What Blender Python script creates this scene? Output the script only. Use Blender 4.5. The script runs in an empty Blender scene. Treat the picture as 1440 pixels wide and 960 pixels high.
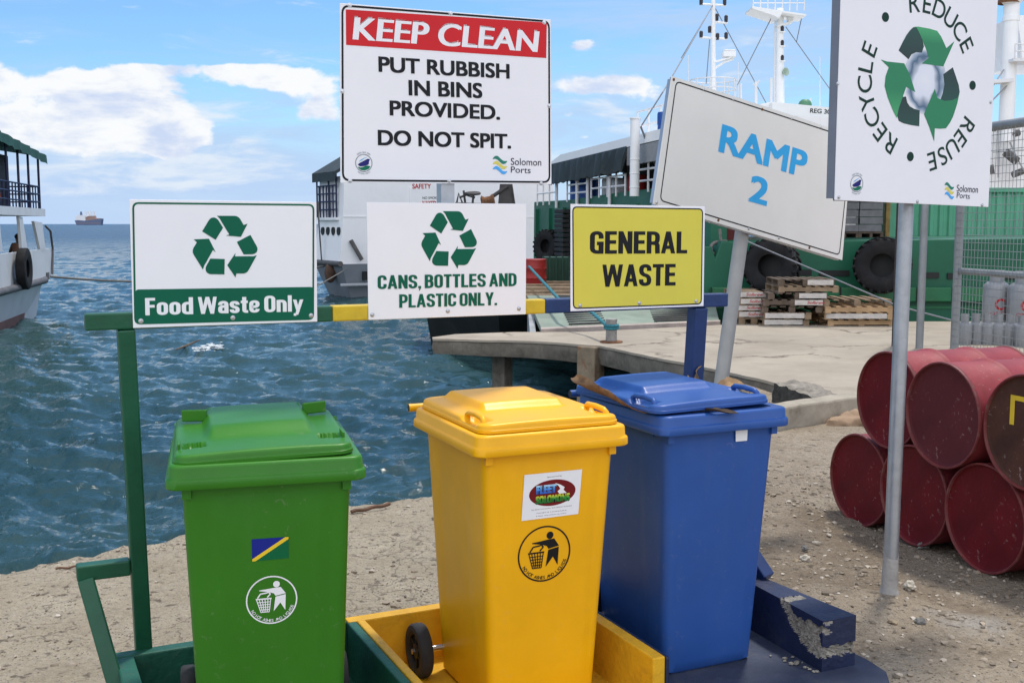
import bpy, bmesh, math, random
import numpy as np
from mathutils import Matrix, Vector, noise as mnoise
R = math.radians
random.seed(7)
S = bpy.context.scene
COL = S.collection

# ------------------------------------------------------------------ camera, sky, sun, exposure
F_PX, CAM_H = 1550.0, 1.75
PITCH = math.atan(165.0 / F_PX)
cam = bpy.data.cameras.new('camera')
cam.sensor_width = 36.0
cam.lens = 36.0 * F_PX / 1440.0
cam.clip_start = 0.05
cam.clip_end = 60000
camo = bpy.data.objects.new('camera', cam)
COL.objects.link(camo)
camo.location = (0, 0, CAM_H)
camo.rotation_euler = (math.pi / 2 - PITCH, 0, 0)
S.camera = camo

SUN_EL, SUN_AZ = R(66), R(28)          # azimuth clockwise from +Y (behind the signs, a little to the right)
SUN_E, SKY_E, EXPO = 2.0, 0.06, 0.62
S.view_settings.view_transform = 'Standard'
S.view_settings.look = 'None'
S.view_settings.gamma = 1.0
S.view_settings.use_curve_mapping = False
S.view_settings.exposure = EXPO

sl = bpy.data.lights.new('sun', 'SUN')
sl.energy = SUN_E
sl.angle = R(6)
sl.color = (1.0, 0.95, 0.88)
so = bpy.data.objects.new('sun', sl)
COL.objects.link(so)
sd = Vector((math.sin(SUN_AZ) * math.cos(SUN_EL), math.cos(SUN_AZ) * math.cos(SUN_EL), math.sin(SUN_EL)))
so.rotation_euler = sd.to_track_quat('Z', 'Y').to_euler()
so.location = sd * 50

class NT:
    """small node-tree helper"""
    def __init__(self, nt):
        self.nt = nt
    def n(self, kind, **kw):
        nd = self.nt.nodes.new(kind)
        for k, v in kw.items():
            if k.startswith('i_'):
                key = k[2:]
                key = int(key) if key.isdigit() else key.replace('_', ' ')
                self.put(nd.inputs[key], v)
            else:
                setattr(nd, k, v)
        return nd
    def put(self, sock, v):
        if isinstance(v, bpy.types.NodeSocket):
            self.nt.links.new(v, sock)
        else:
            sock.default_value = v
    def math(self, op, a, b=0.0, c=0.0, clamp=False):
        nd = self.n('ShaderNodeMath', operation=op, use_clamp=clamp)
        for i, v in enumerate((a, b, c)):
            self.put(nd.inputs[i], v)
        return nd.outputs[0]
    def mix(self, f, a, b, blend='MIX'):
        nd = self.n('ShaderNodeMix', data_type='RGBA', blend_type=blend)
        self.put(nd.inputs[0], f); self.put(nd.inputs[6], a); self.put(nd.inputs[7], b)
        return nd.outputs[2]
    def ramp(self, f, stops):
        nd = self.n('ShaderNodeValToRGB')
        cr = nd.color_ramp
        while len(cr.elements) < len(stops):
            cr.elements.new(0.5)
        for e, (p, c) in zip(cr.elements, stops):
            e.position = p
            e.color = c if len(c) == 4 else (*c, 1)
        self.put(nd.inputs[0], f)
        return nd.outputs[0]
    def sstep(self, v, lo, hi):
        nd = self.n('ShaderNodeMapRange', interpolation_type='SMOOTHSTEP')
        self.put(nd.inputs[0], v); nd.inputs[1].default_value = lo; nd.inputs[2].default_value = hi
        return nd.outputs[0]

world = bpy.data.worlds.new('World')
S.world = world
world.use_nodes = True
W = NT(world.node_tree)
world.node_tree.nodes.clear()
SKYTINT, OVER = (1.0, 1.34, 1.62, 1), 21.0
sky = W.n('ShaderNodeTexSky', sky_type='NISHITA')
sky.sun_disc = False
sky.sun_elevation = SUN_EL
sky.sun_rotation = SUN_AZ
sky.air_density = 1.0; sky.dust_density = 0.05; sky.ozone_density = 2.2
tc = W.n('ShaderNodeTexCoord')
sep = W.n('ShaderNodeSeparateXYZ', i_0=tc.outputs['Generated'])
az = W.math('ARCTAN2', sep.outputs[0], sep.outputs[1])
el = W.math('ARCSINE', sep.outputs[2])
def cvec(kx, ky, oz):
    return W.n('ShaderNodeCombineXYZ', i_0=W.math('MULTIPLY', az, kx), i_1=W.math('MULTIPLY', el, ky), i_2=oz).outputs[0]
def cnoise(kx, ky, oz, scale, det, rough, dist=0.0):
    return W.n('ShaderNodeTexNoise', i_Vector=cvec(kx, ky, oz), i_Scale=scale, i_Detail=det, i_Roughness=rough, i_Distortion=dist).outputs[0]
def blob(px, py, wx, wy, amp):
    a0 = math.atan((px - 720) / F_PX); e0 = math.atan((480 - py) / F_PX) - PITCH
    sx, sy = wx / F_PX, wy / F_PX
    dx = W.math('DIVIDE', W.math('SUBTRACT', az, a0), sx)
    dy = W.math('DIVIDE', W.math('SUBTRACT', el, e0), sy)
    q = W.math('ADD', W.math('MULTIPLY', dx, dx), W.math('MULTIPLY', dy, dy))
    return W.math('MULTIPLY', W.math('EXPONENT', W.math('MULTIPLY', q, -1.0)), amp)
def total(xs):
    t = xs[0]
    for x in xs[1:]:
        t = W.math('ADD', t, x)
    return t
# puffy cumulus bank low on the left, thin streaks and veils elsewhere
cum = total([W.math('MULTIPLY', cnoise(1, 1.6, 3.1, 13, 10, 0.58, 0.2), 1.0)] + [blob(*b) for b in (
    (140, 122, 120, 17, 0.30), (60, 140, 95, 16, 0.22), (215, 106, 45, 9, 0.22), (200, 160, 60, 44, 0.34), (255, 190, 42, 24, 0.30), (110, 178, 140, 24, 0.30), (205, 215, 70, 26, 0.24), (60, 205, 90, 20, 0.16),
    (330, 104, 50, 9, 0.30), (400, 116, 85, 18, 0.32), (455, 160, 45, 28, 0.34), (325, 249, 58, 7, 0.30), (418, 259, 30, 6, 0.2),
    (817, 63, 20, 12, 0.26), (838, 122, 70, 14, 0.26), (800, 160, 60, 12, 0.22), (820, 192, 16, 6, 0.28), (840, 215, 40, 9, 0.26), (1180, 70, 60, 40, 0.1), (1420, 190, 40, 30, 0.2))])
cmask = W.sstep(cum, 0.65, 0.75)
thin = total([cnoise(1, 6.0, 8.7, 6, 9, 0.62, 0.5)] + [blob(*b) for b in (
    (100, 235, 300, 60, 0.34), (350, 240, 260, 42, 0.28), (70, 155, 110, 22, 0.25), (840, 180, 200, 70, 0.24), (1050, 40, 220, 60, 0.20), (1100, 130, 300, 80, 0.14), (400, 150, 120, 40, 0.10), (800, 20, 110, 20, 0.10))])
tmask = W.math('MULTIPLY', W.sstep(thin, 0.50, 0.88), 0.85)
shade = W.sstep(cnoise(1, 2.4, 5.5, 17, 7, 0.58, 0.2), 0.30, 0.58)
whole = W.sstep(W.n('ShaderNodeTexNoise', i_Vector=tc.outputs['Generated'], i_Scale=1.7, i_Detail=7.0, i_Roughness=0.6).outputs[0], 0.36, 0.58)
# unseen bright cloud added overhead and low behind the viewer to light the fronts
behind = W.math('MULTIPLY', W.sstep(sep.outputs[1], 0.10, -0.45), W.sstep(el, 0.02, 0.12))
behind = W.math('MULTIPLY', behind, W.math('ADD', 0.70, W.math('MULTIPLY', whole, 0.30)))
outside = W.math('MAXIMUM', W.math('MULTIPLY', whole, W.sstep(el, 0.75, 1.05)), behind)
skyc = W.mix(1.0, sky.outputs[0], SKYTINT, 'MULTIPLY')
CW = 10.0
cumc = W.mix(shade, (CW * 0.66, CW * 0.77, CW * 1.0, 1), (CW * 1.04, CW * 1.06, CW * 1.08, 1))
c1 = W.mix(tmask, skyc, (CW * 0.53, CW * 0.72, CW * 1.0, 1))
# broken layered white low down over the sea
lay = total([cnoise(1, 4.2, 21.3, 11, 10, 0.62, 0.35)] + [blob(*b) for b in ((120, 215, 190, 46, 0.22), (330, 235, 170, 34, 0.10), (840, 175, 130, 60, 0.14), (400, 120, 140, 50, 0.08), (1080, 60, 150, 60, 0.06))])
lmask = W.math('MULTIPLY', W.sstep(lay, 0.58, 0.82), 0.9)
layc = (CW * 0.86, CW * 0.94, CW * 1.04, 1)
low = W.math('MULTIPLY', W.math('EXPONENT', W.math('MULTIPLY', W.math('MULTIPLY', el, el), -260.0)), 0.92)
c1 = W.mix(low, c1, (CW * 0.55, CW * 0.72, CW * 1.02, 1))
c1 = W.mix(lmask, c1, layc)
c2 = W.mix(cmask, c1, cumc)
c3 = W.mix(outside, c2, W.mix(behind, (OVER * 0.78, OVER * 0.78, OVER * 0.79, 1), (OVER * 0.86, OVER * 0.885, OVER * 0.99, 1)))
bg = W.n('ShaderNodeBackground', i_0=c3, i_1=SKY_E)
wo = W.n('ShaderNodeOutputWorld', i_0=bg.outputs[0])

# ------------------------------------------------------------------ materials
def lin(c):
    return c / 12.92 if c <= 0.04045 else ((c + 0.055) / 1.055) ** 2.4
def rgb(r, g, b):
    return (lin(r / 255), lin(g / 255), lin(b / 255), 1)
MATS = {}
def mat(name, col, rough=0.5, metal=0.0, var=0.12, vscale=6.0, bump=0.0, bscale=60.0, dirt=0.0, dirtcol=(0.16, 0.12, 0.08, 1), dscale=5.0,
        rust=0.0, spec=0.5, streak=0.0, rvar=0.08, coat=0.0, speck=0.0):
    """painted / plastic / concrete surface: base colour with slight mottling, dirt or rust blotches, streaks and fine bump"""
    if name in MATS:
        return MATS[name]
    if spec == 0.5:
        spec = 0.15 if 'print' in name or 'flag' in name or 'letter' in name or 'emblem' in name else 0.36
    m = bpy.data.materials.new(name)
    m.use_nodes = True
    T = NT(m.node_tree)
    p = m.node_tree.nodes['Principled BSDF']
    co = T.n('ShaderNodeTexCoord').outputs['Object']
    n1 = T.n('ShaderNodeTexNoise', i_Vector=co, i_Scale=vscale, i_Detail=6.0, i_Roughness=0.6).outputs[0]
    lo = tuple(c * (1 - var) for c in col[:3]) + (1,)
    hi = tuple(min(1, c * (1 + var)) for c in col[:3]) + (1,)
    c = T.ramp(n1, [(0.3, lo), (0.7, hi)])
    if streak:
        mp = T.n('ShaderNodeMapping', i_Vector=co, i_Scale=(14, 14, 0.9))
        ns = T.n('ShaderNodeTexNoise', i_Vector=mp.outputs[0], i_Scale=1.0, i_Detail=5.0, i_Roughness=0.65).outputs[0]
        c = T.mix(T.math('MULTIPLY', T.sstep(ns, 0.52, 0.78), streak), c, dirtcol)
    if dirt:
        n2 = T.n('ShaderNodeTexNoise', i_Vector=co, i_Scale=dscale, i_Detail=9.0, i_Roughness=0.7, i_Distortion=0.4).outputs[0]
        c = T.mix(T.math('MULTIPLY', T.sstep(n2, 0.50, 0.74), dirt), c, dirtcol)
    if rust:
        n3 = T.n('ShaderNodeTexNoise', i_Vector=co, i_Scale=dscale * 1.7, i_Detail=10.0, i_Roughness=0.75, i_Distortion=0.6).outputs[0]
        rm = T.math('MULTIPLY', T.sstep(n3, 0.60, 0.70), rust)
        c = T.mix(rm, c, (0.10, 0.045, 0.02, 1))
    if speck:
        n4 = T.n('ShaderNodeTexNoise', i_Vector=co, i_Scale=34.0, i_Detail=6.0, i_Roughness=0.7, i_Distortion=0.5).outputs[0]
        n5 = T.n('ShaderNodeTexNoise', i_Vector=co, i_Scale=4.0, i_Detail=4.0).outputs[0]
        c = T.mix(T.math('MULTIPLY', T.math('MULTIPLY', T.sstep(n4, 0.60, 0.66), T.sstep(n5, 0.42, 0.58)), speck), c, (0.40, 0.32, 0.29, 1))
    T.put(p.inputs['Base Color'], c)
    rn = T.n('ShaderNodeTexNoise', i_Vector=co, i_Scale=vscale * 2.3, i_Detail=5.0).outputs[0]
    T.put(p.inputs['Roughness'], T.math('ADD', rough - rvar, T.math('MULTIPLY', rn, 2 * rvar), clamp=True))
    p.inputs['Metallic'].default_value = metal
    p.inputs['Specular IOR Level'].default_value = spec
    p.inputs['Coat Weight'].default_value = coat
    if bump:
        nb = T.n('ShaderNodeTexNoise', i_Vector=co, i_Scale=bscale, i_Detail=6.0, i_Roughness=0.6).outputs[0]
        b = T.n('ShaderNodeBump', i_Height=nb, i_Strength=bump, i_Distance=0.01)
        T.put(p.inputs['Normal'], b.outputs[0])
    MATS[name] = m
    return m

def gradient_mat(name, stops, rough=0.4):
    """printed colour fade running up the object's own height (Generated Z)"""
    m = bpy.data.materials.new(name)
    m.use_nodes = True
    T = NT(m.node_tree)
    p = m.node_tree.nodes['Principled BSDF']
    g = T.n('ShaderNodeTexCoord').outputs['Generated']
    sp = T.n('ShaderNodeSeparateXYZ', i_0=g)
    T.put(p.inputs['Base Color'], T.ramp(sp.outputs[2], stops))
    p.inputs['Roughness'].default_value = rough
    return m

# ------------------------------------------------------------------ mesh helpers
class MB:
    """collects shapes; build() links them as one mesh object"""
    def __init__(self):
        self.v, self.f = [], []
    def add(self, vs, fs, M=None):
        o = len(self.v)
        if M is not None:
            vs = [tuple(M @ Vector(p)) for p in vs]
        self.v += [tuple(p) for p in vs]
        self.f += [tuple(i + o for i in f) for f in fs]
        return self
    def box(self, c, s, M=None, rz=0.0, taper=1.0):
        x, y, z = s[0] / 2, s[1] / 2, s[2] / 2
        vs = [(-x, -y, -z), (x, -y, -z), (x, y, -z), (-x, y, -z), (-x * taper, -y * taper, z), (x * taper, -y * taper, z), (x * taper, y * taper, z), (-x * taper, y * taper, z)]
        L = Matrix.Translation(c) @ Matrix.Rotation(rz, 4, 'Z')
        if M is not None:
            L = M @ L
        return self.add(vs, [(0, 3, 2, 1), (4, 5, 6, 7), (0, 1, 5, 4), (1, 2, 6, 5), (2, 3, 7, 6), (3, 0, 4, 7)], L)
    def lohi(self, lo, hi, M=None):
        return self.box([(a + b) / 2 for a, b in zip(lo, hi)], [abs(b - a) for a, b in zip(lo, hi)], M)
    def bar(self, a, b, w, h, up=(0, 0, 1)):
        a, b = Vector(a), Vector(b)
        d = b - a
        z = d.normalized(); upv = Vector(up)
        if abs(z.dot(upv)) > 0.98:
            upv = Vector((0, 1, 0))
        x = upv.cross(z).normalized(); y = z.cross(x)
        M = Matrix((x, y, z)).transposed().to_4x4(); M.translation = (a + b) / 2
        return self.box((0, 0, 0), (w, h, d.length), M)
    def tube(self, pts, r, n=10, cap=True, radii=None):
        pts = [Vector(p) for p in pts]
        rings, prev = [], None
        for i, p in enumerate(pts):
            t = (pts[min(i + 1, len(pts) - 1)] - pts[max(i - 1, 0)]).normalized()
            if prev is None:
                a = Vector((0, 0, 1)) if abs(t.z) < 0.9 else Vector((1, 0, 0))
                x = a.cross(t).normalized()
            else:
                x = (prev - t * prev.dot(t)).normalized()
            prev = x
            y = t.cross(x)
            rr = radii[i] if radii else r
            rings.append([p + (x * math.cos(2 * math.pi * k / n) + y * math.sin(2 * math.pi * k / n)) * rr for k in range(n)])
        return self.loft(rings, cap)
    def loft(self, rings, cap=True, closed=True, M=None):
        n = len(rings[0]); vs = [p for r in rings for p in r]; fs = []
        for i in range(len(rings) - 1):
            for k in range(n if closed else n - 1):
                k2 = (k + 1) % n
                fs.append((i * n + k, i * n + k2, (i + 1) * n + k2, (i + 1) * n + k))
        if cap:
            fs.append(tuple(range(n - 1, -1, -1)))
            fs.append(tuple((len(rings) - 1) * n + k for k in range(n)))
        return self.add(vs, fs, M)
    def lathe(self, prof, n=32, M=None, cap=True):
        rings = [[(r * math.cos(2 * math.pi * k / n), r * math.sin(2 * math.pi * k / n), z) for k in range(n)] for r, z in prof]
        return self.loft(rings, cap, True, M)
    def prism(self, poly, d0, d1, fr=lambda a, b, d: (a, d, b)):
        """outline in two coordinates, extruded between depths d0 and d1"""
        n = len(poly)
        vs = [fr(a, b, d0) for a, b in poly] + [fr(a, b, d1) for a, b in poly]
        fs = [tuple(range(n)), tuple(range(2 * n - 1, n - 1, -1))] + [(k, k + n, (k + 1) % n + n, (k + 1) % n) for k in range(n)]
        return self.add(vs, fs)
    def sheet(self, poly, d, fr=lambda a, b, d: (a, d, b)):
        return self.add([fr(a, b, d) for a, b in poly], [tuple(range(len(poly)))])
    def band(self, inner, outer, d, fr=lambda a, b, d: (a, d, b)):
        n = len(inner)
        vs = [fr(a, b, d) for a, b in inner] + [fr(a, b, d) for a, b in outer]
        return self.add(vs, [(k, (k + 1) % n, (k + 1) % n + n, k + n) for k in range(n)])
    def torus(self, R0, r, M=None, n=40, k=14):
        rings = [[((R0 + r * math.cos(2 * math.pi * j / k)) * math.cos(2 * math.pi * i / n), (R0 + r * math.cos(2 * math.pi * j / k)) * math.sin(2 * math.pi * i / n), r * math.sin(2 * math.pi * j / k)) for j in range(k)] for i in range(n)]
        return self.loft(rings + [rings[0]], False, True, M)
    def ico(self, c, s, sub=2, rough=0.0, seed=0):
        bm = bmesh.new()
        bmesh.ops.create_icosphere(bm, subdivisions=sub, radius=1.0)
        vs = []
        for v in bm.verts:
            k = 1 + rough * mnoise.noise(v.co * 1.7 + Vector((seed * 3.7, seed * 1.3, 0))) + rough * 0.45 * mnoise.noise(v.co * 4.1 + Vector((seed, 0, seed * 2.2)))
            vs.append((c[0] + v.co.x * s[0] * k, c[1] + v.co.y * s[1] * k, c[2] + v.co.z * s[2] * k))
        fs = [tuple(v.index for v in f.verts) for f in bm.faces]
        bm.free()
        return self.add(vs, fs)
    def build(self, name, m, parent=None, smooth=None, bevel=0.0, seg=2, world=False, recalc=True):
        me = bpy.data.meshes.new(name)
        vs = self.v
        if world and parent is not None:
            q = parent
            while q.name not in MW:
                q = q.parent
            Mi = MW[q.name].inverted()
            vs = [tuple(Mi @ Vector(p)) for p in vs]
        me.from_pydata(vs, [], self.f)
        if bevel or recalc:
            bm = bmesh.new(); bm.from_mesh(me)
            if recalc:
                bmesh.ops.recalc_face_normals(bm, faces=bm.faces)
            if bevel:
                es = [e for e in bm.edges if len(e.link_faces) == 2 and e.calc_face_angle(0) > R(32)]
                bmesh.ops.bevel(bm, geom=es, offset=bevel, segments=seg, profile=0.5, affect='EDGES', clamp_overlap=True)
            bm.to_mesh(me); bm.free()
        if smooth is not None:
            me.polygons.foreach_set('use_smooth', [True] * len(me.polygons))
            if smooth > 0:
                me.set_sharp_from_angle(angle=R(smooth))
        o = bpy.data.objects.new(name, me)
        COL.objects.link(o)
        if m:
            me.materials.append(m)
        if parent is not None:
            o.parent = parent
        return o

MW = {}
def tag(o, label=None, cat=None, group=None, kind=None):
    if label: o['label'] = label
    if cat: o['category'] = cat
    if group: o['group'] = group
    if kind: o['kind'] = kind
    return o
def thing(name, label, cat, loc=(0, 0, 0), rz=0.0, group=None, rot=None):
    o = bpy.data.objects.new(name, None)
    COL.objects.link(o)
    o.empty_display_size = 0.1
    o.location = loc
    o.rotation_euler = rot if rot else (0, 0, rz)
    MW[o.name] = Matrix.Translation(loc) @ (Matrix.Rotation(rz, 4, 'Z') if not rot else __import__('mathutils').Euler(rot).to_matrix().to_4x4())
    return tag(o, label, cat, group)
def copy_tree(o, parent=None):
    c = o.copy(); COL.objects.link(c)
    if parent is not None:
        c.parent = parent
    for ch in list(o.children):
        copy_tree(ch, c)
    return c

_c, _s = math.cos(PITCH), math.sin(PITCH)
def ray(x, y):
    u = (x - 720) / F_PX; v = (480 - y) / F_PX
    return Vector((u, _c + v * _s, -_s + v * _c))
def at(x, y, Y):                       # point at distance Y seen in direction (x, y)
    r = ray(x, y)
    return Vector((0, 0, CAM_H)) + r * (Y / r.y)
def gnd(x, y, z=0.0):
    r = ray(x, y)
    return Vector((0, 0, CAM_H)) + r * ((z - CAM_H) / r.z)
class Plane:
    """upright plane through p, turned by phi; gives (along, up) of a direction"""
    def __init__(self, p, phi):
        self.p, self.phi = Vector((p[0], p[1], 0)), phi
        self.u = Vector((math.cos(phi), math.sin(phi), 0)); self.n = Vector((math.sin(phi), -math.cos(phi), 0))
    def __call__(self, x, y):
        r = ray(x, y); o = Vector((0, 0, CAM_H))
        k = (self.p - o).dot(self.n) / r.dot(self.n)
        w = o + r * k
        return ((w - self.p).dot(self.u), w.z)

def rrect(hx, y0, y1, r, n=6):
    """rounded rectangle, counter-clockwise"""
    pts = []
    for cx, cy, a0 in ((hx - r, y1 - r, 0), (-hx + r, y1 - r, 90), (-hx + r, y0 + r, 180), (hx - r, y0 + r, 270)):
        for k in range(n + 1):
            a = R(a0 + 90 * k / n)
            pts.append((cx + r * math.cos(a), cy + r * math.sin(a)))
    return pts
def quadround(q, r, n=6):
    """quad TL,TR,BR,BL with rounded corners"""
    out = []
    for i in range(4):
        p = Vector(q[i]); a = (Vector(q[i - 1]) - p).normalized(); b = (Vector(q[(i + 1) % 4]) - p).normalized()
        for k in range(n + 1):
            t = k / n
            s = p + a * r; e = p + b * r
            w = (1 - t) ** 2 * s + 2 * t * (1 - t) * p + t * t * e
            out.append((w.x, w.y))
    return out

# lettering -------------------------------------------------------
_GL = {}
def glyphs(txt, offset=0.0, shear=0.0, sp=1.0):
    key = (txt, offset, shear, sp)
    if key in _GL:
        return _GL[key]
    cu = bpy.data.curves.new('lettering_source', 'FONT')
    cu.body = txt; cu.size = 1.0; cu.offset = offset; cu.shear = shear; cu.space_character = sp; cu.resolution_u = 6
    ob = bpy.data.objects.new('lettering_source', cu)
    COL.objects.link(ob)
    dg = bpy.context.evaluated_depsgraph_get()
    me = bpy.data.meshes.new_from_object(ob.evaluated_get(dg))
    vs = [(v.co.x, v.co.y) for v in me.vertices]; fs = [tuple(p.vertices) for p in me.polygons]
    bpy.data.objects.remove(ob); bpy.data.curves.remove(cu); bpy.data.meshes.remove(me)
    _GL[key] = (vs, fs)
    return vs, fs
_h, _ = glyphs('H')
CAP = max(v[1] for v in _h)
def text_on(mb, txt, L, Rr, cap, d, bold=0.0, shear=0.0, offset=0.0, sp=1.0, fr=lambda a, b, d: (a, d, b)):
    """text whose ink runs from L to Rr along its baseline (2-D), cap height cap; bold thickens the uprights"""
    vs, fs = glyphs(txt, offset, shear, sp)
    x0, x1 = min(v[0] for v in vs), max(v[0] for v in vs)
    L, Rr = Vector(L), Vector(Rr)
    e = (Rr - L); wid = e.length; e = e / wid; up = Vector((-e.y, e.x))
    b = bold * cap
    kx = (wid - 2 * b) / (x1 - x0); ky = cap / CAP
    v_ = 0.55 * b
    sh = [(0, 0, 0)] if not bold else [(-b, -v_, 0), (b, -v_, 0.0003), (-b, v_, 0.0006), (b, v_, 0.0009), (0, 0, 0.0012)]
    for dx, dy, dd in sh:
        out = []
        for x, y in vs:
            p = L + e * ((x - x0) * kx + b + dx) + up * (y * ky * (1 - (1.1 * bold if bold else 0)) + dy + (v_ if bold else 0))
            out.append(fr(p.x, p.y, d - dd))
        mb.add(out, fs)
def text_arc(mb, txt, c, r, a0, a1, cap, d, offset=0.0, inside=False, fr=lambda a, b, d: (a, d, b), wide=1.0):
    """letters round a circle from angle a0 to a1 (centres of first and last letter), tops outward, or inward if inside"""
    n = len(txt)
    for i, ch in enumerate(txt):
        if ch == ' ':
            continue
        a = a0 + (a1 - a0) * (i / (n - 1))
        vs, fs = glyphs(ch, offset)
        x0, x1 = min(v[0] for v in vs), max(v[0] for v in vs)
        k = cap / CAP; out = []
        for x, y in vs:
            lx = (x - (x0 + x1) / 2) * k * wide; ly = (y - CAP / 2) * k
            ur = Vector((math.cos(a), math.sin(a))); ut = Vector((math.sin(a), -math.cos(a)))
            if inside:
                ur, ut = -ur, -ut
            p = Vector(c) + Vector((math.cos(a), math.sin(a))) * r + ut * lx + ur * ly
            out.append(fr(p.x, p.y, d))
        mb.add(out, fs)

# condensed heavy grotesque lettering, drawn from strokes and bars
def _round(pts, r, n=6):
    out = []
    for i, p in enumerate(pts):
        if i in (0, len(pts) - 1) or not r:
            out.append(Vector(p)); continue
        p = Vector(p); a = Vector(pts[i - 1]) - p; b = Vector(pts[i + 1]) - p
        q = min(r, a.length * 0.5 if 0 < i - 1 else a.length, b.length * 0.5 if i + 1 < len(pts) - 1 else b.length)
        s, e = p + a.normalized() * q, p + b.normalized() * q
        for k in range(n + 1):
            t = k / n; out.append((1 - t) ** 2 * s + 2 * t * (1 - t) * p + t * t * e)
    return [p for i, p in enumerate(out) if i == 0 or (p - out[i - 1]).length > 1e-5]
def _glyph_shapes(ch):
    a, b = 0.098, 0.078
    W = {'I': .196, 'L': .46, 'T': .50, 'E': .48, 'F': .46, 'A': .60, 'W': .88, 'Y': .58, '.': .18, ',': .18, 'a': .49, 's': .47, 't': .35, 'e': .50, 'o': .51, 'd': .52, 'n': .50, 'l': .196, 'y': .52, 'N': .57, 'M': .70}.get(ch, .545)
    S_, Q_ = [], []                         # strokes (points, corner radius) and quads
    stem = lambda x, h=1.0: Q_.append([(x - a, 0), (x + a, 0), (x + a, h), (x - a, h)])
    hbar = lambda y, x0, x1: Q_.append([(x0, y - b), (x1, y - b), (x1, y + b), (x0, y + b)])
    diag = lambda t0, t1, yt, u0, u1, yb: Q_.append([(u0, yb), (u1, yb), (t1, yt), (t0, yt)])
    if ch == 'C': S_.append(([(W - a, .66), (W - a, 1 - b), (a, 1 - b), (a, b), (W - a, b), (W - a, .36)], .20))
    elif ch == 'O': S_.append(([(W / 2, 1 - b), (a, 1 - b), (a, b), (W - a, b), (W - a, 1 - b), (W / 2, 1 - b)], .20))
    elif ch == 'G': S_.append(([(W - a, .67), (W - a, 1 - b), (a, 1 - b), (a, b), (W - a - .02, b)], .20)); Q_.append([(W - 2 * a, 0), (W, 0), (W, .53), (W - 2 * a, .53)]); hbar(.46, .28, W)
    elif ch in 'Ss':
        h = 1.0 if ch == 'S' else .72; c = h / 2; g = .055
        S_.append(([(W - a, h * .69), (W - a, h - b), (a, h - b), (a, c + g), (W - a, c - g), (W - a, b), (a, b), (a, h * .31)], .17 if ch == 'S' else .13))
    elif ch == 'U': S_.append(([(a, 1), (a, b), (W - a, b), (W - a, 1)], .20))
    elif ch == 'B': stem(a); S_.append(([(a, 1 - b), (W - a - .02, 1 - b), (W - a - .02, .525), (a, .525)], .16)); S_.append(([(a, .525), (W - a, .525), (W - a, b), (a, b)], .17))
    elif ch == 'P': stem(a); S_.append(([(a, 1 - b), (W - a, 1 - b), (W - a, .43), (a, .43)], .20))
    elif ch == 'R': stem(a); S_.append(([(a, 1 - b), (W - a, 1 - b), (W - a, .47), (a, .47)], .18)); S_.append(([(.26, .47), (W - a, .45), (W - a, .18), (W - a + .015, 0)], .12))
    elif ch == 'D': stem(a); S_.append(([(a, 1 - b), (W - a, 1 - b), (W - a, b), (a, b)], .24))
    elif ch in 'EF':
        stem(a); hbar(1 - b, a, W - .01); hbar(.52, a, W - .035)
        if ch == 'E': hbar(b, a, W)
    elif ch == 'L': stem(a); hbar(b, a, W)
    elif ch == 'T': hbar(1 - b, 0, W); stem(W / 2)
    elif ch == 'I': stem(a)
    elif ch == 'l': stem(a)
    elif ch == 'N': stem(a); stem(W - a); diag(0, .19, 1, W - .19, W, 0)
    elif ch == 'A': diag(.205, .395, 1, 0, .175, 0); diag(.205, .395, 1, W - .175, W, 0); hbar(.28, .12, W - .12)
    elif ch == 'W': diag(0, .17, 1, .14, .31, 0); diag(.355, .525, 1, .14, .31, 0); diag(.355, .525, 1, .57, .74, 0); diag(.71, .88, 1, .57, .74, 0)
    elif ch == 'Y': diag(0, .19, 1, .20, .38, .36); diag(.39, .58, 1, .20, .38, .36); stem(.29, .40)
    elif ch == '.': Q_.append([(0, 0), (.18, 0), (.18, .17), (0, .17)])
    elif ch == ',': Q_.append([(0, 0), (.18, 0), (.18, .17), (0, .17)]); Q_.append([(.03, -.17), (.09, -.16), (.18, .02), (.08, .02)])
    elif ch == 'o': S_.append(([(W / 2, .74 - b), (a, .74 - b), (a, b), (W - a, b), (W - a, .74 - b), (W / 2, .74 - b)], .18))
    elif ch == 'd': stem(W - a); S_.append(([(W - a, .73 - b), (a, .73 - b), (a, b), (W - a, b)], .17))
    elif ch == 'a': S_.append(([(a, .50), (a, .74 - b), (W - a, .74 - b), (W - a, 0)], .15)); S_.append(([(W - a, .42), (a, .40), (a, b), (W - a, b + .02)], .12))
    elif ch == 't': S_.append(([(.17, .95), (.17, b), (.35, b)], .10)); hbar(.66, 0, .34)
    elif ch == 'e': S_.append(([(a + .02, .355), (W - a, .355), (W - a, .74 - b), (a, .74 - b), (a, b), (W - a, b), (W - a, .22)], .17))
    elif ch == 'n': stem(a, .73); S_.append(([(a, .74 - b), (W - a, .74 - b), (W - a, 0)], .18))
    elif ch == 'y': diag(0, .175, .73, .175, .335, 0); diag(.345, .52, .73, .09, .255, -.20); hbar(-.18, .03, .16)
    return W, S_, Q_
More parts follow.
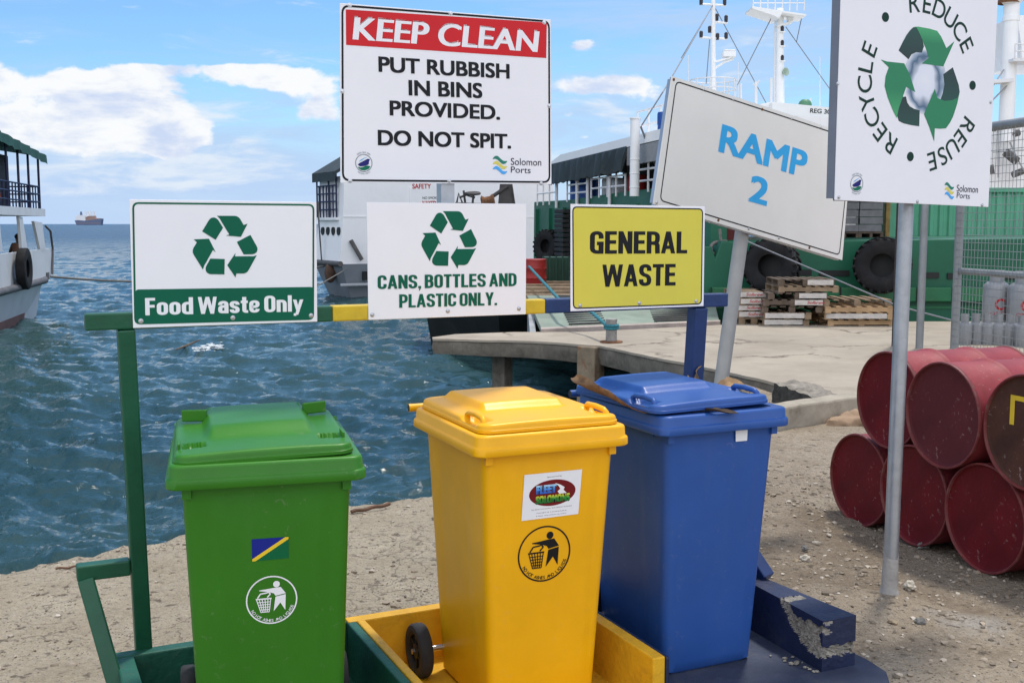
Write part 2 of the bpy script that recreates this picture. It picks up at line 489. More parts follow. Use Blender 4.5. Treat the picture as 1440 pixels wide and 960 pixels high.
def condensed_on(mb, txt, L, Rr, cap, d, fr):
    """heavy condensed text, ink from L to Rr along the baseline"""
    a, b = 0.098, 0.078
    x, shapes = 0.0, []
    for ch in txt:
        if ch == ' ':
            x += 0.17; continue
        W_, S_, Q_ = _glyph_shapes(ch)
        i = 0
        for pts, r in S_:
            c = _round(pts, r); closed = (c[0] - c[-1]).length < 1e-6
            lft, rgt = [], []
            for k, p in enumerate(c):
                p0 = c[k - 1] if k else (c[-2] if closed else None); p1 = c[k + 1] if k + 1 < len(c) else (c[1] if closed else None)
                d0 = (p - p0).normalized() if p0 is not None and (p - p0).length > 1e-6 else None; d1 = (p1 - p).normalized() if p1 is not None and (p1 - p).length > 1e-6 else None
                t = (d0 + d1).normalized() if d0 is not None and d1 is not None else (d0 if d1 is None else d1)
                n = Vector((-t.y, t.x)); m = 1.0
                if d0 is not None and d1 is not None: m = min(1.5, 1.0 / max(0.5, n.dot(Vector((-d1.y, d1.x)))))
                o = Vector((n.x * a, n.y * b)) * m
                lft.append(p + o); rgt.append(p - o)
            for k in range(len(c) - 1):
                if (c[k + 1] - c[k]).length > 1e-6:
                    shapes.append(([(q.x + x, q.y) for q in (lft[k], rgt[k], rgt[k + 1], lft[k + 1])], i))
            i += 1
        for q in Q_:
            shapes.append(([(u + x, v) for u, v in q], i)); i += 1
        x += W_ + 0.058
    total_w = x - 0.058
    L, Rr = Vector(L), Vector(Rr); e = Rr - L; kx = e.length / total_w; e.normalize(); up = Vector((-e.y, e.x))
    for poly, lay in shapes:
        o = []
        for u, v in poly:
            p = L + e * (u * kx) + up * (v * cap); o.append(fr(p.x, p.y, d + lay * 0.00025))
        mb.add(o, [(0, 1, 2, 3)])

# ------------------------------------------------------------------ the setting: ground, sea, quay
def ground_mat():
    m = bpy.data.materials.new('gravelly_sand'); m.use_nodes = True
    T = NT(m.node_tree); p = m.node_tree.nodes['Principled BSDF']
    g = T.n('ShaderNodeNewGeometry').outputs['Position']
    def nz(sc, det=6, ro=0.6, di=0.0):
        return T.n('ShaderNodeTexNoise', i_Vector=g, i_Scale=sc, i_Detail=det, i_Roughness=ro, i_Distortion=di).outputs[0]
    big, mid, fine = nz(0.55, 5, 0.6), nz(2.6, 8, 0.65, 0.3), nz(38, 5, 0.7)
    c = T.ramp(mid, [(0.25, (0.26, 0.204, 0.14)), (0.5, (0.385, 0.315, 0.228)), (0.75, (0.49, 0.41, 0.305))])
    sp = T.n('ShaderNodeSeparateXYZ', i_0=g)
    # pale coral concrete along the sea edge on the left, brown gravel near the drums on the right
    left = T.sstep(T.math('ADD', sp.outputs[0], T.math('MULTIPLY', mid, 0.8)), 1.3, -0.1)
    c = T.mix(left, c, T.ramp(mid, [(0.25, (0.37, 0.307, 0.215)), (0.75, (0.565, 0.485, 0.355))]))
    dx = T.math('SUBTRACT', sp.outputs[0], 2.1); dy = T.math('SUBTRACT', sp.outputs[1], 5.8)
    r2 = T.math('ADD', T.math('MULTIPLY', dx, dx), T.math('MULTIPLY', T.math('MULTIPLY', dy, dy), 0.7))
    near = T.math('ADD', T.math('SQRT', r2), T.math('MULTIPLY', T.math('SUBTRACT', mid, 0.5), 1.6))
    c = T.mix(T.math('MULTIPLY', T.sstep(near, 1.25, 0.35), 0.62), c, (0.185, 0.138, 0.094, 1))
    c = T.mix(T.math('MULTIPLY', T.sstep(big, 0.42, 0.68), 0.35), c, (0.43, 0.355, 0.255, 1))
    # pale dry sand round the sign pole, spilt cement grit beside it
    def patch(cx, cy, r0, r1, amt, col, c):
        ddx = T.math('SUBTRACT', sp.outputs[0], cx); ddy = T.math('SUBTRACT', sp.outputs[1], cy)
        q = T.math('SQRT', T.math('ADD', T.math('MULTIPLY', ddx, ddx), T.math('MULTIPLY', ddy, ddy)))
        q = T.math('ADD', q, T.math('MULTIPLY', T.math('SUBTRACT', nz(5, 6, 0.65), 0.5), 0.5))
        return T.mix(T.math('MULTIPLY', T.sstep(q, r1, r0), amt), c, col)
    c = patch(1.78, 4.98, 0.16, 0.42, 0.75, (0.40, 0.325, 0.235, 1), c)
    c = patch(2.06, 4.75, 0.02, 0.24, 0.6, (0.46, 0.44, 0.40, 1), c)
    # grit: dark and light grains
    vor = T.n('ShaderNodeTexVoronoi', i_Vector=g, i_Scale=75.0)
    grain = T.n('ShaderNodeSeparateColor', i_0=vor.outputs['Color']).outputs[0]
    dots = T.math('MULTIPLY', T.sstep(vor.outputs['Distance'], 0.42, 0.2), T.sstep(mid, 0.35, 0.6))
    c = T.mix(T.math('MULTIPLY', dots, T.sstep(grain, 0.70, 0.74)), c, (0.42, 0.39, 0.34, 1))
    c = T.mix(T.math('MULTIPLY', dots, T.sstep(grain, 0.26, 0.22)), c, (0.055, 0.045, 0.036, 1))
    c = T.mix(0.55, c, T.ramp(fine, [(0.3, (0.35, 0.35, 0.35)), (0.7, (0.72, 0.72, 0.72))]), 'OVERLAY')
    pits = nz(16, 4, 0.55)
    c = T.mix(T.math('MULTIPLY', T.sstep(pits, 0.42, 0.32), 0.7), c, (0.085, 0.066, 0.048, 1))
    spk = nz(55, 3, 0.6)
    c = T.mix(T.math('MULTIPLY', T.sstep(spk, 0.63, 0.70), 0.55), c, (0.52, 0.48, 0.41, 1))
    c = T.mix(T.math('MULTIPLY', T.sstep(spk, 0.37, 0.30), 0.6), c, (0.07, 0.055, 0.042, 1))
    crack = T.n('ShaderNodeTexVoronoi', i_Vector=T.n('ShaderNodeVectorMath', operation='ADD', i_0=g, i_1=T.n('ShaderNodeTexNoise', i_Vector=g, i_Scale=3.0, i_Detail=5.0).outputs['Color']).outputs[0], i_Scale=1.1, feature='DISTANCE_TO_EDGE').outputs['Distance']
    c = T.mix(T.math('MULTIPLY', T.math('MULTIPLY', T.sstep(crack, 0.012, 0.002), left), 0.55), c, (0.11, 0.088, 0.065, 1))
    T.put(p.inputs['Base Color'], c)
    p.inputs['Roughness'].default_value = 0.93
    p.inputs['Specular IOR Level'].default_value = 0.2
    h = T.math('ADD', T.math('MULTIPLY', nz(16, 8, 0.7), 1.6), T.math('ADD', T.math('MULTIPLY', fine, 0.5), T.math('MULTIPLY', vor.outputs['Distance'], -0.35)))
    b = T.n('ShaderNodeBump', i_Height=h, i_Strength=1.0, i_Distance=0.035)
    T.put(p.inputs['Normal'], b.outputs[0])
    return m
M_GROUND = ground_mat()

EDGE_X = [-60, -12, -6, -2.63, -2.41, -2.06, -1.9, -1.45, -1.0, -0.74, -0.57, 0.2, 1.0, 1.9, 2.45, 2.62, 2.70]
EDGE_Y = [-40, -1.4, 3.2, 5.74, 5.90, 6.02, 6.20, 6.62, 7.06, 7.18, 7.30, 7.9, 8.6, 9.5, 10.6, 11.6, 40]
def fbm(x, y, sc, seed=0, oct=4):
    return mnoise.fractal(Vector((x * sc + seed * 17.3, y * sc - seed * 5.1, seed * 2.7)), 1.0, 2.0, oct)
def ground_h(x, y):
    e = float(np.interp(x, EDGE_X, EDGE_Y))
    d = (e - y) * 0.76 + 0.10 * fbm(x, y, 1.6, 1) + 0.03 * fbm(x, y, 7, 2)
    h = 0.022 * fbm(x, y, 1.1, 3) + 0.009 * fbm(x, y, 5, 4)
    h -= 0.085 * math.exp(-(((x - 2.35) * 0.9) ** 2 + ((y - 6.2) * 0.75) ** 2) / 0.9) + 0.05 * math.exp(-((x - 2.1) ** 2 + (y - 6.75) ** 2) / 0.18)
    h += 0.02 * math.exp(-((x - 1.80) ** 2 + (y - 5.07) ** 2) / 0.06)
    if d < 0.5:
        t = min(max(d / 0.5, 0), 1)
        h += -0.07 * (1 - t) ** 2 + 0.03 * (1 - t) * fbm(x, y, 6, 5)
    if d < 0:
        h += d * 3.2
    flat = min(1.0, max(0.0, (x - 2.3) / 0.5)) * min(1.0, max(0.0, (y - 9.6) / 0.5))
    h = h * (1 - flat) - 0.09 * flat
    if -1.5 < x < 1.8 and y < 4.9:                       # the bin bay stands on a levelled patch
        h = min(h, 0.0)
    return max(h, -2.4)
def axis(lo, hi, f0, f1, fine, grow=1.25):
    a = list(np.arange(f0, f1 + 1e-6, fine))
    s = fine; v = f1
    while v < hi:
        s *= grow; v += s; a.append(min(v, hi))
    s = fine; v = f0
    while v > lo:
        s *= grow; v -= s; a.insert(0, max(v, lo))
    return np.array(a)
gx, gy = axis(-60, 80, -3.2, 3.9, 0.034), axis(-40, 60, 2.6, 8.2, 0.034)
nx, ny = len(gx), len(gy)
gv = [(float(x), float(y), ground_h(float(x), float(y))) for y in gy for x in gx]
gf = [(j * nx + i, j * nx + i + 1, (j + 1) * nx + i + 1, (j + 1) * nx + i) for j in range(ny - 1) for i in range(nx - 1)]
mb = MB(); mb.v, mb.f = gv, gf
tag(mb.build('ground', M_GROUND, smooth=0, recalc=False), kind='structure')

# loose gravel scattered on the ground
def gravel():
    rng = random.Random(3)
    mb = MB(); n = 0
    while n < 3300:
        x = rng.uniform(-2.6, 3.6); y = rng.uniform(3.3, 8.2)
        keep = 0.30 + 0.7 * (x > 0.9)
        cl = fbm(x, y, 1.3, 9)
        if rng.random() > keep * (0.45 + 0.8 * cl + 0.25):
            continue
        z = ground_h(x, y)
        if z < -0.2 or (-1.5 < x < 1.35 and y < 4.75 and 0.47 * (x + 1.27) + 4.0 > y):
            continue
        s = rng.choice((0.004, 0.005, 0.006, 0.007, 0.009, 0.012)) * rng.uniform(0.8, 1.3)
        if rng.random() < 0.02: s *= 2.0
        mb.ico((x, y, z + s * 0.25), (s * rng.uniform(0.8, 1.5), s * rng.uniform(0.8, 1.5), s * rng.uniform(0.5, 0.9)), 1, 0.5, n)
        n += 1
    m = bpy.data.materials.new('loose_stones'); m.use_nodes = True
    T = NT(m.node_tree); p = m.node_tree.nodes['Principled BSDF']
    rnd = T.n('ShaderNodeNewGeometry').outputs['Random Per Island']
    T.put(p.inputs['Base Color'], T.ramp(rnd, [(0.0, (0.12, 0.098, 0.072)), (0.45, (0.26, 0.21, 0.152)), (0.85, (0.36, 0.30, 0.23)), (1.0, (0.52, 0.47, 0.39))]))
    p.inputs['Roughness'].default_value = 0.9
    tag(mb.build('gravel', m, smooth=50, recalc=False), 'loose gravel and shell grit on the sandy ground', 'gravel', kind='stuff')
gravel()

# ---- the sea
SEA_Z = -1.05
def sea():
    rr = [4.6]
    while rr[-1] < 45000:
        rr.append(rr[-1] * (1.0055 if rr[-1] < 400 else 1.03))
    rr = np.array(rr); nth = 620
    th = np.linspace(R(-46), R(46), nth)
    RR, TH = np.meshgrid(rr, th, indexing='ij')
    X, Y = RR * np.sin(TH), RR * np.cos(TH)
    Z = np.zeros_like(X)
    rng = np.random.RandomState(5)
    space = np.maximum(RR * 0.0055, RR * (th[1] - th[0]))
    for i in range(64):
        lam = 0.24 * (1.066 ** i)                       # 0.24 to 13 m
        a = R(205 + rng.normal(0, 36)); k = 2 * math.pi / lam
        amp = 0.0125 * lam ** 0.80 * rng.uniform(0.5, 1.3) * (1.0 if lam < 1.0 else (1.0 / lam) ** 0.8) * (1.0 if lam < 6 else (6 / lam) ** 1.2)
        ph = k * (X * math.sin(a) + Y * math.cos(a)) + rng.uniform(0, 6.28) + 1.3 * np.sin(0.11 * X / max(lam, 0.6) + 0.16 * Y / max(lam, 0.6) + i)
        fade = np.clip(lam / (3.0 * space) - 0.6, 0, 1)
        w = np.sin(ph)
        Z += amp * fade * (1.0 - 2.0 * np.abs(w) ** 0.85 if i % 2 else w)
    Z -= Z.mean()
    Z += SEA_Z
    n = X.size
    me = bpy.data.meshes.new('sea')
    me.vertices.add(n)
    me.vertices.foreach_set('co', np.stack([X, Y, Z], -1).astype(np.float32).ravel())
    idx = np.arange(n).reshape(X.shape)
    q = np.stack([idx[:-1, :-1], idx[:-1, 1:], idx[1:, 1:], idx[1:, :-1]], -1).reshape(-1, 4)
    me.loops.add(q.size); me.loops.foreach_set('vertex_index', q.ravel().astype(np.int32))
    me.polygons.add(len(q)); me.polygons.foreach_set('loop_start', np.arange(0, q.size, 4, dtype=np.int32))
    me.polygons.foreach_set('use_smooth', np.ones(len(q), dtype=bool))
    me.update(calc_edges=True)
    o = bpy.data.objects.new('sea', me); COL.objects.link(o)
    m = bpy.data.materials.new('sea_water'); m.use_nodes = True
    T = NT(m.node_tree); p = m.node_tree.nodes['Principled BSDF']
    g = T.n('ShaderNodeNewGeometry').outputs['Position']
    big = T.n('ShaderNodeTexNoise', i_Vector=T.n('ShaderNodeMapping', i_Vector=g, i_Scale=(0.05, 0.10, 1)).outputs[0], i_Scale=1.0, i_Detail=4.0).outputs[0]
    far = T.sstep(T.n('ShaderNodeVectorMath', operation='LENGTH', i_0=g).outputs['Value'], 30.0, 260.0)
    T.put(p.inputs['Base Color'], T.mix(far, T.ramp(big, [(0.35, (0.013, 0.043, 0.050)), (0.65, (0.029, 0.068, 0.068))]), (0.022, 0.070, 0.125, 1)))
    p.inputs['IOR'].default_value = 1.33
    h = T.math('ADD', T.n('ShaderNodeTexNoise', i_Vector=T.n('ShaderNodeMapping', i_Vector=g, i_Scale=(1.0, 1.4, 1)).outputs[0], i_Scale=6.5, i_Detail=5.0, i_Roughness=0.6, i_Distortion=0.4).outputs[0],
               T.math('MULTIPLY', T.n('ShaderNodeTexNoise', i_Vector=g, i_Scale=0.5, i_Detail=4.0).outputs[0], 2.5))
    T.put(p.inputs['Roughness'], T.math('ADD', 0.045, T.math('MULTIPLY', far, 0.26)))
    h2 = T.n('ShaderNodeTexNoise', i_Vector=T.n('ShaderNodeMapping', i_Vector=g, i_Scale=(0.8, 1.1, 1)).outputs[0], i_Scale=1.0, i_Detail=5.0, i_Roughness=0.6).outputs[0]
    b2 = T.n('ShaderNodeBump', i_Height=h2, i_Strength=T.math('MULTIPLY', far, 1.0), i_Distance=0.9)
    T.put(p.inputs['Normal'], T.n('ShaderNodeBump', i_Height=h, i_Strength=0.5, i_Distance=0.06, i_Normal=b2.outputs[0]).outputs[0])
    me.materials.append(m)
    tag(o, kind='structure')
sea()

# small whitecap breaking by the floating stick
rng = random.Random(4); mb = MB()
for k in range(90):
    t = rng.random(); p = gnd(272 + 42 * t, 494 - 5 * t + rng.gauss(0, 1.6), SEA_Z); s_ = rng.uniform(0.010, 0.038) * (1.2 - 0.6 * abs(t - 0.6))
    mb.ico((p.x, p.y, SEA_Z + 0.02 + rng.uniform(0, 0.05)), (s_ * 1.8, s_, s_ * 0.5), 1, 0.5, k)
tag(mb.build('sea_foam', mat('white_foam', (0.55, 0.60, 0.62, 1), 0.8, var=0.1), smooth=60), 'small white foam crest on the sea behind the food waste sign post', 'foam', kind='stuff')

# ---- concrete quay with an overhanging edge, piles, kerb and a broken upstand
M_CONC = mat('quay_concrete', (0.34, 0.295, 0.232, 1), 0.9, var=0.16, vscale=0.9, bump=0.5, bscale=18, dirt=0.55, dirtcol=(0.22, 0.178, 0.13, 1), dscale=0.8, spec=0.2)
def add_cracks(m):
    T = NT(m.node_tree); p = m.node_tree.nodes['Principled BSDF']
    g = T.n('ShaderNodeNewGeometry').outputs['Position']
    w = T.n('ShaderNodeVectorMath', operation='ADD', i_0=g, i_1=T.n('ShaderNodeTexNoise', i_Vector=g, i_Scale=0.9, i_Detail=6.0, i_Roughness=0.65).outputs['Color']).outputs[0]
    d = T.n('ShaderNodeTexVoronoi', i_Vector=w, i_Scale=0.42, feature='DISTANCE_TO_EDGE').outputs['Distance']
    br = T.sstep(T.n('ShaderNodeTexNoise', i_Vector=g, i_Scale=0.7, i_Detail=3.0).outputs[0], 0.42, 0.6)
    c = m.node_tree.links[[l.to_socket == p.inputs['Base Color'] for l in m.node_tree.links].index(True)].from_socket
    c = T.mix(T.math('MULTIPLY', T.math('MULTIPLY', T.sstep(d, 0.018, 0.004), br), 0.75), c, (0.075, 0.06, 0.046, 1))
    st = T.n('ShaderNodeTexNoise', i_Vector=g, i_Scale=2.3, i_Detail=8.0, i_Roughness=0.7, i_Distortion=0.8).outputs[0]
    c = T.mix(T.math('MULTIPLY', T.sstep(st, 0.58, 0.72), 0.35), c, (0.13, 0.11, 0.088, 1))
    T.put(p.inputs['Base Color'], c)
add_cracks(M_CONC)
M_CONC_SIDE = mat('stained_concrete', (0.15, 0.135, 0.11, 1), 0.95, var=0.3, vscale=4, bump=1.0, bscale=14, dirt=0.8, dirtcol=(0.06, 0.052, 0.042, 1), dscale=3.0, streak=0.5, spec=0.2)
M_RUSTC = mat('rust_stained_concrete', (0.24, 0.19, 0.13, 1), 0.95, var=0.3, vscale=5, bump=0.9, bscale=16, dirt=0.9, dirtcol=(0.20, 0.07, 0.03, 1), dscale=4.0, spec=0.2)
def densify(pts, step, jit, seed):
    rng = random.Random(seed); out = []
    for a, b in zip(pts[:-1], pts[1:]):
        n = max(1, int((Vector(b) - Vector(a)).length / step))
        for k in range(n):
            t = k / n
            out.append((a[0] + (b[0] - a[0]) * t + rng.uniform(-jit, jit), a[1] + (b[1] - a[1]) * t + rng.uniform(-jit, jit)))
    out.append(pts[-1]); return out
q_edge = densify([(-1.25, 16.85), (-1.18, 16.66), (-0.35, 16.44), (0.29, 16.34), (0.9, 15.95), (1.25, 15.67), (1.62, 14.84), (1.95, 14.1), (2.24, 13.6), (2.59, 12.69), (2.84, 12.17), (2.93, 11.6)], 0.16, 0.022, 2)
q_poly = q_edge + [(2.95, 10.0), (3.4, 10.15), (12, 8.2), (70, 8.0), (70, 21.0), (6.0, 19.6), (3.6, 18.95), (1.15, 17.72), (0.03, 17.70), (-0.9, 17.35)]
mb = MB(); mb.prism(q_poly, 0.02, -0.012, lambda a, b, d: (a, b, d))
tag(mb.build('quay', M_CONC, recalc=True), kind='structure')
mb = MB(); inset = [(x + 0.012, y + 0.02) for x, y in q_edge]
n = len(inset)
vs, fs = [], []
for k, (x, y) in enumerate(inset):
    j = random.Random(k).uniform(-0.02, 0.02)
    th_ = 0.20 + 0.12 * max(0, min(1, k / n))
    vs += [(x, y, -0.0125), (x - 0.015 + j, y - 0.02 + j, -0.10), (x + 0.01 + j, y + 0.01, -0.0125 - th_), (x + 0.5, y + 0.55, -0.0125 - th_)]
for k in range(n - 1):
    for r in range(3):
        fs.append((k * 4 + r, (k + 1) * 4 + r, (k + 1) * 4 + r + 1, k * 4 + r + 1))
mb.add(vs, fs)
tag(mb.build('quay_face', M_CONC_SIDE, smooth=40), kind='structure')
for (x, y, w, ztop, m) in ((1.14, 15.83, 0.30, 0.0, M_RUSTC), (-0.15, 17.0, 0.24, -0.22, M_CONC_SIDE), (2.35, 14.1, 0.3, -0.25, M_CONC_SIDE), (3.0, 13.0, 0.3, -0.25, M_CONC_SIDE)):
    mb = MB(); mb.box((x, y, (ztop - 2.2) / 2), (w, w, ztop + 2.2), rz=-0.6)
    lab = {1.14: 'rust stained square pile carrying the quay corner', -0.15: 'low grey concrete stub under the quay tip'}.get(x, 'square pile in the shade beneath the quay slab')
    o = tag(mb.build('quay_pile', m, bevel=0.02), lab, 'pile', group='piles under the quay')
# dark wall closing the space beneath the apron, land side
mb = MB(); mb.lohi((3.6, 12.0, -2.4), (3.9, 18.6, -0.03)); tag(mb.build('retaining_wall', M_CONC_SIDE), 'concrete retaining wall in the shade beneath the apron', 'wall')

# broken rough upstand on the quay edge
mb = MB()
n = 22
for k in range(n):
    t = k / (n - 1)
    a = Vector((2.66, 11.22)).lerp(Vector((2.98, 9.98)), t)
    hh = 0.15 - 0.09 * t ** 2 + 0.02 * fbm(k, 0, 0.9, 4)
    wd = 0.46 * (1 - 0.15 * t)
    d = Vector((0.968, 0.25))
    p = [a, a + d * 0.04, a + d * wd * 0.5, a + d * wd, a + d * (wd + 0.03)]
    zs = [-0.09, hh - 0.03, hh + 0.02 * fbm(k, 3, 0.8, 2), hh - 0.05, 0.0]
    if k == 0: rows = []
    rows.append([(q.x + 0.012 * fbm(k, i, 1.7, 3), q.y + 0.012 * fbm(k, i, 1.9, 5), z + 0.015 * fbm(k, i, 1.3, 7)) for i, (q, z) in enumerate(zip(p, zs))])
mb.loft(rows, True)
M_ROUGH = mat('broken_concrete', (0.25, 0.226, 0.188, 1), 0.97, var=0.35, vscale=9, bump=1.0, bscale=30, dirt=0.8, dirtcol=(0.10, 0.085, 0.066, 1), dscale=7, spec=0.15)
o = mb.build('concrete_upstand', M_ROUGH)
md = o.modifiers.new('roughness', 'SUBSURF'); md.subdivision_type = 'SIMPLE'; md.levels = md.render_levels = 3
tx = bpy.data.textures.new('rubble', 'CLOUDS'); tx.noise_scale = 0.07
d2 = o.modifiers.new('rubble', 'DISPLACE'); d2.texture = tx; d2.strength = 0.032; d2.mid_level = 0.5
o.data.materials.append(mat('dark_side_concrete', (0.055, 0.052, 0.045, 1), 0.97, var=0.4, vscale=9, bump=1.0, bscale=30, dirt=0.6, dirtcol=(0.13, 0.115, 0.09, 1), dscale=7, spec=0.15))
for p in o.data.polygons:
    if p.normal.dot(Vector((-0.94, -0.34, 0))) > 0.55: p.material_index = 1  # faces toward the front left get the darker concrete
tag(o, 'broken dark sided block of rough concrete at the quay edge', 'concrete block')
mb = MB()
k0, k1 = Vector((2.24, 9.26)), Vector((3.42, 10.14))
for i in range(13):
    t = i / 12; a = k0.lerp(k1, t); dv = Vector((-0.598, 0.80)); z1 = 0.19 + 0.008 * fbm(i, 0, 0.7, 6)
    ring = [a, a + dv * 0.01, a + dv * 0.20, a + dv * 0.22]
    z = [-0.12, z1, z1 + 0.005, -0.12]
    if i == 0: rows = []
    rows.append([(q.x, q.y + 0.008 * fbm(i, j, 1.1, 8), zz) for j, (q, zz) in enumerate(zip(ring, z))])
mb.loft(rows, True)
tag(mb.build('kerb', mat('kerb_concrete', (0.34, 0.30, 0.235, 1), 0.92, var=0.2, vscale=4, bump=0.7, bscale=22, dirt=0.6, dirtcol=(0.12, 0.095, 0.065, 1), dscale=3.5, spec=0.2), bevel=0.02), 'low pale concrete kerb running behind the blue bin toward the drums', 'kerb')
mb = MB(); mb.ico((3.0, 9.62, -0.05), (0.24, 0.22, 0.13), 4, 0.5, 5)
tag(mb.build('sand_mound', mat('orange_sand', (0.30, 0.205, 0.13, 1), 0.95, var=0.2, vscale=5, bump=0.6, bscale=30, dirt=0.5, dirtcol=(0.3, 0.24, 0.17, 1)), smooth=60), 'small mound of orange sand against the kerb by the drums', 'sand mound')
# bollard on the quay
bl = thing('mooring_bollard', 'short rusty pipe bollard with a teal rope round it', 'bollard', (1.46, 16.12, 0.02))
M_GALV = mat('galvanised_steel', (0.42, 0.44, 0.46, 1), 0.42, metal=0.75, var=0.15, vscale=9, dirt=0.4, dirtcol=(0.22, 0.22, 0.22, 1), dscale=8, rvar=0.12)
M_RUST = mat('rusty_steel', (0.16, 0.075, 0.035, 1), 0.9, var=0.4, vscale=12, bump=0.5, bscale=40)
mb = MB(); mb.lathe([(0.082, 0.0), (0.082, 0.325), (0.086, 0.33), (0.086, 0.345), (0.06, 0.35)], 24)
mb.build('post', mat('worn_bollard_steel', (0.28, 0.27, 0.25, 1), 0.7, metal=0.3, var=0.3, vscale=10, dirt=0.8, dirtcol=(0.17, 0.09, 0.05, 1), dscale=8), bl, smooth=35)
mb = MB(); mb.lathe([(0.17, 0.0), (0.165, 0.02), (0.1, 0.028), (0.085, 0.03)], 28); mb.build('base_plate', M_RUST, bl, smooth=35)

# ------------------------------------------------------------------ bin bay and sign frame
Q = Vector((-1.27, 3.83, 0)); PHI = R(25)
G_DK = mat('dark_green_paint', (0.008, 0.082, 0.040, 1), 0.38, var=0.15, vscale=7, bump=0.15, bscale=50, dirt=0.18, dirtcol=(0.05, 0.09, 0.06, 1), dscale=9, rust=0.25)
G_TEAL = mat('green_concrete_paint', (0.012, 0.095, 0.062, 1), 0.55, var=0.2, vscale=8, bump=0.5, bscale=35, dirt=0.4, dirtcol=(0.07, 0.085, 0.06, 1), dscale=10)
Y_PNT = mat('yellow_concrete_paint', (0.66, 0.36, 0.012, 1), 0.55, var=0.14, vscale=7, bump=0.5, bscale=35, dirt=0.35, dirtcol=(0.33, 0.17, 0.02, 1), dscale=9)
Y_STEEL = mat('yellow_steel_paint', (0.60, 0.42, 0.02, 1), 0.45, var=0.1, vscale=8, bump=0.2, bscale=40, dirt=0.25, dirtcol=(0.30, 0.2, 0.05, 1), dscale=12)
B_STEEL = mat('blue_steel_paint', (0.012, 0.036, 0.125, 1), 0.42, var=0.14, vscale=8, bump=0.15, bscale=50, dirt=0.2, dirtcol=(0.05, 0.06, 0.10, 1), dscale=10, rust=0.25)
NAVY = mat('navy_concrete_paint', (0.012, 0.019, 0.055, 1), 0.5, var=0.2, vscale=7, bump=0.5, bscale=40, dirt=0.4, dirtcol=(0.06, 0.065, 0.08, 1), dscale=9)
NAVY_FL = mat('worn_navy_floor', (0.032, 0.042, 0.075, 1), 0.7, var=0.25, vscale=5, bump=0.5, bscale=40, dirt=0.7, dirtcol=(0.085, 0.085, 0.09, 1), dscale=5)

bay = thing('bin_bay', 'low painted concrete bay in green, yellow and navy holding the three bins', 'bin bay', Q, PHI)
def bx(name, m, lo, hi, bev=0.006, par=bay):
    mb = MB(); mb.lohi(lo, hi); return mb.build(name, m, par, bevel=bev)
mb = MB(); mb.prism(rrect(1.0, 0, 0.9, 0.02), -0.1, 0.012, lambda a, b, d: (a * 0 + (a + 1.0) / 2 * 0.85 - 0.15, b - 0.88, d)); mb.build('floor_slab', G_TEAL, bay)
bx('floor_slab', Y_PNT, (0.7015, -0.88, -0.1), (1.64, 0.02, 0.014))
mb = MB()
fl = [(1.6415, 0.02), (1.6415, -0.95), (2.45, -0.98), (2.55, -0.95), (2.61, -0.87), (2.63, -0.74), (2.60, 0.02)]
mb.prism(fl, -0.1, 0.016, lambda a, b, d: (a, b, d)); mb.build('floor_slab', NAVY_FL, bay, bevel=0.008)
bx('back_wall', G_TEAL, (-0.15, 0.004, -0.1), (0.70, 0.062, 0.22)); bx('back_wall', Y_PNT, (0.7025, 0.0, -0.1), (1.626, 0.056, 0.22)); bx('back_wall', NAVY, (1.6285, 0.004, -0.1), (2.42, 0.062, 0.22))
bx('side_wall', G_TEAL, (-0.15, -0.80, -0.1), (-0.088, 0.0015, 0.22))
bx('dividing_wall', G_TEAL, (0.697, -0.80, -0.1), (0.7325, -0.002, 0.22)); bx('dividing_wall', Y_PNT, (0.735, -0.80, -0.1), (0.768, -0.004, 0.222))
bx('dividing_wall', Y_PNT, (1.576, -0.81, -0.1), (1.6265, -0.004, 0.222)); bx('dividing_wall', NAVY, (1.629, -0.81, -0.1), (1.645, -0.002, 0.218))
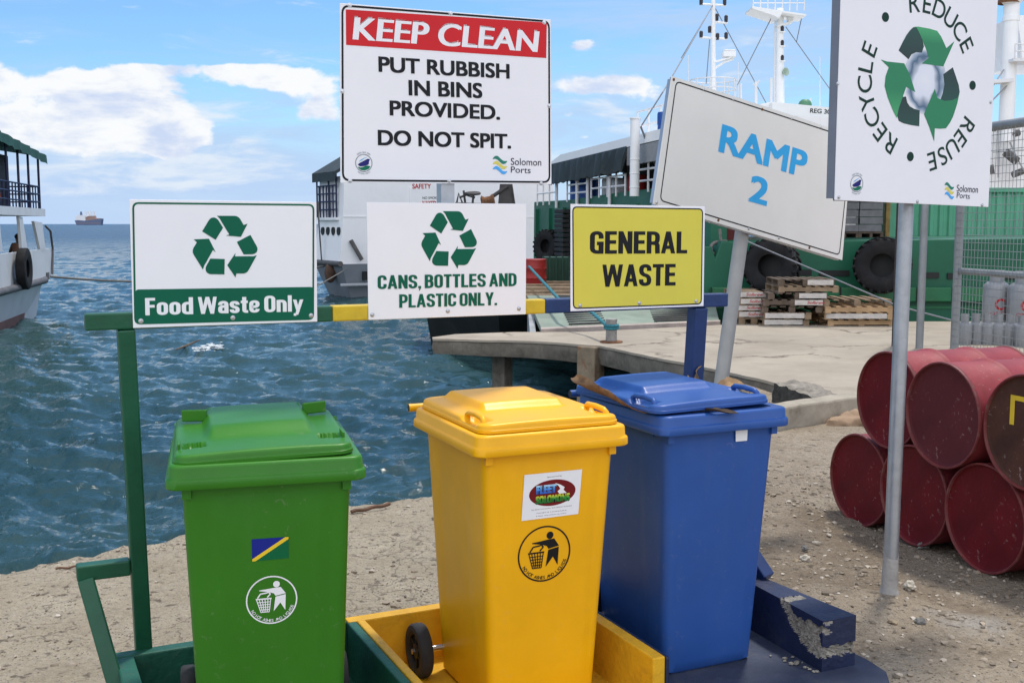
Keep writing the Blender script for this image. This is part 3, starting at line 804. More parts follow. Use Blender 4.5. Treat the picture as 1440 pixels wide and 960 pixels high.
# right kerb wall: one solid block whose paint and corner are broken out along a jagged band
def kerb_wall():
    X0, X1 = lambda t: 2.425 - 0.064 * (t + 0.06), lambda t: 2.475 + 0.075 * (t + 0.06)
    w0 = MW[bay.name] @ Vector((X0(0.0), 0, 0))
    PI_ = Plane((w0.x, w0.y), PHI - math.pi / 2 - math.atan(0.064))
    poly = [PI_(*q) for q in ((1096, 834), (1106, 837), (1112, 858), (1126, 872), (1140, 872), (1150, 878), (1176, 884), (1178, 890), (1150, 889), (1152, 902), (1158, 926), (1136, 914), (1120, 892), (1107, 868), (1098, 846))]
    def inside(t, z):
        c = False; n = len(poly)
        for i in range(n):
            (x1, y1), (x2, y2) = poly[i], poly[i - 1]
            if (y1 > z) != (y2 > z) and t < (x2 - x1) * (z - y1) / (y2 - y1) + x1: c = not c
        return c
    tt = list(np.arange(-0.06, 0.44, 0.05)) + list(np.arange(0.44, 0.775, 0.0042))
    H, NZ, NX = 0.22, 58, 14
    zs = [-0.08 + (H + 0.08) * k / (NZ - 1) for k in range(NZ)]
    t0 = poly[0][0] + 0.004; t1 = poly[1][0] - 0.002
    verts, broken, rows = [], [], []
    for t in tt:
        row = []
        xa, xb = X0(t), X1(t)
        for kind, k in [('in', k) for k in range(NZ)] + [('top', k) for k in range(1, NX)] + [('out', k) for k in range(NZ - 1, -1, -1)]:
            if kind == 'in': x, z = xa, zs[k]
            elif kind == 'top': x, z = xa + (xb - xa) * k / NX, H
            else: x, z = xb, zs[k]
            tj, zj = t + 0.016 * fbm(t * 42, z * 42, 1, 3), z + 0.016 * fbm(t * 40, z * 40, 1, 5)
            br = 0.0
            if kind == 'in' and inside(tj, zj): br = 1.0
            if kind == 'top' and t0 < t + 0.008 * fbm(t * 50, x * 90, 1, 7) < t1 + 0.004 and k < NX * 0.75: br = 0.6
            if kind != 'in' and t > 0.74 and abs(z - 0.088 + 0.012 * fbm(x * 60, t * 20, 1, 2)) < 0.020: br = 1.0
            if br:
                d = (0.010 + 0.012 * max(-0.6, fbm(t * 70, z * 70 + x * 50, 1, 9))) * br
                if kind == 'in': x += d
                elif kind == 'top': z -= d
                else: x -= d
            row.append(len(verts)); verts.append((x, -t, z)); broken.append(br > 0)
        rows.append(row)
    faces = []
    n = len(rows[0])
    for a, b_ in zip(rows[:-1], rows[1:]):
        for k in range(n - 1): faces.append((a[k], a[k + 1], b_[k + 1], b_[k]))
    # end face as a grid between the inner and outer edge of the last ring
    last = rows[-1]; t = tt[-1]; grid = []
    for k in range(NZ):
        g = [last[k]]
        for j in range(1, NX):
            x = X0(t) + (X1(t) - X0(t)) * j / NX; z = zs[k]
            br = abs(z - 0.090 + 0.016 * fbm(x * 70, 4, 1, 2)) < 0.020 or (z > 0.17 and x > X1(t) - 0.05 and False)
            chip = j <= 3 and z > 0.165 and fbm(x * 40, z * 40, 1, 4) > -0.1
            y = -t + (0.012 + 0.014 * fbm(x * 80, z * 80, 1, 6) if br else (0.004 if chip else 0.0))
            if k == NZ - 1: g.append(last[NZ - 1 + j]); continue
            g.append(len(verts)); verts.append((x, y, z)); broken.append(br or chip)
        g.append(last[-1 - k]); grid.append(g)
    for a, b_ in zip(grid[:-1], grid[1:]):
        for k in range(NX): faces.append((a[k], a[k + 1], b_[k + 1], b_[k]))
    mb = MB(); mb.add(verts, faces)
    o = mb.build('side_wall', NAVY, bay)
    o.data.materials.append(mat('bare_broken_concrete', (0.27, 0.25, 0.215, 1), 0.95, var=0.3, vscale=14, bump=0.8, bscale=45, dirt=0.4, dirtcol=(0.15, 0.135, 0.115, 1), dscale=12, spec=0.15))
    for p in o.data.polygons:
        if sum(broken[v] for v in p.vertices) >= 2: p.material_index = 1
kerb_wall()
mb = MB()
for k in range(16):
    rng = random.Random(k + 50); s = rng.uniform(0.003, 0.010)
    mb.ico((2.365 - abs(rng.gauss(0, 0.035)), -0.66 - rng.uniform(-0.10, 0.12), 0.02 + s * 0.3), (s * 1.3, s, s * 0.7), 1, 0.6, k)
tag(mb.build('concrete_crumbs', mat('bare_broken_concrete', (0.27, 0.25, 0.215, 1)), bay), kind='stuff')

frame = thing('bin_sign_rack', 'welded steel frame painted green, yellow and blue carrying the three waste signs', 'sign frame', Q, PHI)
def tube_sq(name, m, a, b, w=0.058, par=frame, up=(0, 1, 0)):
    mb = MB(); mb.bar(a, b, w, w, up); return mb.build(name, m, par, bevel=0.006)
YB, ZB = -0.018, 1.420
for (s0, s1, m) in ((-0.208, 0.6485, G_DK), (0.649, 1.5295, Y_STEEL), (1.530, 2.424, B_STEEL)):
    tube_sq('crossbar', m, (s0, YB, ZB), (s1, YB, ZB))
tube_sq('post', G_DK, (-0.040, 0.095, -0.05), (-0.076, YB + 0.001, ZB - 0.0292))
tube_sq('post', B_STEEL, (2.284, 0.095, -0.05), (2.284, YB + 0.001, ZB - 0.0292), 0.066)
pf = Plane((Q.x, Q.y), PHI)
l0 = pf(134, 800); l1 = pf(160, 960)
zt = 0.535
for (sx, m) in ((-1, G_DK), (1, B_STEEL)):
    x0 = -0.056 if sx < 0 else 2.284; xo = -0.235 if sx < 0 else 2.435
    xb = -0.125 if sx < 0 else 2.505
    tube_sq('brace_arm', m, (x0 + sx * 0.0295, 0.045, zt), (xo + sx * 0.029, 0.045, zt), 0.056)
    tube_sq('brace_leg', m, (xo, 0.035, zt - 0.0255), (xb, -0.16 if sx < 0 else -0.26, 0.0 if sx < 0 else 0.222), 0.056)

# ------------------------------------------------------------------ the three wheeled bins
def rr2(hx, y0, y1, r, nside=30, nc=7):
    r = max(min(r, hx * 0.98, (y1 - y0) * 0.49), 0.0008)
    out = []
    cs = ((hx - r, y1 - r, 0), (-hx + r, y1 - r, 90), (-hx + r, y0 + r, 180), (hx - r, y0 + r, 270))
    for i, (cx, cy, a0) in enumerate(cs):
        for k in range(nc + 1):
            a = R(a0 + 90 * k / nc); out.append((cx + r * math.cos(a), cy + r * math.sin(a)))
        nxc = cs[(i + 1) % 4]; a = R(nxc[2]); e = (nxc[0] + r * math.cos(a), nxc[1] + r * math.sin(a)); s = out[-1]
        for k in range(1, nside):
            t = k / nside; out.append((s[0] + (e[0] - s[0]) * t, s[1] + (e[1] - s[1]) * t))
    return out
def ss(a, b, x):
    t = max(0.0, min(1.0, (x - a) / (b - a))); return t * t * (3 - 2 * t)
ZR = 0.962
def yfront(z):
    return -0.238 - 0.062 * z / ZR
def bin_body(hb=0.205):
    mb = MB(); rings = []
    for z in [0.0, 0.012, 0.05, 0.15, 0.3, 0.45, 0.6, 0.75, 0.88, 0.925, 0.93, ZR + 0.01]:
        t = z / ZR
        hx = hb + (0.25 - hb) * t; yb = 0.262 + 0.040 * t; r = 0.032
        ins = 0.012 if z == 0 else 0
        pts = rr2(hx - ins, yfront(z) + ins, yb - ins, r, 24, 6)
        o = []
        for x, y in pts:
            # slightly proud centre panel on the front, set-back shoulders
            if y < yfront(z) + 0.03:
                y -= 0.0065 * ss(0.1665, 0.1615, abs(x)) * ss(0.02, 0.05, z) * ss(0.925, 0.90, z)
            if abs(x) > hx - 0.02 and -0.12 < y < 0.2:
                x -= math.copysign(0.0035 * ss(0.02, 0.06, z) * ss(0.93, 0.9, z), x) * ss(-0.12, -0.105, y) * ss(0.2, 0.18, y)
            o.append((x, y, z))
        rings.append(o)
    mb.loft(rings, True)
    for x in (-0.236, 0.236):
        mb.box((x, yfront(0.94) - 0.002, 0.944), (0.026, 0.02, 0.036))
    for sx in (-1, 1):
        mb.box((sx * 0.252, -0.20, 0.950), (0.012, 0.03, 0.024))
    return mb
def bin_rim():
    mb = MB(); prof = [(0.052, 0.030), (0.046, 0.001), (0.003, -0.002), (0.0, 0.002), (0.0008, 0.024), (0.003, 0.028), (0.0065, 0.0295), (0.0085, 0.033), (0.0100, 0.060), (0.0125, 0.066), (0.018, 0.069), (0.030, 0.070), (0.055, 0.070), (0.06, 0.060), (0.062, -0.01)]
    rings = []
    for d, z in prof:
        rings.append([(x, y, ZR + z) for x, y in rr2(0.296 - d, -0.345 + d, 0.345 - d, max(0.045 - d * 0.5, 0.012), 10, 7)])
    mb.loft(rings, False)
    return mb
def lid_mesh(style):
    HX, Y0, Y1 = 0.268, -0.318, 0.325
    def h(x, y):
        b = 0.037 + 0.004 * ss(-0.3, 0.3, y) - 0.006 * (x / HX) ** 2
        if style == 'green':
            a = 0.150 + 0.02 * y
            p = ss(-0.145, -0.01, y) * ss(a + 0.03, a - 0.005, abs(x)) * 0.028
            pk = 0.0
            for sx in (-1, 1):
                u, v = sx * x - 0.205, y + 0.175
                pk += ss(0.034, 0.028, abs(u)) * ss(0.034, 0.028, abs(v))
            b -= 0.020 * min(pk, 1)
        else:
            a = 0.148 + 0.03 * y
            p = ss(-0.085, -0.035, y) * ss(a + 0.028, a, abs(x)) * 0.025 * ss(0.31, 0.26, y)
            for sx in (-1, 1):
                u, v = sx * x, y + 0.185
                b -= 0.022 * ss(0.190, 0.222, u) * ss(0.070, 0.055, abs(v))
        return b + p
    mb = MB(); rings = []
    for d, z in ((0.012, 0.004), (0.004, 0.0), (0.0, 0.002), (0.0, 0.012), (0.003, 0.0135), (0.004, 0.018)):
        rings.append([(x, y, z) for x, y in rr2(HX - d, Y0 + d, Y1 - d, 0.05 - d)])
    for d, k in ((0.005, 0.72), (0.007, 0.85), (0.011, 0.94), (0.017, 0.985)):
        rings.append([(x, y, h(x, y) * k) for x, y in rr2(HX - d, Y0 + d, Y1 - d, 0.05 - d)])
    last = [(x, y) for x, y, z in rings[-1]]; cx_, cy_ = 0.0, 0.08
    for k in range(1, 52):
        q = 1 - k / 52.0
        rings.append([(cx_ + (x - cx_) * q, cy_ + (y - cy_) * q, h(cx_ + (x - cx_) * q, cy_ + (y - cy_) * q)) for x, y in last])
    mb.loft(rings, True)
    return mb
def plastic(name, c, dust):
    return mat(name, c, 0.40, var=0.08, vscale=3, bump=0.05, bscale=220, dirt=0.32, streak=0.22, dirtcol=dust, dscale=3.2, spec=0.33, rvar=0.08, speck=0.10)
P_G = plastic('green_bin_plastic', (0.026, 0.158, 0.006, 1), (0.04, 0.165, 0.018, 1))
P_Y = plastic('yellow_bin_plastic', (0.82, 0.405, 0.002, 1), (0.75, 0.37, 0.008, 1))
P_B = plastic('blue_bin_plastic', (0.021, 0.080, 0.295, 1), (0.045, 0.10, 0.27, 1))
M_RUB = mat('black_rubber', (0.022, 0.022, 0.023, 1), 0.75, var=0.3, vscale=12, bump=0.3, bscale=60, dirt=0.4, dirtcol=(0.06, 0.055, 0.05, 1), dscale=10)
M_BLKP = mat('black_plastic_and_shade', (0.018, 0.018, 0.019, 1), 0.5, var=0.2, vscale=10)
M_STEEL = mat('bright_steel', (0.55, 0.55, 0.56, 1), 0.3, metal=1.0, var=0.1)
M_WHITE = mat('white_print', (0.78, 0.78, 0.79, 1), 0.4, var=0.03)
M_BLACK = mat('black_print', (0.012, 0.012, 0.013, 1), 0.45, var=0.1)
def make_bin(label, m, ctr, phi, style, lid_off, lid_rot, wx=0.305):
    t = thing('wheelie_bin', label, 'bin', (ctr[0], ctr[1], 0.016), phi, 'wheelie bins in the painted bay')
    bin_body(0.216 if style == 'green' else 0.205).build('body', m, t, smooth=38)
    bin_rim().build('rim', m, t, smooth=42)
    l = lid_mesh(style).build('lid', m, t, smooth=55)
    l.location = (lid_off[0], lid_off[1], ZR + 0.071 + lid_off[2]); l.rotation_euler = lid_rot
    if style == 'green':
        for sx in (-1, 1):
            mb = MB(); mb.box((sx * 0.200, 0.19, 0.062), (0.085, 0.012, 0.040), rz=sx * 0.30); f = mb.build('hinge_fin', m, l, bevel=0.004)
            mb = MB(); mb.box((sx * 0.248, -0.175, 0.034), (0.008, 0.075, 0.03)); mb.build('grip', m, l, bevel=0.003)
    else:
        for sx in (-1, 1):
            x = sx * 0.236
            pts = [(x, -0.262, 0.018), (x, -0.260, 0.034), (x - sx * 0.003, -0.246, 0.043), (x - sx * 0.005, -0.185, 0.047), (x - sx * 0.003, -0.124, 0.044), (x, -0.110, 0.036), (x, -0.108, 0.020)]
            mb = MB(); mb.tube(pts, 0.0105, 10); mb.build('grip', m, l, smooth=60)
    # rear handle bar and hinge lugs
    mb = MB(); mb.tube([(-0.285, 0.40, ZR + 0.055), (0.285, 0.40, ZR + 0.055)], 0.0155, 18, cap=False)
    for x in (-0.2, 0.2):
        mb.box((x, 0.365, ZR + 0.05), (0.035, 0.06, 0.03))
    hb = mb.build('handle_bar', m, t, smooth=40)
    for sx in (-1, 1):
        mb = MB(); mb.tube([(sx * 0.2845, 0.40, ZR + 0.055), (sx * 0.2, 0.40, ZR + 0.055)], 0.0145, 14); mb.build('bar_hollow_shade', M_BLKP, hb, smooth=40)  # black filling stands in for the shade inside the open tube end
    for x in (-0.14, 0.14):
        mb = MB(); mb.bar((x, 0.29, ZR + 0.088), (x, 0.405, ZR + 0.065), 0.05, 0.012, (0, 0, 1)); mb.build('hinge_arm', m, t, bevel=0.004)
    # wheels
    mb = MB(); mb.tube([(-wx - 0.03, 0.235, 0.095), (wx + 0.03, 0.235, 0.095)], 0.011, 14); mb.build('axle', M_STEEL, t, smooth=40)
    for sx in (-1, 1):
        Mx = Matrix.Translation((sx * wx, 0.235, 0.095)) @ Matrix.Rotation(R(90) * sx, 4, 'Y')
        mb = MB(); mb.lathe([(0.072, -0.024), (0.098, -0.025), (0.104, -0.018), (0.105, 0.0), (0.104, 0.018), (0.098, 0.025), (0.078, 0.026), (0.072, 0.020)], 40, Mx, cap=False)
        w = mb.build('wheel', M_RUB, t, smooth=40)
        mb = MB(); mb.lathe([(0.072, 0.02), (0.066, 0.018), (0.064, 0.006), (0.030, 0.004), (0.028, 0.016), (0.018, 0.02), (0.0, 0.021)], 36, Mx, cap=False)
        for k in range(6):
            a = k * math.pi / 3
            mb.box((0.046 * math.cos(a), 0.046 * math.sin(a), 0.008), (0.036, 0.008, 0.012), Mx, rz=a)
        mb.build('hub', M_BLKP, w, smooth=40)
    return t
def bin_centre(m, phi):
    return (m[0] - math.sin(phi) * 0.345, m[1] + math.cos(phi) * 0.345)
bins = {}
for key, label, m, mid, phi, st, lo, lr in (
    ('g', 'green wheelie bin with a white litter emblem, below the food waste sign', P_G, (-0.724, 3.215), R(15.4), 'green', (-0.010, 0.0, 0.0), (R(0.5), R(-1.3), R(0.8))),
    ('y', 'yellow wheelie bin with a white sticker, between the green and blue bins', P_Y, (0.154, 3.706), R(23.7), 'std', (0.0, 0.0, 0.0), (0, 0, 0)),
    ('b', 'blue wheelie bin with a slightly shifted lid and dry leaves on it', P_B, (0.818, 4.08), R(24.9), 'std', (-0.042, 0.01, 0.008), (R(-0.3), R(-0.9), R(0.8)))):
    c = bin_centre(mid, phi)
    b = make_bin(label, m, c, phi, st, lo, lr, 0.262 if key == 'g' else 0.305)
    pl = Plane((c[0] + math.sin(phi) * 0.278, c[1] - math.cos(phi) * 0.278), phi)
    bins[key] = (b, pl)
FB = lambda a, b, d: (a, yfront(b) - 0.0080 - d, b)
def litter_emblem(key, px, rpx, m):
    b, pl = bins[key]
    c = pl(*px); c = (c[0], c[1] - 0.016); e = pl(px[0] + rpx, px[1]); r = abs(e[0] - c[0]) / 1.0
    mb = MB(); k = 48
    def P2(x, y): return (c[0] + (x - 223) / 190 * r, c[1] + (650 - y) / 190 * r)
    ring = lambda q: [(c[0] + r * q * math.cos(2 * math.pi * i / k), c[1] + r * q * math.sin(2 * math.pi * i / k)) for i in range(k)]
    mb.band(ring(0.945), ring(1.0), 0, FB)
    mb.sheet([P2(260 + 25 * math.cos(i * math.pi / 10), 528 + 25 * math.sin(i * math.pi / 10)) for i in range(20)], 0, FB)
    mb.sheet([P2(*q) for q in ((133, 567), (190, 562), (240, 556), (291, 553), (328, 606), (252, 619), (240, 600), (205, 586), (133, 573))], 0, FB)
    mb.sheet([P2(*q) for q in ((251, 626), (327, 613), (322, 738), (286, 676), (235, 741))], 0, FB)
    mb.sheet([P2(*q) for q in ((105, 632), (222, 632), (221, 643), (107, 643))], 0, FB)
    def line(a, bb, w):
        a, bb = Vector(a), Vector(bb); dd = (bb - a).normalized(); nn = Vector((-dd.y, dd.x)) * w
        mb.sheet([P2(*q) for q in (a + nn, bb + nn, bb - nn, a - nn)], random.uniform(0, 0.0004), FB)
    for i in range(6):
        line((112 + 20.6 * i, 643), (141 + 12.4 * i, 742), 3.2)
    for j in range(1, 6):
        t = j / 5.0; line((110 + 29 * t, 643 + 99 * t), (219 - 15 * t, 643 + 99 * t), 3.0)
    loop = [(118, 629), (141, 596), (190, 591), (198, 584), (214, 602), (190, 627)]
    for a, bb in zip(loop, loop[1:]): line(a, bb, 5)
    text_arc(mb, 'NO HOT ASHES AND LIQUIDS', c, r * 0.855, R(210), R(338), r * 0.115, 0, 0.01, True, FB, wide=0.95)
    mb.build('litter_emblem', m, b)
litter_emblem('g', (382, 842), 36.0, M_WHITE)
litter_emblem('y', (764.5, 777.5), 36.5, M_BLACK)
# flag sticker on the green bin
gb, gp = bins['g']
M_FLBLUE = mat('flag_blue', (0.012, 0.022, 0.22, 1), 0.4, var=0.04); M_FLGRN = mat('flag_green', (0.004, 0.115, 0.042, 1), 0.4, var=0.04); M_FLYEL = mat('flag_yellow', (0.75, 0.52, 0.03, 1), 0.4, var=0.04)
q = [gp(353.5, 755.5), gp(405, 752), gp(405.5, 782), gp(354.5, 787)]
q = [(a, b - 0.016) for a, b in q]
mb = MB(); mb.sheet([q[0], q[1], q[3]], 0, FB); fs_ = mb.build('flag_sticker', M_FLBLUE, gb)
mb = MB(); mb.sheet([q[1], q[2], q[3]], 0.0002, FB); mb.build('flag_field', M_FLGRN, fs_)
def lerp2(a, b, t): return (a[0] + (b[0] - a[0]) * t, a[1] + (b[1] - a[1]) * t)
mb = MB(); mb.sheet([lerp2(q[1], q[0], 0.09), q[1], lerp2(q[1], q[2], 0.10), lerp2(q[3], q[2], 0.09), q[3], lerp2(q[3], q[0], 0.10)], 0.0005, FB); mb.build('flag_stripe', M_FLYEL, fs_)
# sticker on the yellow bin
yb_, yp = bins['y']
Z = lambda x, y: (yp(x, y)[0], yp(x, y)[1] - 0.012)
mb = MB(); mb.prism([Z(733.3, 667), Z(814, 659), Z(810.4, 722.3), Z(730.8, 732.3)], 0.0, 0.0006, FB); st = mb.build('sponsor_sticker', M_WHITE, yb_)
c, ex, ey = Z(773.3, 692), Z(805.5, 688), Z(773.3, 673.5)
mb = MB(); mb.sheet([(c[0] + (ex[0] - c[0]) * math.cos(a) + 0.0 * math.sin(a), c[1] + (ex[1] - c[1]) * math.cos(a) + (ey[1] - c[1]) * math.sin(a)) for a in [i * math.pi / 24 for i in range(48)]], 0.0010, FB)
mb.build('oval', mat('maroon_print', (0.16, 0.012, 0.014, 1), 0.4, var=0.05), st)
for (tx, L, Rr, T, back, front) in (('FLEET', (750, 694.8), (779, 691.8), (750, 682), M_BLACK, [(0.0, (0.03, 0.12, 0.5)), (0.35, (0.03, 0.2, 0.75)), (0.75, (0.15, 0.5, 0.9)), (1.0, (0.6, 0.85, 1.0))]),
                                    ('SOLOMONS', (749.6, 708.6), (798, 703), (749.6, 697.3), M_BLACK, [(0.0, (0.004, 0.10, 0.02)), (0.5, (0.02, 0.35, 0.04)), (1.0, (0.75, 0.7, 0.05))])):
    a, b2, t2 = Z(*L), Z(*Rr), Z(*T); cap = t2[1] - a[1]
    mb = MB(); text_on(mb, tx, a, b2, cap, 0.0014, 0.13, 0, 0.03, fr=FB); mb.build('lettering', back, st)
    mb = MB(); text_on(mb, tx, (a[0] + 0.0006, a[1] + 0.0006), (b2[0] - 0.0006, b2[1] + 0.0006), cap * 0.94, 0.0020, 0.09, 0, 0.0, fr=FB); mb.build('lettering', gradient_mat('sticker_fade_' + tx.lower(), front), st)
mb = MB(); mb.sheet([Z(700 + x / 4.8, 640 + y / 4.8) for x, y in ((365, 183), (402, 194), (432, 211), (424, 229), (446, 250), (398, 256), (384, 240), (402, 222), (392, 205))], 0.0024, FB); mb.build('white_bird', M_WHITE, st)
mb = MB()
for tx, L, Rr, cp in (('PO BOX HONIARA, SOLOMON ISLANDS', (744.5, 717.6), (801, 711), 0.0034), ('MOBILE HONIARA', (752, 722), (794, 717.5), 0.0034), ('E-MAIL SOLOMON ISLANDS', (751.5, 726.3), (793.5, 721.6), 0.0034), ('Sponsored by', (765, 671), (786, 668.6), 0.0046)):
    text_on(mb, tx, Z(*L), Z(*Rr), cp, 0.0010, 0, 0.2 if 'Spon' in tx else 0, fr=FB)
mb.build('small_print', mat('grey_print', (0.10, 0.10, 0.11, 1), 0.5, var=0.05), st)
bb_, bp = bins['b']
mb = MB(); mb.prism([(bp(x, y)[0], bp(x, y)[1] - 0.002) for x, y in ((1028, 608.5), (1044.5, 606.5), (1044.5, 622.5), (1028.5, 624))], 0.0, 0.0006, FB); mb.build('paper_label', M_WHITE, bb_)

# dry leaves caught on the lids
M_LEAF = mat('dry_leaf', (0.20, 0.115, 0.055, 1), 0.8, var=0.45, vscale=18, bump=0.4, bscale=60, dirt=0.5, dirtcol=(0.07, 0.035, 0.02, 1), dscale=14)
M_LEAF2 = mat('pale_dry_leaf', (0.38, 0.24, 0.12, 1), 0.8, var=0.35, vscale=18, bump=0.4, bscale=60)
def leaf(label, pts, wid, m, twist=0.4, seed=1, up=(0, 0, 1)):
    """curled blade along pts; origin near its middle"""
    pts = [Vector(p) for p in pts]; mb = MB(); rows = []; N = 22
    def bez(t):
        n = len(pts) - 1; i = min(int(t * n), n - 1); f = t * n - i
        p0, p1, p2, p3 = pts[max(i - 1, 0)], pts[i], pts[i + 1], pts[min(i + 2, n)]
        return 0.5 * ((2 * p1) + (-p0 + p2) * f + (2 * p0 - 5 * p1 + 4 * p2 - p3) * f * f + (-p0 + 3 * p1 - 3 * p2 + p3) * f ** 3)
    for k in range(N + 1):
        t = k / N; p = bez(t); d = (bez(min(t + 0.02, 1)) - bez(max(t - 0.02, 0))).normalized()
        s = d.cross(Vector(up)).normalized(); s = Matrix.Rotation(twist * math.sin(t * 5 + seed), 3, d) @ s; nn = s.cross(d)
        w = wid * (math.sin(math.pi * min(0.98, t * 0.9 + 0.06)) ** 0.7) * (1 + 0.25 * fbm(t * 9, seed, 1.0, seed))
        ring = []
        for j in range(7):
            q = j / 3 - 1
            ring.append(p + s * w * q + nn * (w * 0.45 * q * q + 0.10 * w * fbm(t * 14, q * 3, 1.0, seed + 2)))
        th = 0.0012
        rows.append(ring + [r - nn * th for r in reversed(ring)])
    mb.loft(rows, True)
    o = mb.build('dry_leaf', m, smooth=60)
    return tag(o, label, 'leaf')
def on_bin(key, x, y, z): return MW[bins[key][0].name] @ Vector((x, y, z))
ZL = ZR + 0.07
leaf('long curled brown leaf wedged between the yellow and blue lids', [on_bin('b', -0.335, 0.27, ZL + 0.075), on_bin('b', -0.33, 0.16, ZL + 0.045), on_bin('b', -0.325, 0.0, ZL + 0.03), on_bin('b', -0.315, -0.13, ZL + 0.012), on_bin('b', -0.30, -0.24, ZL + 0.004)], 0.045, M_LEAF, 0.5, 2)
leaf('small dark leaf stub poking out from under the front of the blue lid', [on_bin('b', -0.08, -0.30, ZL + 0.006), on_bin('b', -0.075, -0.335, ZL + 0.012), on_bin('b', -0.03, -0.35, ZL + 0.004), on_bin('b', 0.03, -0.352, ZL - 0.004)], 0.020, mat('dark_leaf', (0.055, 0.035, 0.022, 1), 0.8, var=0.4, vscale=18), 0.3, 4)
leaf('orange dry leaf lying behind the right side of the blue lid', [on_bin('b', 0.25, 0.10, ZL + 0.01), on_bin('b', 0.30, 0.06, ZL + 0.03), on_bin('b', 0.34, 0.0, ZL + 0.012)], 0.036, M_LEAF2, 0.6, 6)
leaf('brown leaf tip rising behind the grip of the blue lid', [on_bin('b', 0.262, 0.28, ZL + 0.01), on_bin('b', 0.272, 0.29, ZL + 0.05), on_bin('b', 0.31, 0.30, ZL + 0.085)], 0.028, M_LEAF2, 0.5, 8)
leaf('shrivelled brown leaf hanging from the right end of the blue bin rim', [on_bin('b', 0.262, -0.16, ZR - 0.004), on_bin('b', 0.272, -0.17, ZR - 0.045), on_bin('b', 0.280, -0.175, ZR - 0.09)], 0.019, M_LEAF, 0.9, 3, up=(0, 1, 0))

# ------------------------------------------------------------------ signboards
SIGNW = mat('sign_white', (0.82, 0.82, 0.845, 1), 0.38, var=0.02, vscale=3, dirt=0.08, dirtcol=(0.55, 0.54, 0.52, 1), dscale=3, rvar=0.05)
SIGNOLD = mat('weathered_sign_white', (0.82, 0.805, 0.73, 1), 0.45, var=0.03, vscale=3, dirt=0.16, dirtcol=(0.68, 0.65, 0.56, 1), dscale=2.5, streak=0.08, rvar=0.08)
SIGNG = mat('sign_green_print', (0.004, 0.112, 0.062, 1), 0.4, var=0.05)
SIGNY = mat('sign_yellow_print', (0.66, 0.59, 0.085, 1), 0.4, var=0.03, dirt=0.1, dirtcol=(0.5, 0.44, 0.1, 1))
SIGNR = mat('sign_red_print', (0.60, 0.022, 0.028, 1), 0.4, var=0.04)
SIGNDK = mat('sign_dark_print', (0.012, 0.014, 0.017, 1), 0.4, var=0.05)
SIGNC = mat('sign_cyan_print', (0.045, 0.42, 0.80, 1), 0.4, var=0.05, dirt=0.12, dirtcol=(0.3, 0.5, 0.6, 1), dscale=12)
ALU = mat('aluminium', (0.50, 0.51, 0.53, 1), 0.38, metal=0.8, var=0.08)
FS = lambda a, b, d: (a, -d, b)          # sign-local: along, outward, up
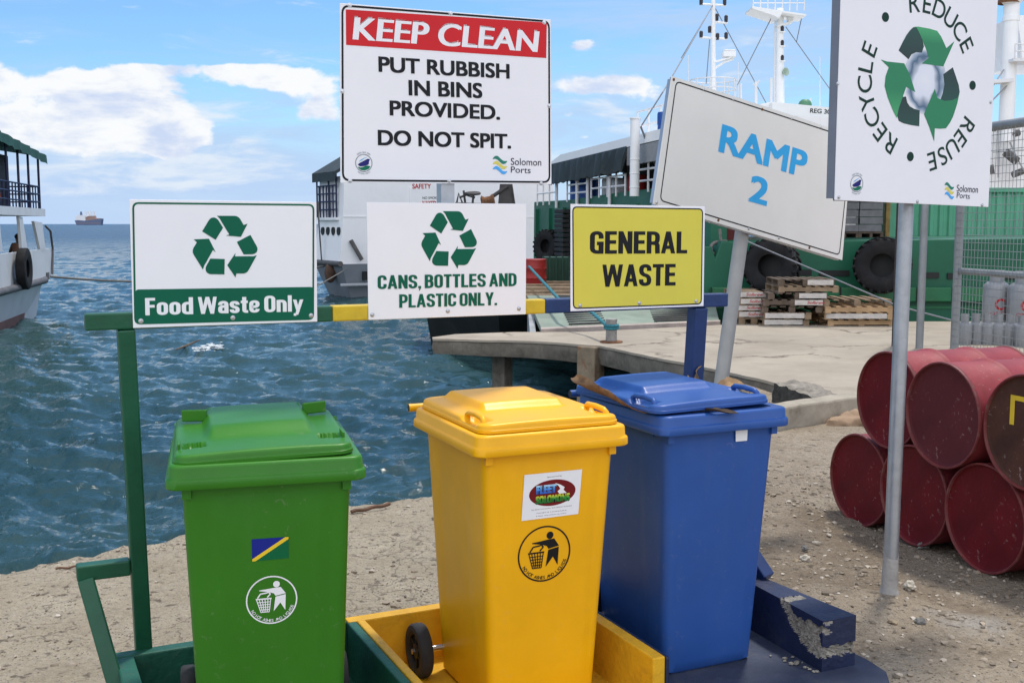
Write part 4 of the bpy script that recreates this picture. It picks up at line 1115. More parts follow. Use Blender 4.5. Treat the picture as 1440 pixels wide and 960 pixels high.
class Sign:
    def __init__(self, label, p, phi, corners, quad, panel_mat, thick=0.005, bolts=(), cat='sign', name='sign_board'):
        self.pl = Plane(p, phi)
        self.t = thing(name, label, cat, (p[0], p[1], 0), phi)
        self.q = [self.pl(*c) for c in corners] if quad is None else quad
        mb = MB(); mb.prism(self.q, 0.0, -thick, FS); mb.build('panel', panel_mat, self.t, bevel=0.0012)
        if bolts:
            for b in bolts:
                a, z = self.pl(*b)
                M = Matrix.Translation((a, -0.0005, z)) @ Matrix.Rotation(R(90), 4, 'X')
                mb = MB(); mb.lathe([(0.0085, 0), (0.0085, 0.0012), (0.0055, 0.0014), (0.0055, 0.004), (0.004, 0.005), (0.0, 0.0052)], 12, M)
                mb.build('bolt', M_STEEL, self.t, smooth=30)
    def L(self, x, y): return self.pl(x, y)
    def Lb(self, x, y, d):
        q = Plane((self.pl.p.x - self.pl.n.x * d, self.pl.p.y - self.pl.n.y * d), self.pl.phi); return q(x, y)
    def part(self, mb, name, m, parent=None):
        return mb.build(name, m, parent or self.t)
    def text(self, txt, L, Rr, T, m, bold=0.03, shear=0.0, offset=0.0, d=0.0016, sp=1.0):
        a, b, t = self.L(*L), self.L(*Rr), self.L(*T)
        e = (Vector(b) - Vector(a)).normalized(); up = Vector((-e.y, e.x))
        cap = (Vector(t) - Vector(a)).dot(up)
        mb = MB(); text_on(mb, txt, a, b, cap, d, bold, shear, offset, sp, FS)
        return self.part(mb, 'lettering', m)
    def heavy(self, txt, L, Rr, T, m, d=0.0016):
        a, b, t = self.L(*L), self.L(*Rr), self.L(*T)
        e = (Vector(b) - Vector(a)).normalized(); up = Vector((-e.y, e.x))
        mb = MB(); condensed_on(mb, txt, a, b, (Vector(t) - Vector(a)).dot(up), d, FS)
        return self.part(mb, 'lettering', m)
    def border(self, corners, w, r, m, d=0.0010):
        q = [self.L(*c) for c in corners]
        c = sum((Vector(p) for p in q), Vector((0, 0))) / 4
        outer = quadround(q, r)
        qi = []
        for i in range(4):
            p = Vector(q[i]); a = (Vector(q[i - 1]) - p).normalized(); b = (Vector(q[(i + 1) % 4]) - p).normalized()
            qi.append(tuple(p + (a + b) * w))
        inner = quadround(qi, max(r - w, 0.002))
        mb = MB(); mb.band(inner, outer, d, FS); return self.part(mb, 'border', m)
    def recycle(self, ctr, k, m):
        """three folded arrows; trace is of one arrow, turned three times. k = metres per trace unit"""
        c = self.L(*ctr); mb = MB()
        tail = [(553, 265), (600, 190), (608, 180), (620, 173), (636, 171), (650, 177), (662, 188), (693, 241), (641, 322)]
        head = [(655, 160), (770, 160), (786, 162), (800, 170), (810, 181), (832, 222), (859, 214), (812, 303), (711, 294), (734, 287), (684, 200), (672, 178)]
        for j in range(3):
            a = -j * 2 * math.pi / 3
            for poly in (tail, head):
                o = []
                for x, y in poly:
                    X, Y = (x - 707.7) * k, -(y - 371) * k
                    o.append((c[0] + X * math.cos(a) - Y * math.sin(a), c[1] + X * math.sin(a) + Y * math.cos(a)))
                mb.sheet(o, 0.0014, FS)
        self.part(mb, 'recycling_symbol', m)
    def ship_logo(self, ctr, rpx):
        c = self.L(*ctr); r = abs(self.L(ctr[0], ctr[1] + rpx)[1] - c[1]); n = 40
        ring = lambda q: [(c[0] + r * q * math.cos(2 * math.pi * i / n), c[1] + r * q * math.sin(2 * math.pi * i / n)) for i in range(n)]
        P = lambda pts: [(c[0] + r * x, c[1] + r * y) for x, y in pts]
        mb = MB(); mb.band(ring(0.92), ring(1.0), 0.0014, FS); o = self.part(mb, 'port_emblem', mat('emblem_grey', (0.22, 0.27, 0.30, 1), 0.4, var=0.03))
        mb = MB(); mb.sheet(P([(-0.72, -0.18), (-0.45, 0.02), (0.0, 0.25), (0.45, 0.48), (0.72, 0.45), (0.60, 0.15), (0.58, -0.12), (0.35, -0.24), (-0.05, -0.36), (-0.45, -0.38)]), 0.0015, FS); self.part(mb, 'emblem_ship', mat('emblem_navy', (0.022, 0.022, 0.16, 1), 0.4, var=0.03), o)
        mb = MB(); mb.sheet(P([(-0.72, -0.42), (-0.4, -0.50), (-0.1, -0.46), (0.2, -0.30), (0.5, -0.28), (0.78, -0.36), (0.55, -0.66), (0.1, -0.82), (-0.3, -0.80), (-0.58, -0.62)]), 0.0016, FS); self.part(mb, 'emblem_wave', mat('emblem_green', (0.008, 0.16, 0.09, 1), 0.4, var=0.03), o)
        mb = MB(); mb.sheet(P([(-0.60, 0.12), (-0.35, 0.38), (0.1, 0.60), (0.45, 0.66), (0.1, 0.52), (-0.28, 0.26)]), 0.0016, FS); self.part(mb, 'emblem_swoosh', mat('emblem_sky', (0.18, 0.45, 0.68, 1), 0.4, var=0.03), o)
        mb = MB()
        text_arc(mb, 'SOUTH SEAS PORT', c, r * 1.19, R(128), R(52), r * 0.17, 0.0014, fr=FS)
        text_arc(mb, 'SOLOMON PORTS', c, r * 1.19, R(236), R(304), r * 0.15, 0.0014, inside=True, fr=FS)
        self.part(mb, 'emblem_lettering', mat('emblem_grey', (0.22, 0.27, 0.30, 1)), o)
    def waves_logo(self, x0, x1, y0, y1):
        """three stacked S-shaped bands"""
        mats = (mat('wave_green', (0.01, 0.19, 0.13, 1), 0.4, var=0.03), mat('wave_yellow', (0.66, 0.60, 0.12, 1), 0.4, var=0.03), mat('wave_blue', (0.07, 0.38, 0.80, 1), 0.4, var=0.03))
        o = None
        for i, m in enumerate(mats):
            top, bot = [], []
            for k in range(15):
                t = k / 14
                y = y0 + (y1 - y0) * (0.02 + 0.31 * i) + (y1 - y0) * (0.12 + 0.14 * t - 0.12 * math.sin(t * 2 * math.pi))
                w = (y1 - y0) * 0.115 * (math.sin(math.pi * t) ** 0.6 + 0.05)
                x = x0 + (x1 - x0) * t
                top.append(self.L(x, y - w)); bot.append(self.L(x, y + w))
            mb = MB(); mb.sheet(top + bot[::-1], 0.0014, FS)
            o = self.part(mb, 'port_logo' if i == 0 else 'logo_wave', m, o)

def fp(t):                                # a point on the frame plane, t in front of Q
    return (Q.x + math.sin(PHI) * t, Q.y - math.cos(PHI) * t)
SP = fp(0.054)
def quad_on(s0, s1, z0, z1): return [(s0, z1), (s1, z1), (s1, z0), (s0, z0)]
# Food waste
s = Sign('white and green food waste sign on the green end of the frame', SP, PHI, None, [(-0.052, 1.833), (0.593, 1.829), (0.588, 1.394), (-0.055, 1.396)], SIGNW,
         bolts=[(198, 451.2), (327.3, 446.7), (437.3, 443.5)])
s.border([(185.8, 284.2), (441.9, 287), (441.5, 449.6), (188.8, 456.2)], 0.0062, 0.022, SIGNG)
mb = MB(); q = [s.L(190.2, 407), s.L(440.6, 403.3), s.L(440.4, 448.6), s.L(190.0, 455)]
mb.sheet(quadround([(q[0][0], q[0][1]), q[1], q[2], q[3]], 0.012), 0.0012, FS); s.part(mb, 'green_band', SIGNG)
s.heavy('Food Waste Only', (204.4, 443.3), (426.6, 437.6), (204.4, 419.0), SIGNW)
k = (s.L(348.7, 313)[0] - s.L(272, 334)[0]) / (858 - 490)
s.recycle((317.4, 347.2), k, SIGNG)
# Cans and bottles
s = Sign('white cans and bottles sign with green lettering in the middle of the frame', SP, PHI, None, [(0.783, 1.830), (1.439, 1.829), (1.437, 1.392), (0.784, 1.393)], SIGNW,
         bolts=[(523.4, 442.6), (629.6, 437.2), (729.6, 433.9)])
s.heavy('CANS, BOTTLES AND', (531, 406.5), (726.2, 402.2), (531, 387.2), SIGNG)
s.heavy('PLASTIC ONLY.', (561.3, 432.7), (698.9, 428.9), (561.3, 413.9), SIGNG)
k = (s.L(658.9, 308)[0] - s.L(593, 327.4)[0]) / (858 - 490)
s.recycle((632.3, 337.8), k, SIGNG)
# General waste
s = Sign('yellow general waste sign with black lettering on the blue end of the frame', SP, PHI, None, [(1.638, 1.830), (2.287, 1.824), (2.289, 1.398), (1.640, 1.397)], SIGNW,
         bolts=[(815.7, 429.8), (899, 426.3), (978.6, 423.5)])
mb = MB(); mb.sheet(quadround([s.L(806, 291.5), s.L(987.6, 294.4), s.L(985.5, 426.7), s.L(806.6, 433)], 0.02), 0.0008, FS); s.part(mb, 'yellow_field', SIGNY)
s.border([(804.6, 290.2), (988.6, 293.2), (986.6, 427.9), (805.6, 434.4)], 0.0052, 0.022, SIGNDK, d=0.0013)
s.heavy('GENERAL', (829.1, 356.9), (966, 356.2), (829.1, 325), SIGNDK)
s.heavy('WASTE', (846.5, 403.3), (949.6, 401.2), (846.5, 372.1), SIGNDK)

def pole(par, a, b, r, m=None):
    mb = MB(); mb.tube([a, b], r, 24); return mb.build('pole', m or M_GALV, par, smooth=40)
# Keep clean
s = Sign('large white and red keep clean sign on a short pole above the frame', fp(-0.052), PHI, [(478.2, 4.6), (774.6, 28.0), (775.6, 259.3), (479.0, 257.2)], None, SIGNW,
         bolts=[(491.5, 7.6), (633.5, 19.1), (765.1, 31.8), (481.1, 128.5), (772.1, 149), (492.3, 254.5), (631.6, 254.5), (760.9, 258.2)])
q = s.q
mb = MB()
for (a, b) in ((0, 1), (1, 2), (2, 3), (3, 0)):
    A, B = Vector((q[a][0], 0.0105, q[a][1])), Vector((q[b][0], 0.0105, q[b][1])); c = Vector(((q[0][0] + q[2][0]) / 2, 0.0105, (q[0][1] + q[2][1]) / 2))
    A += (c - A).normalized() * 0.02; B += (c - B).normalized() * 0.02
    mb.bar(A, B, 0.022, 0.010, (0, 1, 0))
s.part(mb, 'backing_frame', ALU)
mb = MB(); mb.sheet([s.L(486.2, 13.6), s.L(768.8, 32.2), s.L(768, 82), s.L(486.7, 63.5)], 0.0010, FS); s.part(mb, 'red_banner', SIGNR)
s.border([(480.0, 6.6), (773.1, 29.3), (773.8, 257.5), (480.8, 254.9)], 0.0075, 0.032, SIGNDK)
s.text('KEEP CLEAN', (495.6, 55.7), (758.6, 73.8), (498, 22.6), SIGNW, 0.055, 0.10, 0)
for tx, L, Rr, T in (('PUT RUBBISH', (532.3, 101.2), (716.5, 111), (532.3, 79.6)), ('IN BINS', (574.7, 134.4), (678.3, 138.4), (574.7, 112.7)), ('PROVIDED.', (548, 162.5), (703.2, 168.7), (548, 141.4)), ('DO NOT SPIT.', (531.4, 204.4), (718.7, 209.2), (531.4, 182.8))):
    s.text(tx, L, Rr, T, SIGNDK, 0.050, 0, 0)
NAVYP = mat('navy_print', (0.02, 0.022, 0.05, 1), 0.4, var=0.03)
s.ship_logo((511.5, 229.4), 12.6)
s.waves_logo(692.6, 713.2, 220.2, 243.4)
s.text('Solomon', (718.2, 232.0), (760.9, 233.2), (718.2, 222.3), NAVYP, 0.0)
s.text('Ports', (718.2, 242.8), (746, 243.7), (718.2, 234.2), NAVYP, 0.0)
x = s.Lb(626.5, 270, 0.036)[0]
mb = MB(); mb.bar((x, 0.036, 1.4495), (x, 0.036, 2.45), 0.056, 0.05); s.part(mb, 'pole', M_GALV)
mb = MB(); mb.lohi((x - 0.04, 0.012, 1.4485), (x + 0.04, 0.062, 1.4565)); s.part(mb, 'foot_plate', M_GALV)
# Ramp 2, tilted
RP = R(34)
s = Sign('weathered tilted ramp 2 sign with blue lettering on a leaning grey pole', (1.3, 6.4), RP, [(944.6, 107.3), (1199.5, 190.5), (1184.5, 365.8), (918.4, 287)], None, SIGNOLD)
q = s.q
mb = MB(); c = Vector(((q[0][0] + q[2][0]) / 2, 0.024, (q[0][1] + q[2][1]) / 2))
for (a, b) in ((0, 1), (1, 2), (2, 3), (3, 0)):
    A, B = Vector((q[a][0], 0.024, q[a][1])), Vector((q[b][0], 0.024, q[b][1]))
    A += (c - A).normalized() * 0.025; B += (c - B).normalized() * 0.025
    mb.bar(A, B, 0.03, 0.03, (0, 1, 0))
s.part(mb, 'backing_frame', ALU)
s.border([(950.4, 113.5), (1197.5, 194.5), (1180.6, 359.4), (927.5, 287 - 4.5)], 0.007, 0.035, SIGNDK)
s.text('RAMP', (1009.8, 213.2), (1131.5, 250.5), (1015.6, 174.4), SIGNC, 0.06, 0, 0)
s.text('2', (1051.6, 282.6), (1077.8, 290), (1057.5, 245.8), SIGNC, 0.06, 0, 0)
for k in range(13):
    t = (k % 7) / 6; top = k < 7
    a = lerp2((945.5, 110), (1198, 192), t) if top else lerp2((921, 285.5), (1183, 363.5), t)
    z = s.L(*a); c2 = ((q[0][0] + q[2][0]) / 2, (q[0][1] + q[2][1]) / 2); v = (Vector(c2) - Vector(z)).normalized() * 0.012
    mb = MB(); mb.lathe([(0.008, 0), (0.008, 0.002), (0.004, 0.005), (0, 0.0055)], 10, Matrix.Translation((z[0] + v.x, -0.0005, z[1] + v.y)) @ Matrix.Rotation(R(90), 4, 'X')); mb.build('bolt', M_STEEL if k % 3 else M_RUST, s.t, smooth=30)
p1, p2 = s.Lb(1043, 330, 0.082), s.Lb(1014.5, 535, 0.082)
dv = Vector((p2[0] - p1[0], p2[1] - p1[1])).normalized()
pb = Vector(p1) + dv * ((p1[1] + 0.25) / -dv.y); pt = Vector(p1) - dv * 0.55
M_GREYP = mat('grey_pipe', (0.36, 0.365, 0.35, 1), 0.6, metal=0.2, var=0.1, dirt=0.3, dirtcol=(0.25, 0.23, 0.2, 1))
pole(s.t, (pb.x, 0.082, pb.y), (pt.x, 0.082, pt.y), 0.042, M_GREYP)
# Reduce reuse recycle
RC = R(27)
s = Sign('tall white reduce reuse recycle sign on a galvanised pole in front of the red drums', (1.8, 5.05), RC, None, None or [(0, 0)] * 4, SIGNW) if False else None
pl = Plane((1.8, 5.05), RC)
bl_, br_ = pl(1174, 281.3), pl(1390, 291.2)
zb = (bl_[1] + br_[1]) / 2
s = Sign('tall white reduce, reuse, recycle sign on a galvanised pole by the drums', (1.8, 5.05), RC, None, [(bl_[0], zb + 1.13), (br_[0], zb + 1.13), (br_[0], br_[1]), (bl_[0], bl_[1])], SIGNW,
         bolts=[(1178, 118), (1179.5, 277.5), (1290, 283.5), (1381, 288.5), (1393, 144)])
x0, x1 = bl_[0], br_[0]
mb = MB()
for a, b in (((x0 + 0.02, zb + 0.02), (x0 + 0.02, zb + 1.11)), ((x1 - 0.02, zb + 0.02), (x1 - 0.02, zb + 1.11)), ((x0 + 0.04, zb + 0.03), (x1 - 0.04, zb + 0.03)), ((x0 + 0.04, zb + 1.10), (x1 - 0.04, zb + 1.10))):
    mb.bar((a[0], 0.0305, a[1]), (b[0], 0.0305, b[1]), 0.04, 0.048, (0, 1, 0))
s.part(mb, 'backing_frame', mat('grey_painted_frame', (0.20, 0.22, 0.26, 1), 0.5, metal=0.3, var=0.08))
d1, d2, d3 = s.L(1245, 24.4), s.L(1367.5, 120.3), s.L(1280, 220.3)
def circ(a, b, c):
    ax, ay, bx_, by, cx, cy = *a, *b, *c
    D = 2 * (ax * (by - cy) + bx_ * (cy - ay) + cx * (ay - by))
    ux = ((ax * ax + ay * ay) * (by - cy) + (bx_ * bx_ + by * by) * (cy - ay) + (cx * cx + cy * cy) * (ay - by)) / D
    uy = ((ax * ax + ay * ay) * (cx - bx_) + (bx_ * bx_ + by * by) * (ax - cx) + (cx * cx + cy * cy) * (bx_ - ax)) / D
    return (ux, uy), math.hypot(ax - ux, ay - uy)
cc, cr = circ(d1, d2, d3)
DKG = mat('dark_green_print', (0.010, 0.040, 0.028, 1), 0.4, var=0.05)
mb = MB()
for dd in (d1, d2, d3):
    mb.sheet([(dd[0] + 0.021 * math.cos(i * math.pi / 12), dd[1] + 0.021 * math.sin(i * math.pi / 12)) for i in range(24)], 0.0012, FS)
s.part(mb, 'dots', DKG)
def angpx(x, y):
    p = s.L(x, y); return math.atan2(p[1] - cc[1], p[0] - cc[0]), math.hypot(p[0] - cc[0], p[1] - cc[1])
for tx, A, B in (('REDUCE', (1286, 8.5), (1361.5, 62)), ('RECYCLE', (1250.3, 203), (1224, 70.3)), ('REUSE', (1360.8, 178.5), (1310.3, 225.5))):
    (a0, r0), (a1, r1) = angpx(*A), angpx(*B)
    while a1 > a0: a1 -= 2 * math.pi
    mb = MB(); text_arc(mb, tx, cc, (r0 + r1) / 2, a0, a1, 0.082, 0.0012, 0.004, fr=FS); s.part(mb, 'lettering', DKG)
def tr(pts): return [s.L(1180 + x / 3.2, y / 3.2) for x, y in pts]
def arrow(name, pts, stops, d):
    mb = MB(); mb.sheet(tr(pts), d, FS); return s.part(mb, name, gradient_mat('recycle_fade_%d' % len(bpy.data.materials), stops, 0.38))
GB, GM, GD, GX = (0.05, 0.36, 0.13), (0.006, 0.20, 0.075), (0.004, 0.055, 0.04), (0.003, 0.02, 0.018)
# soft blue-grey swirl behind the arrows
m = bpy.data.materials.new('swirl_print'); m.use_nodes = True; T = NT(m.node_tree); p = m.node_tree.nodes['Principled BSDF']
g = T.n('ShaderNodeTexCoord').outputs['Generated']
gg = T.n('ShaderNodeMapping', i_Vector=g, i_Location=(-1, 0, -1), i_Scale=(2, 0, 2)).outputs[0]
rad = T.n('ShaderNodeVectorMath', operation='LENGTH', i_0=gg).outputs['Value']
wob = T.math('ADD', rad, T.math('MULTIPLY', T.math('SUBTRACT', T.n('ShaderNodeTexNoise', i_Vector=g, i_Scale=4.5, i_Detail=1.0).outputs[0], 0.5), 0.55))
T.put(p.inputs['Base Color'], T.ramp(wob, [(0.0, (0.78, 0.79, 0.83)), (0.50, (0.70, 0.74, 0.82)), (0.74, (0.06, 0.12, 0.20)), (0.86, (0.30, 0.38, 0.48)), (1.0, (0.77, 0.77, 0.80))])); p.inputs['Roughness'].default_value = 0.4
c0 = s.L(1180 + 385 / 3.2, 362 / 3.2)
mb = MB(); mb.sheet([(c0[0] + 0.135 * math.cos(i * math.pi / 30), c0[1] + 0.15 * math.sin(i * math.pi / 30)) for i in range(60)], 0.0006, FS); s.part(mb, 'swirl', m)
arrow('arrow_fold', [(267, 228), (286, 190), (302, 160), (318, 138), (333, 124), (348, 124), (362, 145), (374, 178), (381, 210), (372, 238), (345, 236), (325, 246), (312, 268)], [(0, GX), (1, GD)], 0.0010)
arrow('arrow_fold', [(285, 437), (300, 435), (306, 462), (318, 480), (338, 491), (362, 497), (360, 569), (325, 564), (290, 556), (268, 545), (258, 515), (266, 480)], [(0, GD), (1, GX)], 0.0010)
arrow('arrow_fold', [(468, 335), (511, 304), (525, 345), (538, 385), (542, 415), (534, 440), (510, 456), (480, 458), (455, 450), (466, 420), (473, 380)], [(0, GD), (1, GX)], 0.0010)
arrow('arrow', [(336, 122), (355, 121), (405, 130), (440, 140), (458, 165), (472, 195), (482, 218), (518, 187), (468, 300), (371, 287), (402, 262), (390, 222), (374, 180), (357, 142), (348, 126)], [(0, GM), (0.6, GM), (1, GB)], 0.0013)
arrow('arrow', [(187, 269), (215, 278), (292, 286), (318, 338), (342, 416), (301, 392), (284, 442), (268, 485), (258, 532), (240, 495), (218, 440), (204, 388), (208, 345), (223, 304)], [(0, GB), (0.5, GM), (1, GM)], 0.0013)
arrow('arrow', [(430, 400), (441, 441), (472, 455), (508, 452), (530, 442), (541, 420), (530, 470), (512, 525), (498, 553), (480, 578), (455, 580), (430, 578), (427, 637), (404, 570), (381, 514)], [(0, GM), (0.6, GM), (1, GM)], 0.0013)
s.ship_logo((1204.6, 258.5), 12.0)
s.waves_logo(1328, 1341.5, 257.2, 278.5)
s.text('Solomon', (1345, 269.4), (1374.7, 271.2), (1345, 259.8), NAVYP, 0.0)
s.text('Ports', (1345, 278.2), (1363.4, 279.6), (1345, 270.6), NAVYP, 0.0)
pa, pb = s.L(1276, 300), s.L(1250.5, 835)
Mi = MW[s.t.name].inverted()
topx = s.Lb(1276, 300, 0.089); bq = s.Lb(1250.5, 833, 0.089); base = Vector((topx[0] + (bq[0] - topx[0]) * topx[1] / (topx[1] - bq[1]), 0.089, 0))
pole(s.t, (base.x, 0.089, -0.1), (topx[0], 0.089, 2.9), 0.034)
mb = MB(); rows = []
for k in range(16):
    z0 = -0.03 + 0.29 * k / 15
    row = []
    for i in range(28):
        a = i * math.pi / 14
        top = 0.20 + 0.055 * math.sin(a + 0.4) + 0.02 * fbm(math.cos(a) * 2, math.sin(a) * 2, 1.0, 3)
        z = -0.03 + (top + 0.03) * k / 15
        r = 0.0345 + 0.0035 * (1 - (k / 15) ** 3) + 0.012 * max(0, 1 - k / 3) + 0.0012 * fbm(a * 3, z * 40, 1, 4)
        row.append((base.x + (topx[0] - base.x) * z / 1.8 + r * math.cos(a), 0.089 + r * math.sin(a), z))
    rows.append(row)
mb.loft(rows, True); mb.build('cement_collar', mat('grey_cement', (0.34, 0.325, 0.30, 1), 0.95, var=0.2, vscale=14, bump=0.6, bscale=50, spec=0.2), s.t, smooth=50)

# ------------------------------------------------------------------ red oil drums
M_DRUM = mat('drum_red', (0.105, 0.006, 0.009, 1), 0.58, spec=0.16, speck=0.25, streak=0.35, var=0.3, vscale=3.5, bump=0.12, bscale=30, dirt=0.45, dirtcol=(0.038, 0.009, 0.010, 1), dscale=3.2, rust=0.4)
M_DRUMF = mat('pale_drum_side', (0.25, 0.034, 0.040, 1), 0.6, spec=0.3, speck=0.55, var=0.2, vscale=4, bump=0.15, bscale=30, dirt=0.5, dirtcol=(0.13, 0.02, 0.022, 1), dscale=5, rust=0.9)  # shell red set lighter and pinker than the drum ends
M_DRUMB = mat('rusty_drum_end', (0.062, 0.024, 0.015, 1), 0.7, spec=0.25, speck=0.5, var=0.4, vscale=4, bump=0.2, bscale=30, dirt=0.7, dirtcol=(0.045, 0.02, 0.016, 1), dscale=4, rust=0.5)
M_RIMR = mat('drum_rim_worn', (0.15, 0.026, 0.026, 1), 0.55, var=0.3, vscale=14, bump=0.2, bscale=40, dirt=0.8, dirtcol=(0.14, 0.09, 0.07, 1), dscale=14)
DA = Vector((math.cos(R(19)), math.sin(R(19)), 0)); DB = Vector((DA.y, -DA.x, 0))
def drum(label, c, endm, roll, mark=None, dl=0.0, side=M_DRUMF):
    """lying drum; c is the centre of the end that faces the bins"""
    t = thing('oil_drum', label, 'drum', c, R(19), 'stacked red oil drums')
    M = Matrix.Rotation(R(90), 4, 'Y') @ Matrix.Rotation(roll, 4, 'Z')
    r = 0.284
    prof = [(r, 0.012)]
    for z in (0.30, 0.585):
        prof += [(r, z - 0.03), (r + 0.004, z - 0.02), (r + 0.012, z - 0.006), (r + 0.012, z + 0.006), (r + 0.004, z + 0.02), (r, z + 0.03)]
    prof += [(r, 0.87)]
    mb = MB(); mb.lathe(prof, 64, M, cap=False); mb.build('shell', side, t, smooth=40)
    mb = MB(); mb.lathe([(0.0, 0.020), (0.10, 0.0205), (0.20, 0.021), (0.262, 0.020), (0.272, 0.017), (0.278, 0.008)], 64, M, cap=False); e = mb.build('drum_end', endm, t, smooth=40)
    mb = MB(); mb.lathe([(0.0, 0.866), (0.27, 0.866), (0.279, 0.874)], 64, M, cap=False); mb.build('drum_end', endm, t, smooth=40)
    for z, s in ((0.0, 1), (0.882, -1)):
        mb = MB(); mb.lathe([(0.276, z + s * 0.016), (0.277, z + s * 0.002), (0.281, z - s * 0.003), (0.288, z - s * 0.002), (0.291, z + s * 0.005), (0.290, z + s * 0.016), (0.284, z + s * 0.021)], 64, M, cap=False); mb.build('end_rim', M_RIMR, t, smooth=50)
    if mark:
        mb = MB()
        for poly in mark:
            mb.sheet(poly, 0.0185, lambda a, b, d: (d, a, b))
        mb.build('yellow_mark', mat('yellow_brush_paint', (0.62, 0.42, 0.02, 1), 0.5, var=0.15), e)
    return t
ZLOW, ZUP = 0.222, 0.730
L3 = Vector((2.462, 5.63, ZLOW)); STEP = DB * 0.583
L2 = L3 - STEP + Vector((0.02, 0.0, -0.015)); L1 = L2 - STEP + DA * 0.06 + Vector((0, 0, -0.045)); L4 = L3 + STEP
lowz = lambda p: p
drum('dark red drum nearest the low kerb, far end of the bottom row', L1, M_DRUM, 0.3)
drum('dark red drum in the bottom row, partly behind the galvanised sign pole', L2, M_DRUM, 1.4)
drum('dark red bottom drum with a full clear round end, right of the pole', L3, M_DRUM, 2.5)
drum('red drum at the right picture edge, nearest end of the bottom row', L4, M_DRUM, 0.9, [[(-0.19, -0.10), (-0.16, -0.10), (-0.16, 0.10), (-0.19, 0.10)]])
up = Vector((0, 0, ZUP - ZLOW))
drum('maroon drum at the far end of the top row, partly behind the galvanised sign pole', (L1 + L2) / 2 + up + DA * 0.0 + Vector((0, 0, 0.02)), M_DRUM, 2.0)
drum('red drum in the middle of the top row with a dark stain on its end', (L2 + L3) / 2 + up - DA * 0.06, mat('drum_end_dull', (0.085, 0.013, 0.016, 1), 0.58, spec=0.2, speck=0.3, var=0.2, vscale=3, bump=0.12, bscale=30, dirt=0.5, dirtcol=(0.06, 0.02, 0.02, 1), dscale=3, rust=0.5), 0.2)
drum('rusty brown drum in the top row with a yellow paint mark on its end', (L3 + L4) / 2 + up - DA * 0.03, M_DRUMB, 1.1, [[(0.10, 0.02), (0.13, 0.02), (0.13, 0.17), (0.10, 0.17)], [(0.0, 0.145), (0.0995, 0.145), (0.0995, 0.17), (0.0, 0.17)]])

# stones that can be told apart
M_STW = mat('pale_stone', (0.46, 0.42, 0.34, 1), 0.9, var=0.2, vscale=14, bump=0.5, bscale=50)
M_STG = mat('grey_stone', (0.17, 0.165, 0.15, 1), 0.9, var=0.2, vscale=14, bump=0.4, bscale=50)
M_STT = mat('tan_stone', (0.28, 0.22, 0.145, 1), 0.9, var=0.2, vscale=14, bump=0.4, bscale=50)
for lab, px, s_, m, sd in (('pale angular stone lying right beside the foot of the galvanised pole', (1279, 826), (0.036, 0.026, 0.024), M_STW, 1),
        ('tan flat stone on the sand in front of the galvanised pole', (1256, 876), (0.028, 0.016, 0.010), M_STT, 2),
        ('dark grey stone on the ground in front of the drums, lower right', (1294, 876), (0.026, 0.02, 0.017), M_STG, 3),
        ('round pale stone beside two pebbles, behind the navy kerb wall', (1133, 788), (0.034, 0.026, 0.022), M_STW, 4),
        ('grey rounded stone above the cluster of pebbles behind the navy kerb wall', (1132, 772), (0.026, 0.018, 0.014), M_STG, 5),
        ('small tan stone left of the round pale stone behind the navy kerb wall', (1119, 790), (0.018, 0.014, 0.011), M_STT, 6),
        ('pale pebble under the edge of the middle bottom drum', (1298, 768), (0.036, 0.03, 0.018), M_STG, 7),
        ('white shell fragment on the gravel left of the pole', (1166, 752), (0.022, 0.010, 0.006), M_STW, 8),
        ('white shell fragment on the gravel nearer the pole', (1148, 763), (0.024, 0.013, 0.007), M_STW, 9)):
    p = gnd(px[0], px[1], 0.0); z = ground_h(p.x, p.y); p = gnd(px[0], px[1], z)
    mb = MB(); mb.ico((0, 0, 0), s_, 3, 0.45, sd)
    o = mb.build('stone', m, smooth=35); o.location = (p.x, p.y, z + s_[2] * 0.45); o.rotation_euler = (0, 0, sd)
    tag(o, lab, 'stone', 'loose stones near the pole')

# ------------------------------------------------------------------ harbour behind the bins
SHIPW = mat('ship_white_paint', (0.84, 0.84, 0.83, 1), 0.5, var=0.03, vscale=0.8, dirt=0.12, dirtcol=(0.50, 0.46, 0.40, 1), dscale=0.7, streak=0.12)
SHIPGREY = mat('ship_grey_paint', (0.20, 0.225, 0.25, 1), 0.55, var=0.12, vscale=0.8, dirt=0.4, dirtcol=(0.14, 0.14, 0.14, 1), dscale=0.9, streak=0.35)
SHIPGREEN = mat('ship_green_paint', (0.008, 0.100, 0.052, 1), 0.5, var=0.2, vscale=0.7, bump=0.2, bscale=5, dirt=0.5, dirtcol=(0.012, 0.085, 0.05, 1), dscale=0.8, streak=0.35)
SHIPGREEN2 = mat('ship_light_green_paint', (0.014, 0.135, 0.055, 1), 0.5, var=0.25, vscale=1.2, dirt=0.5, dirtcol=(0.09, 0.13, 0.05, 1), dscale=1.6, rust=0.4)
NAVYST = mat('navy_rail_paint', (0.014, 0.018, 0.055, 1), 0.5, var=0.1)
RAILW = mat('white_rail_paint', (0.72, 0.72, 0.72, 1), 0.5, var=0.04)
TARP = mat('dark_tarpaulin', (0.030, 0.042, 0.045, 1), 0.7, var=0.25, vscale=2, bump=0.3, bscale=8)
GTARP = mat('green_tarpaulin', (0.012, 0.075, 0.055, 1), 0.7, var=0.3, vscale=2, bump=0.3, bscale=8)
DARKIN = mat('interior_shade', (0.03, 0.032, 0.036, 1), 0.7, var=0.2)  # near-black stands in for the shade inside cabins under roof and awning
BLUEP = mat('blue_drum_plastic', (0.012, 0.07, 0.30, 1), 0.4, var=0.1)
REDP = mat('red_steel_paint', (0.30, 0.022, 0.018, 1), 0.5, var=0.15, dirt=0.3, dirtcol=(0.15, 0.03, 0.02, 1))
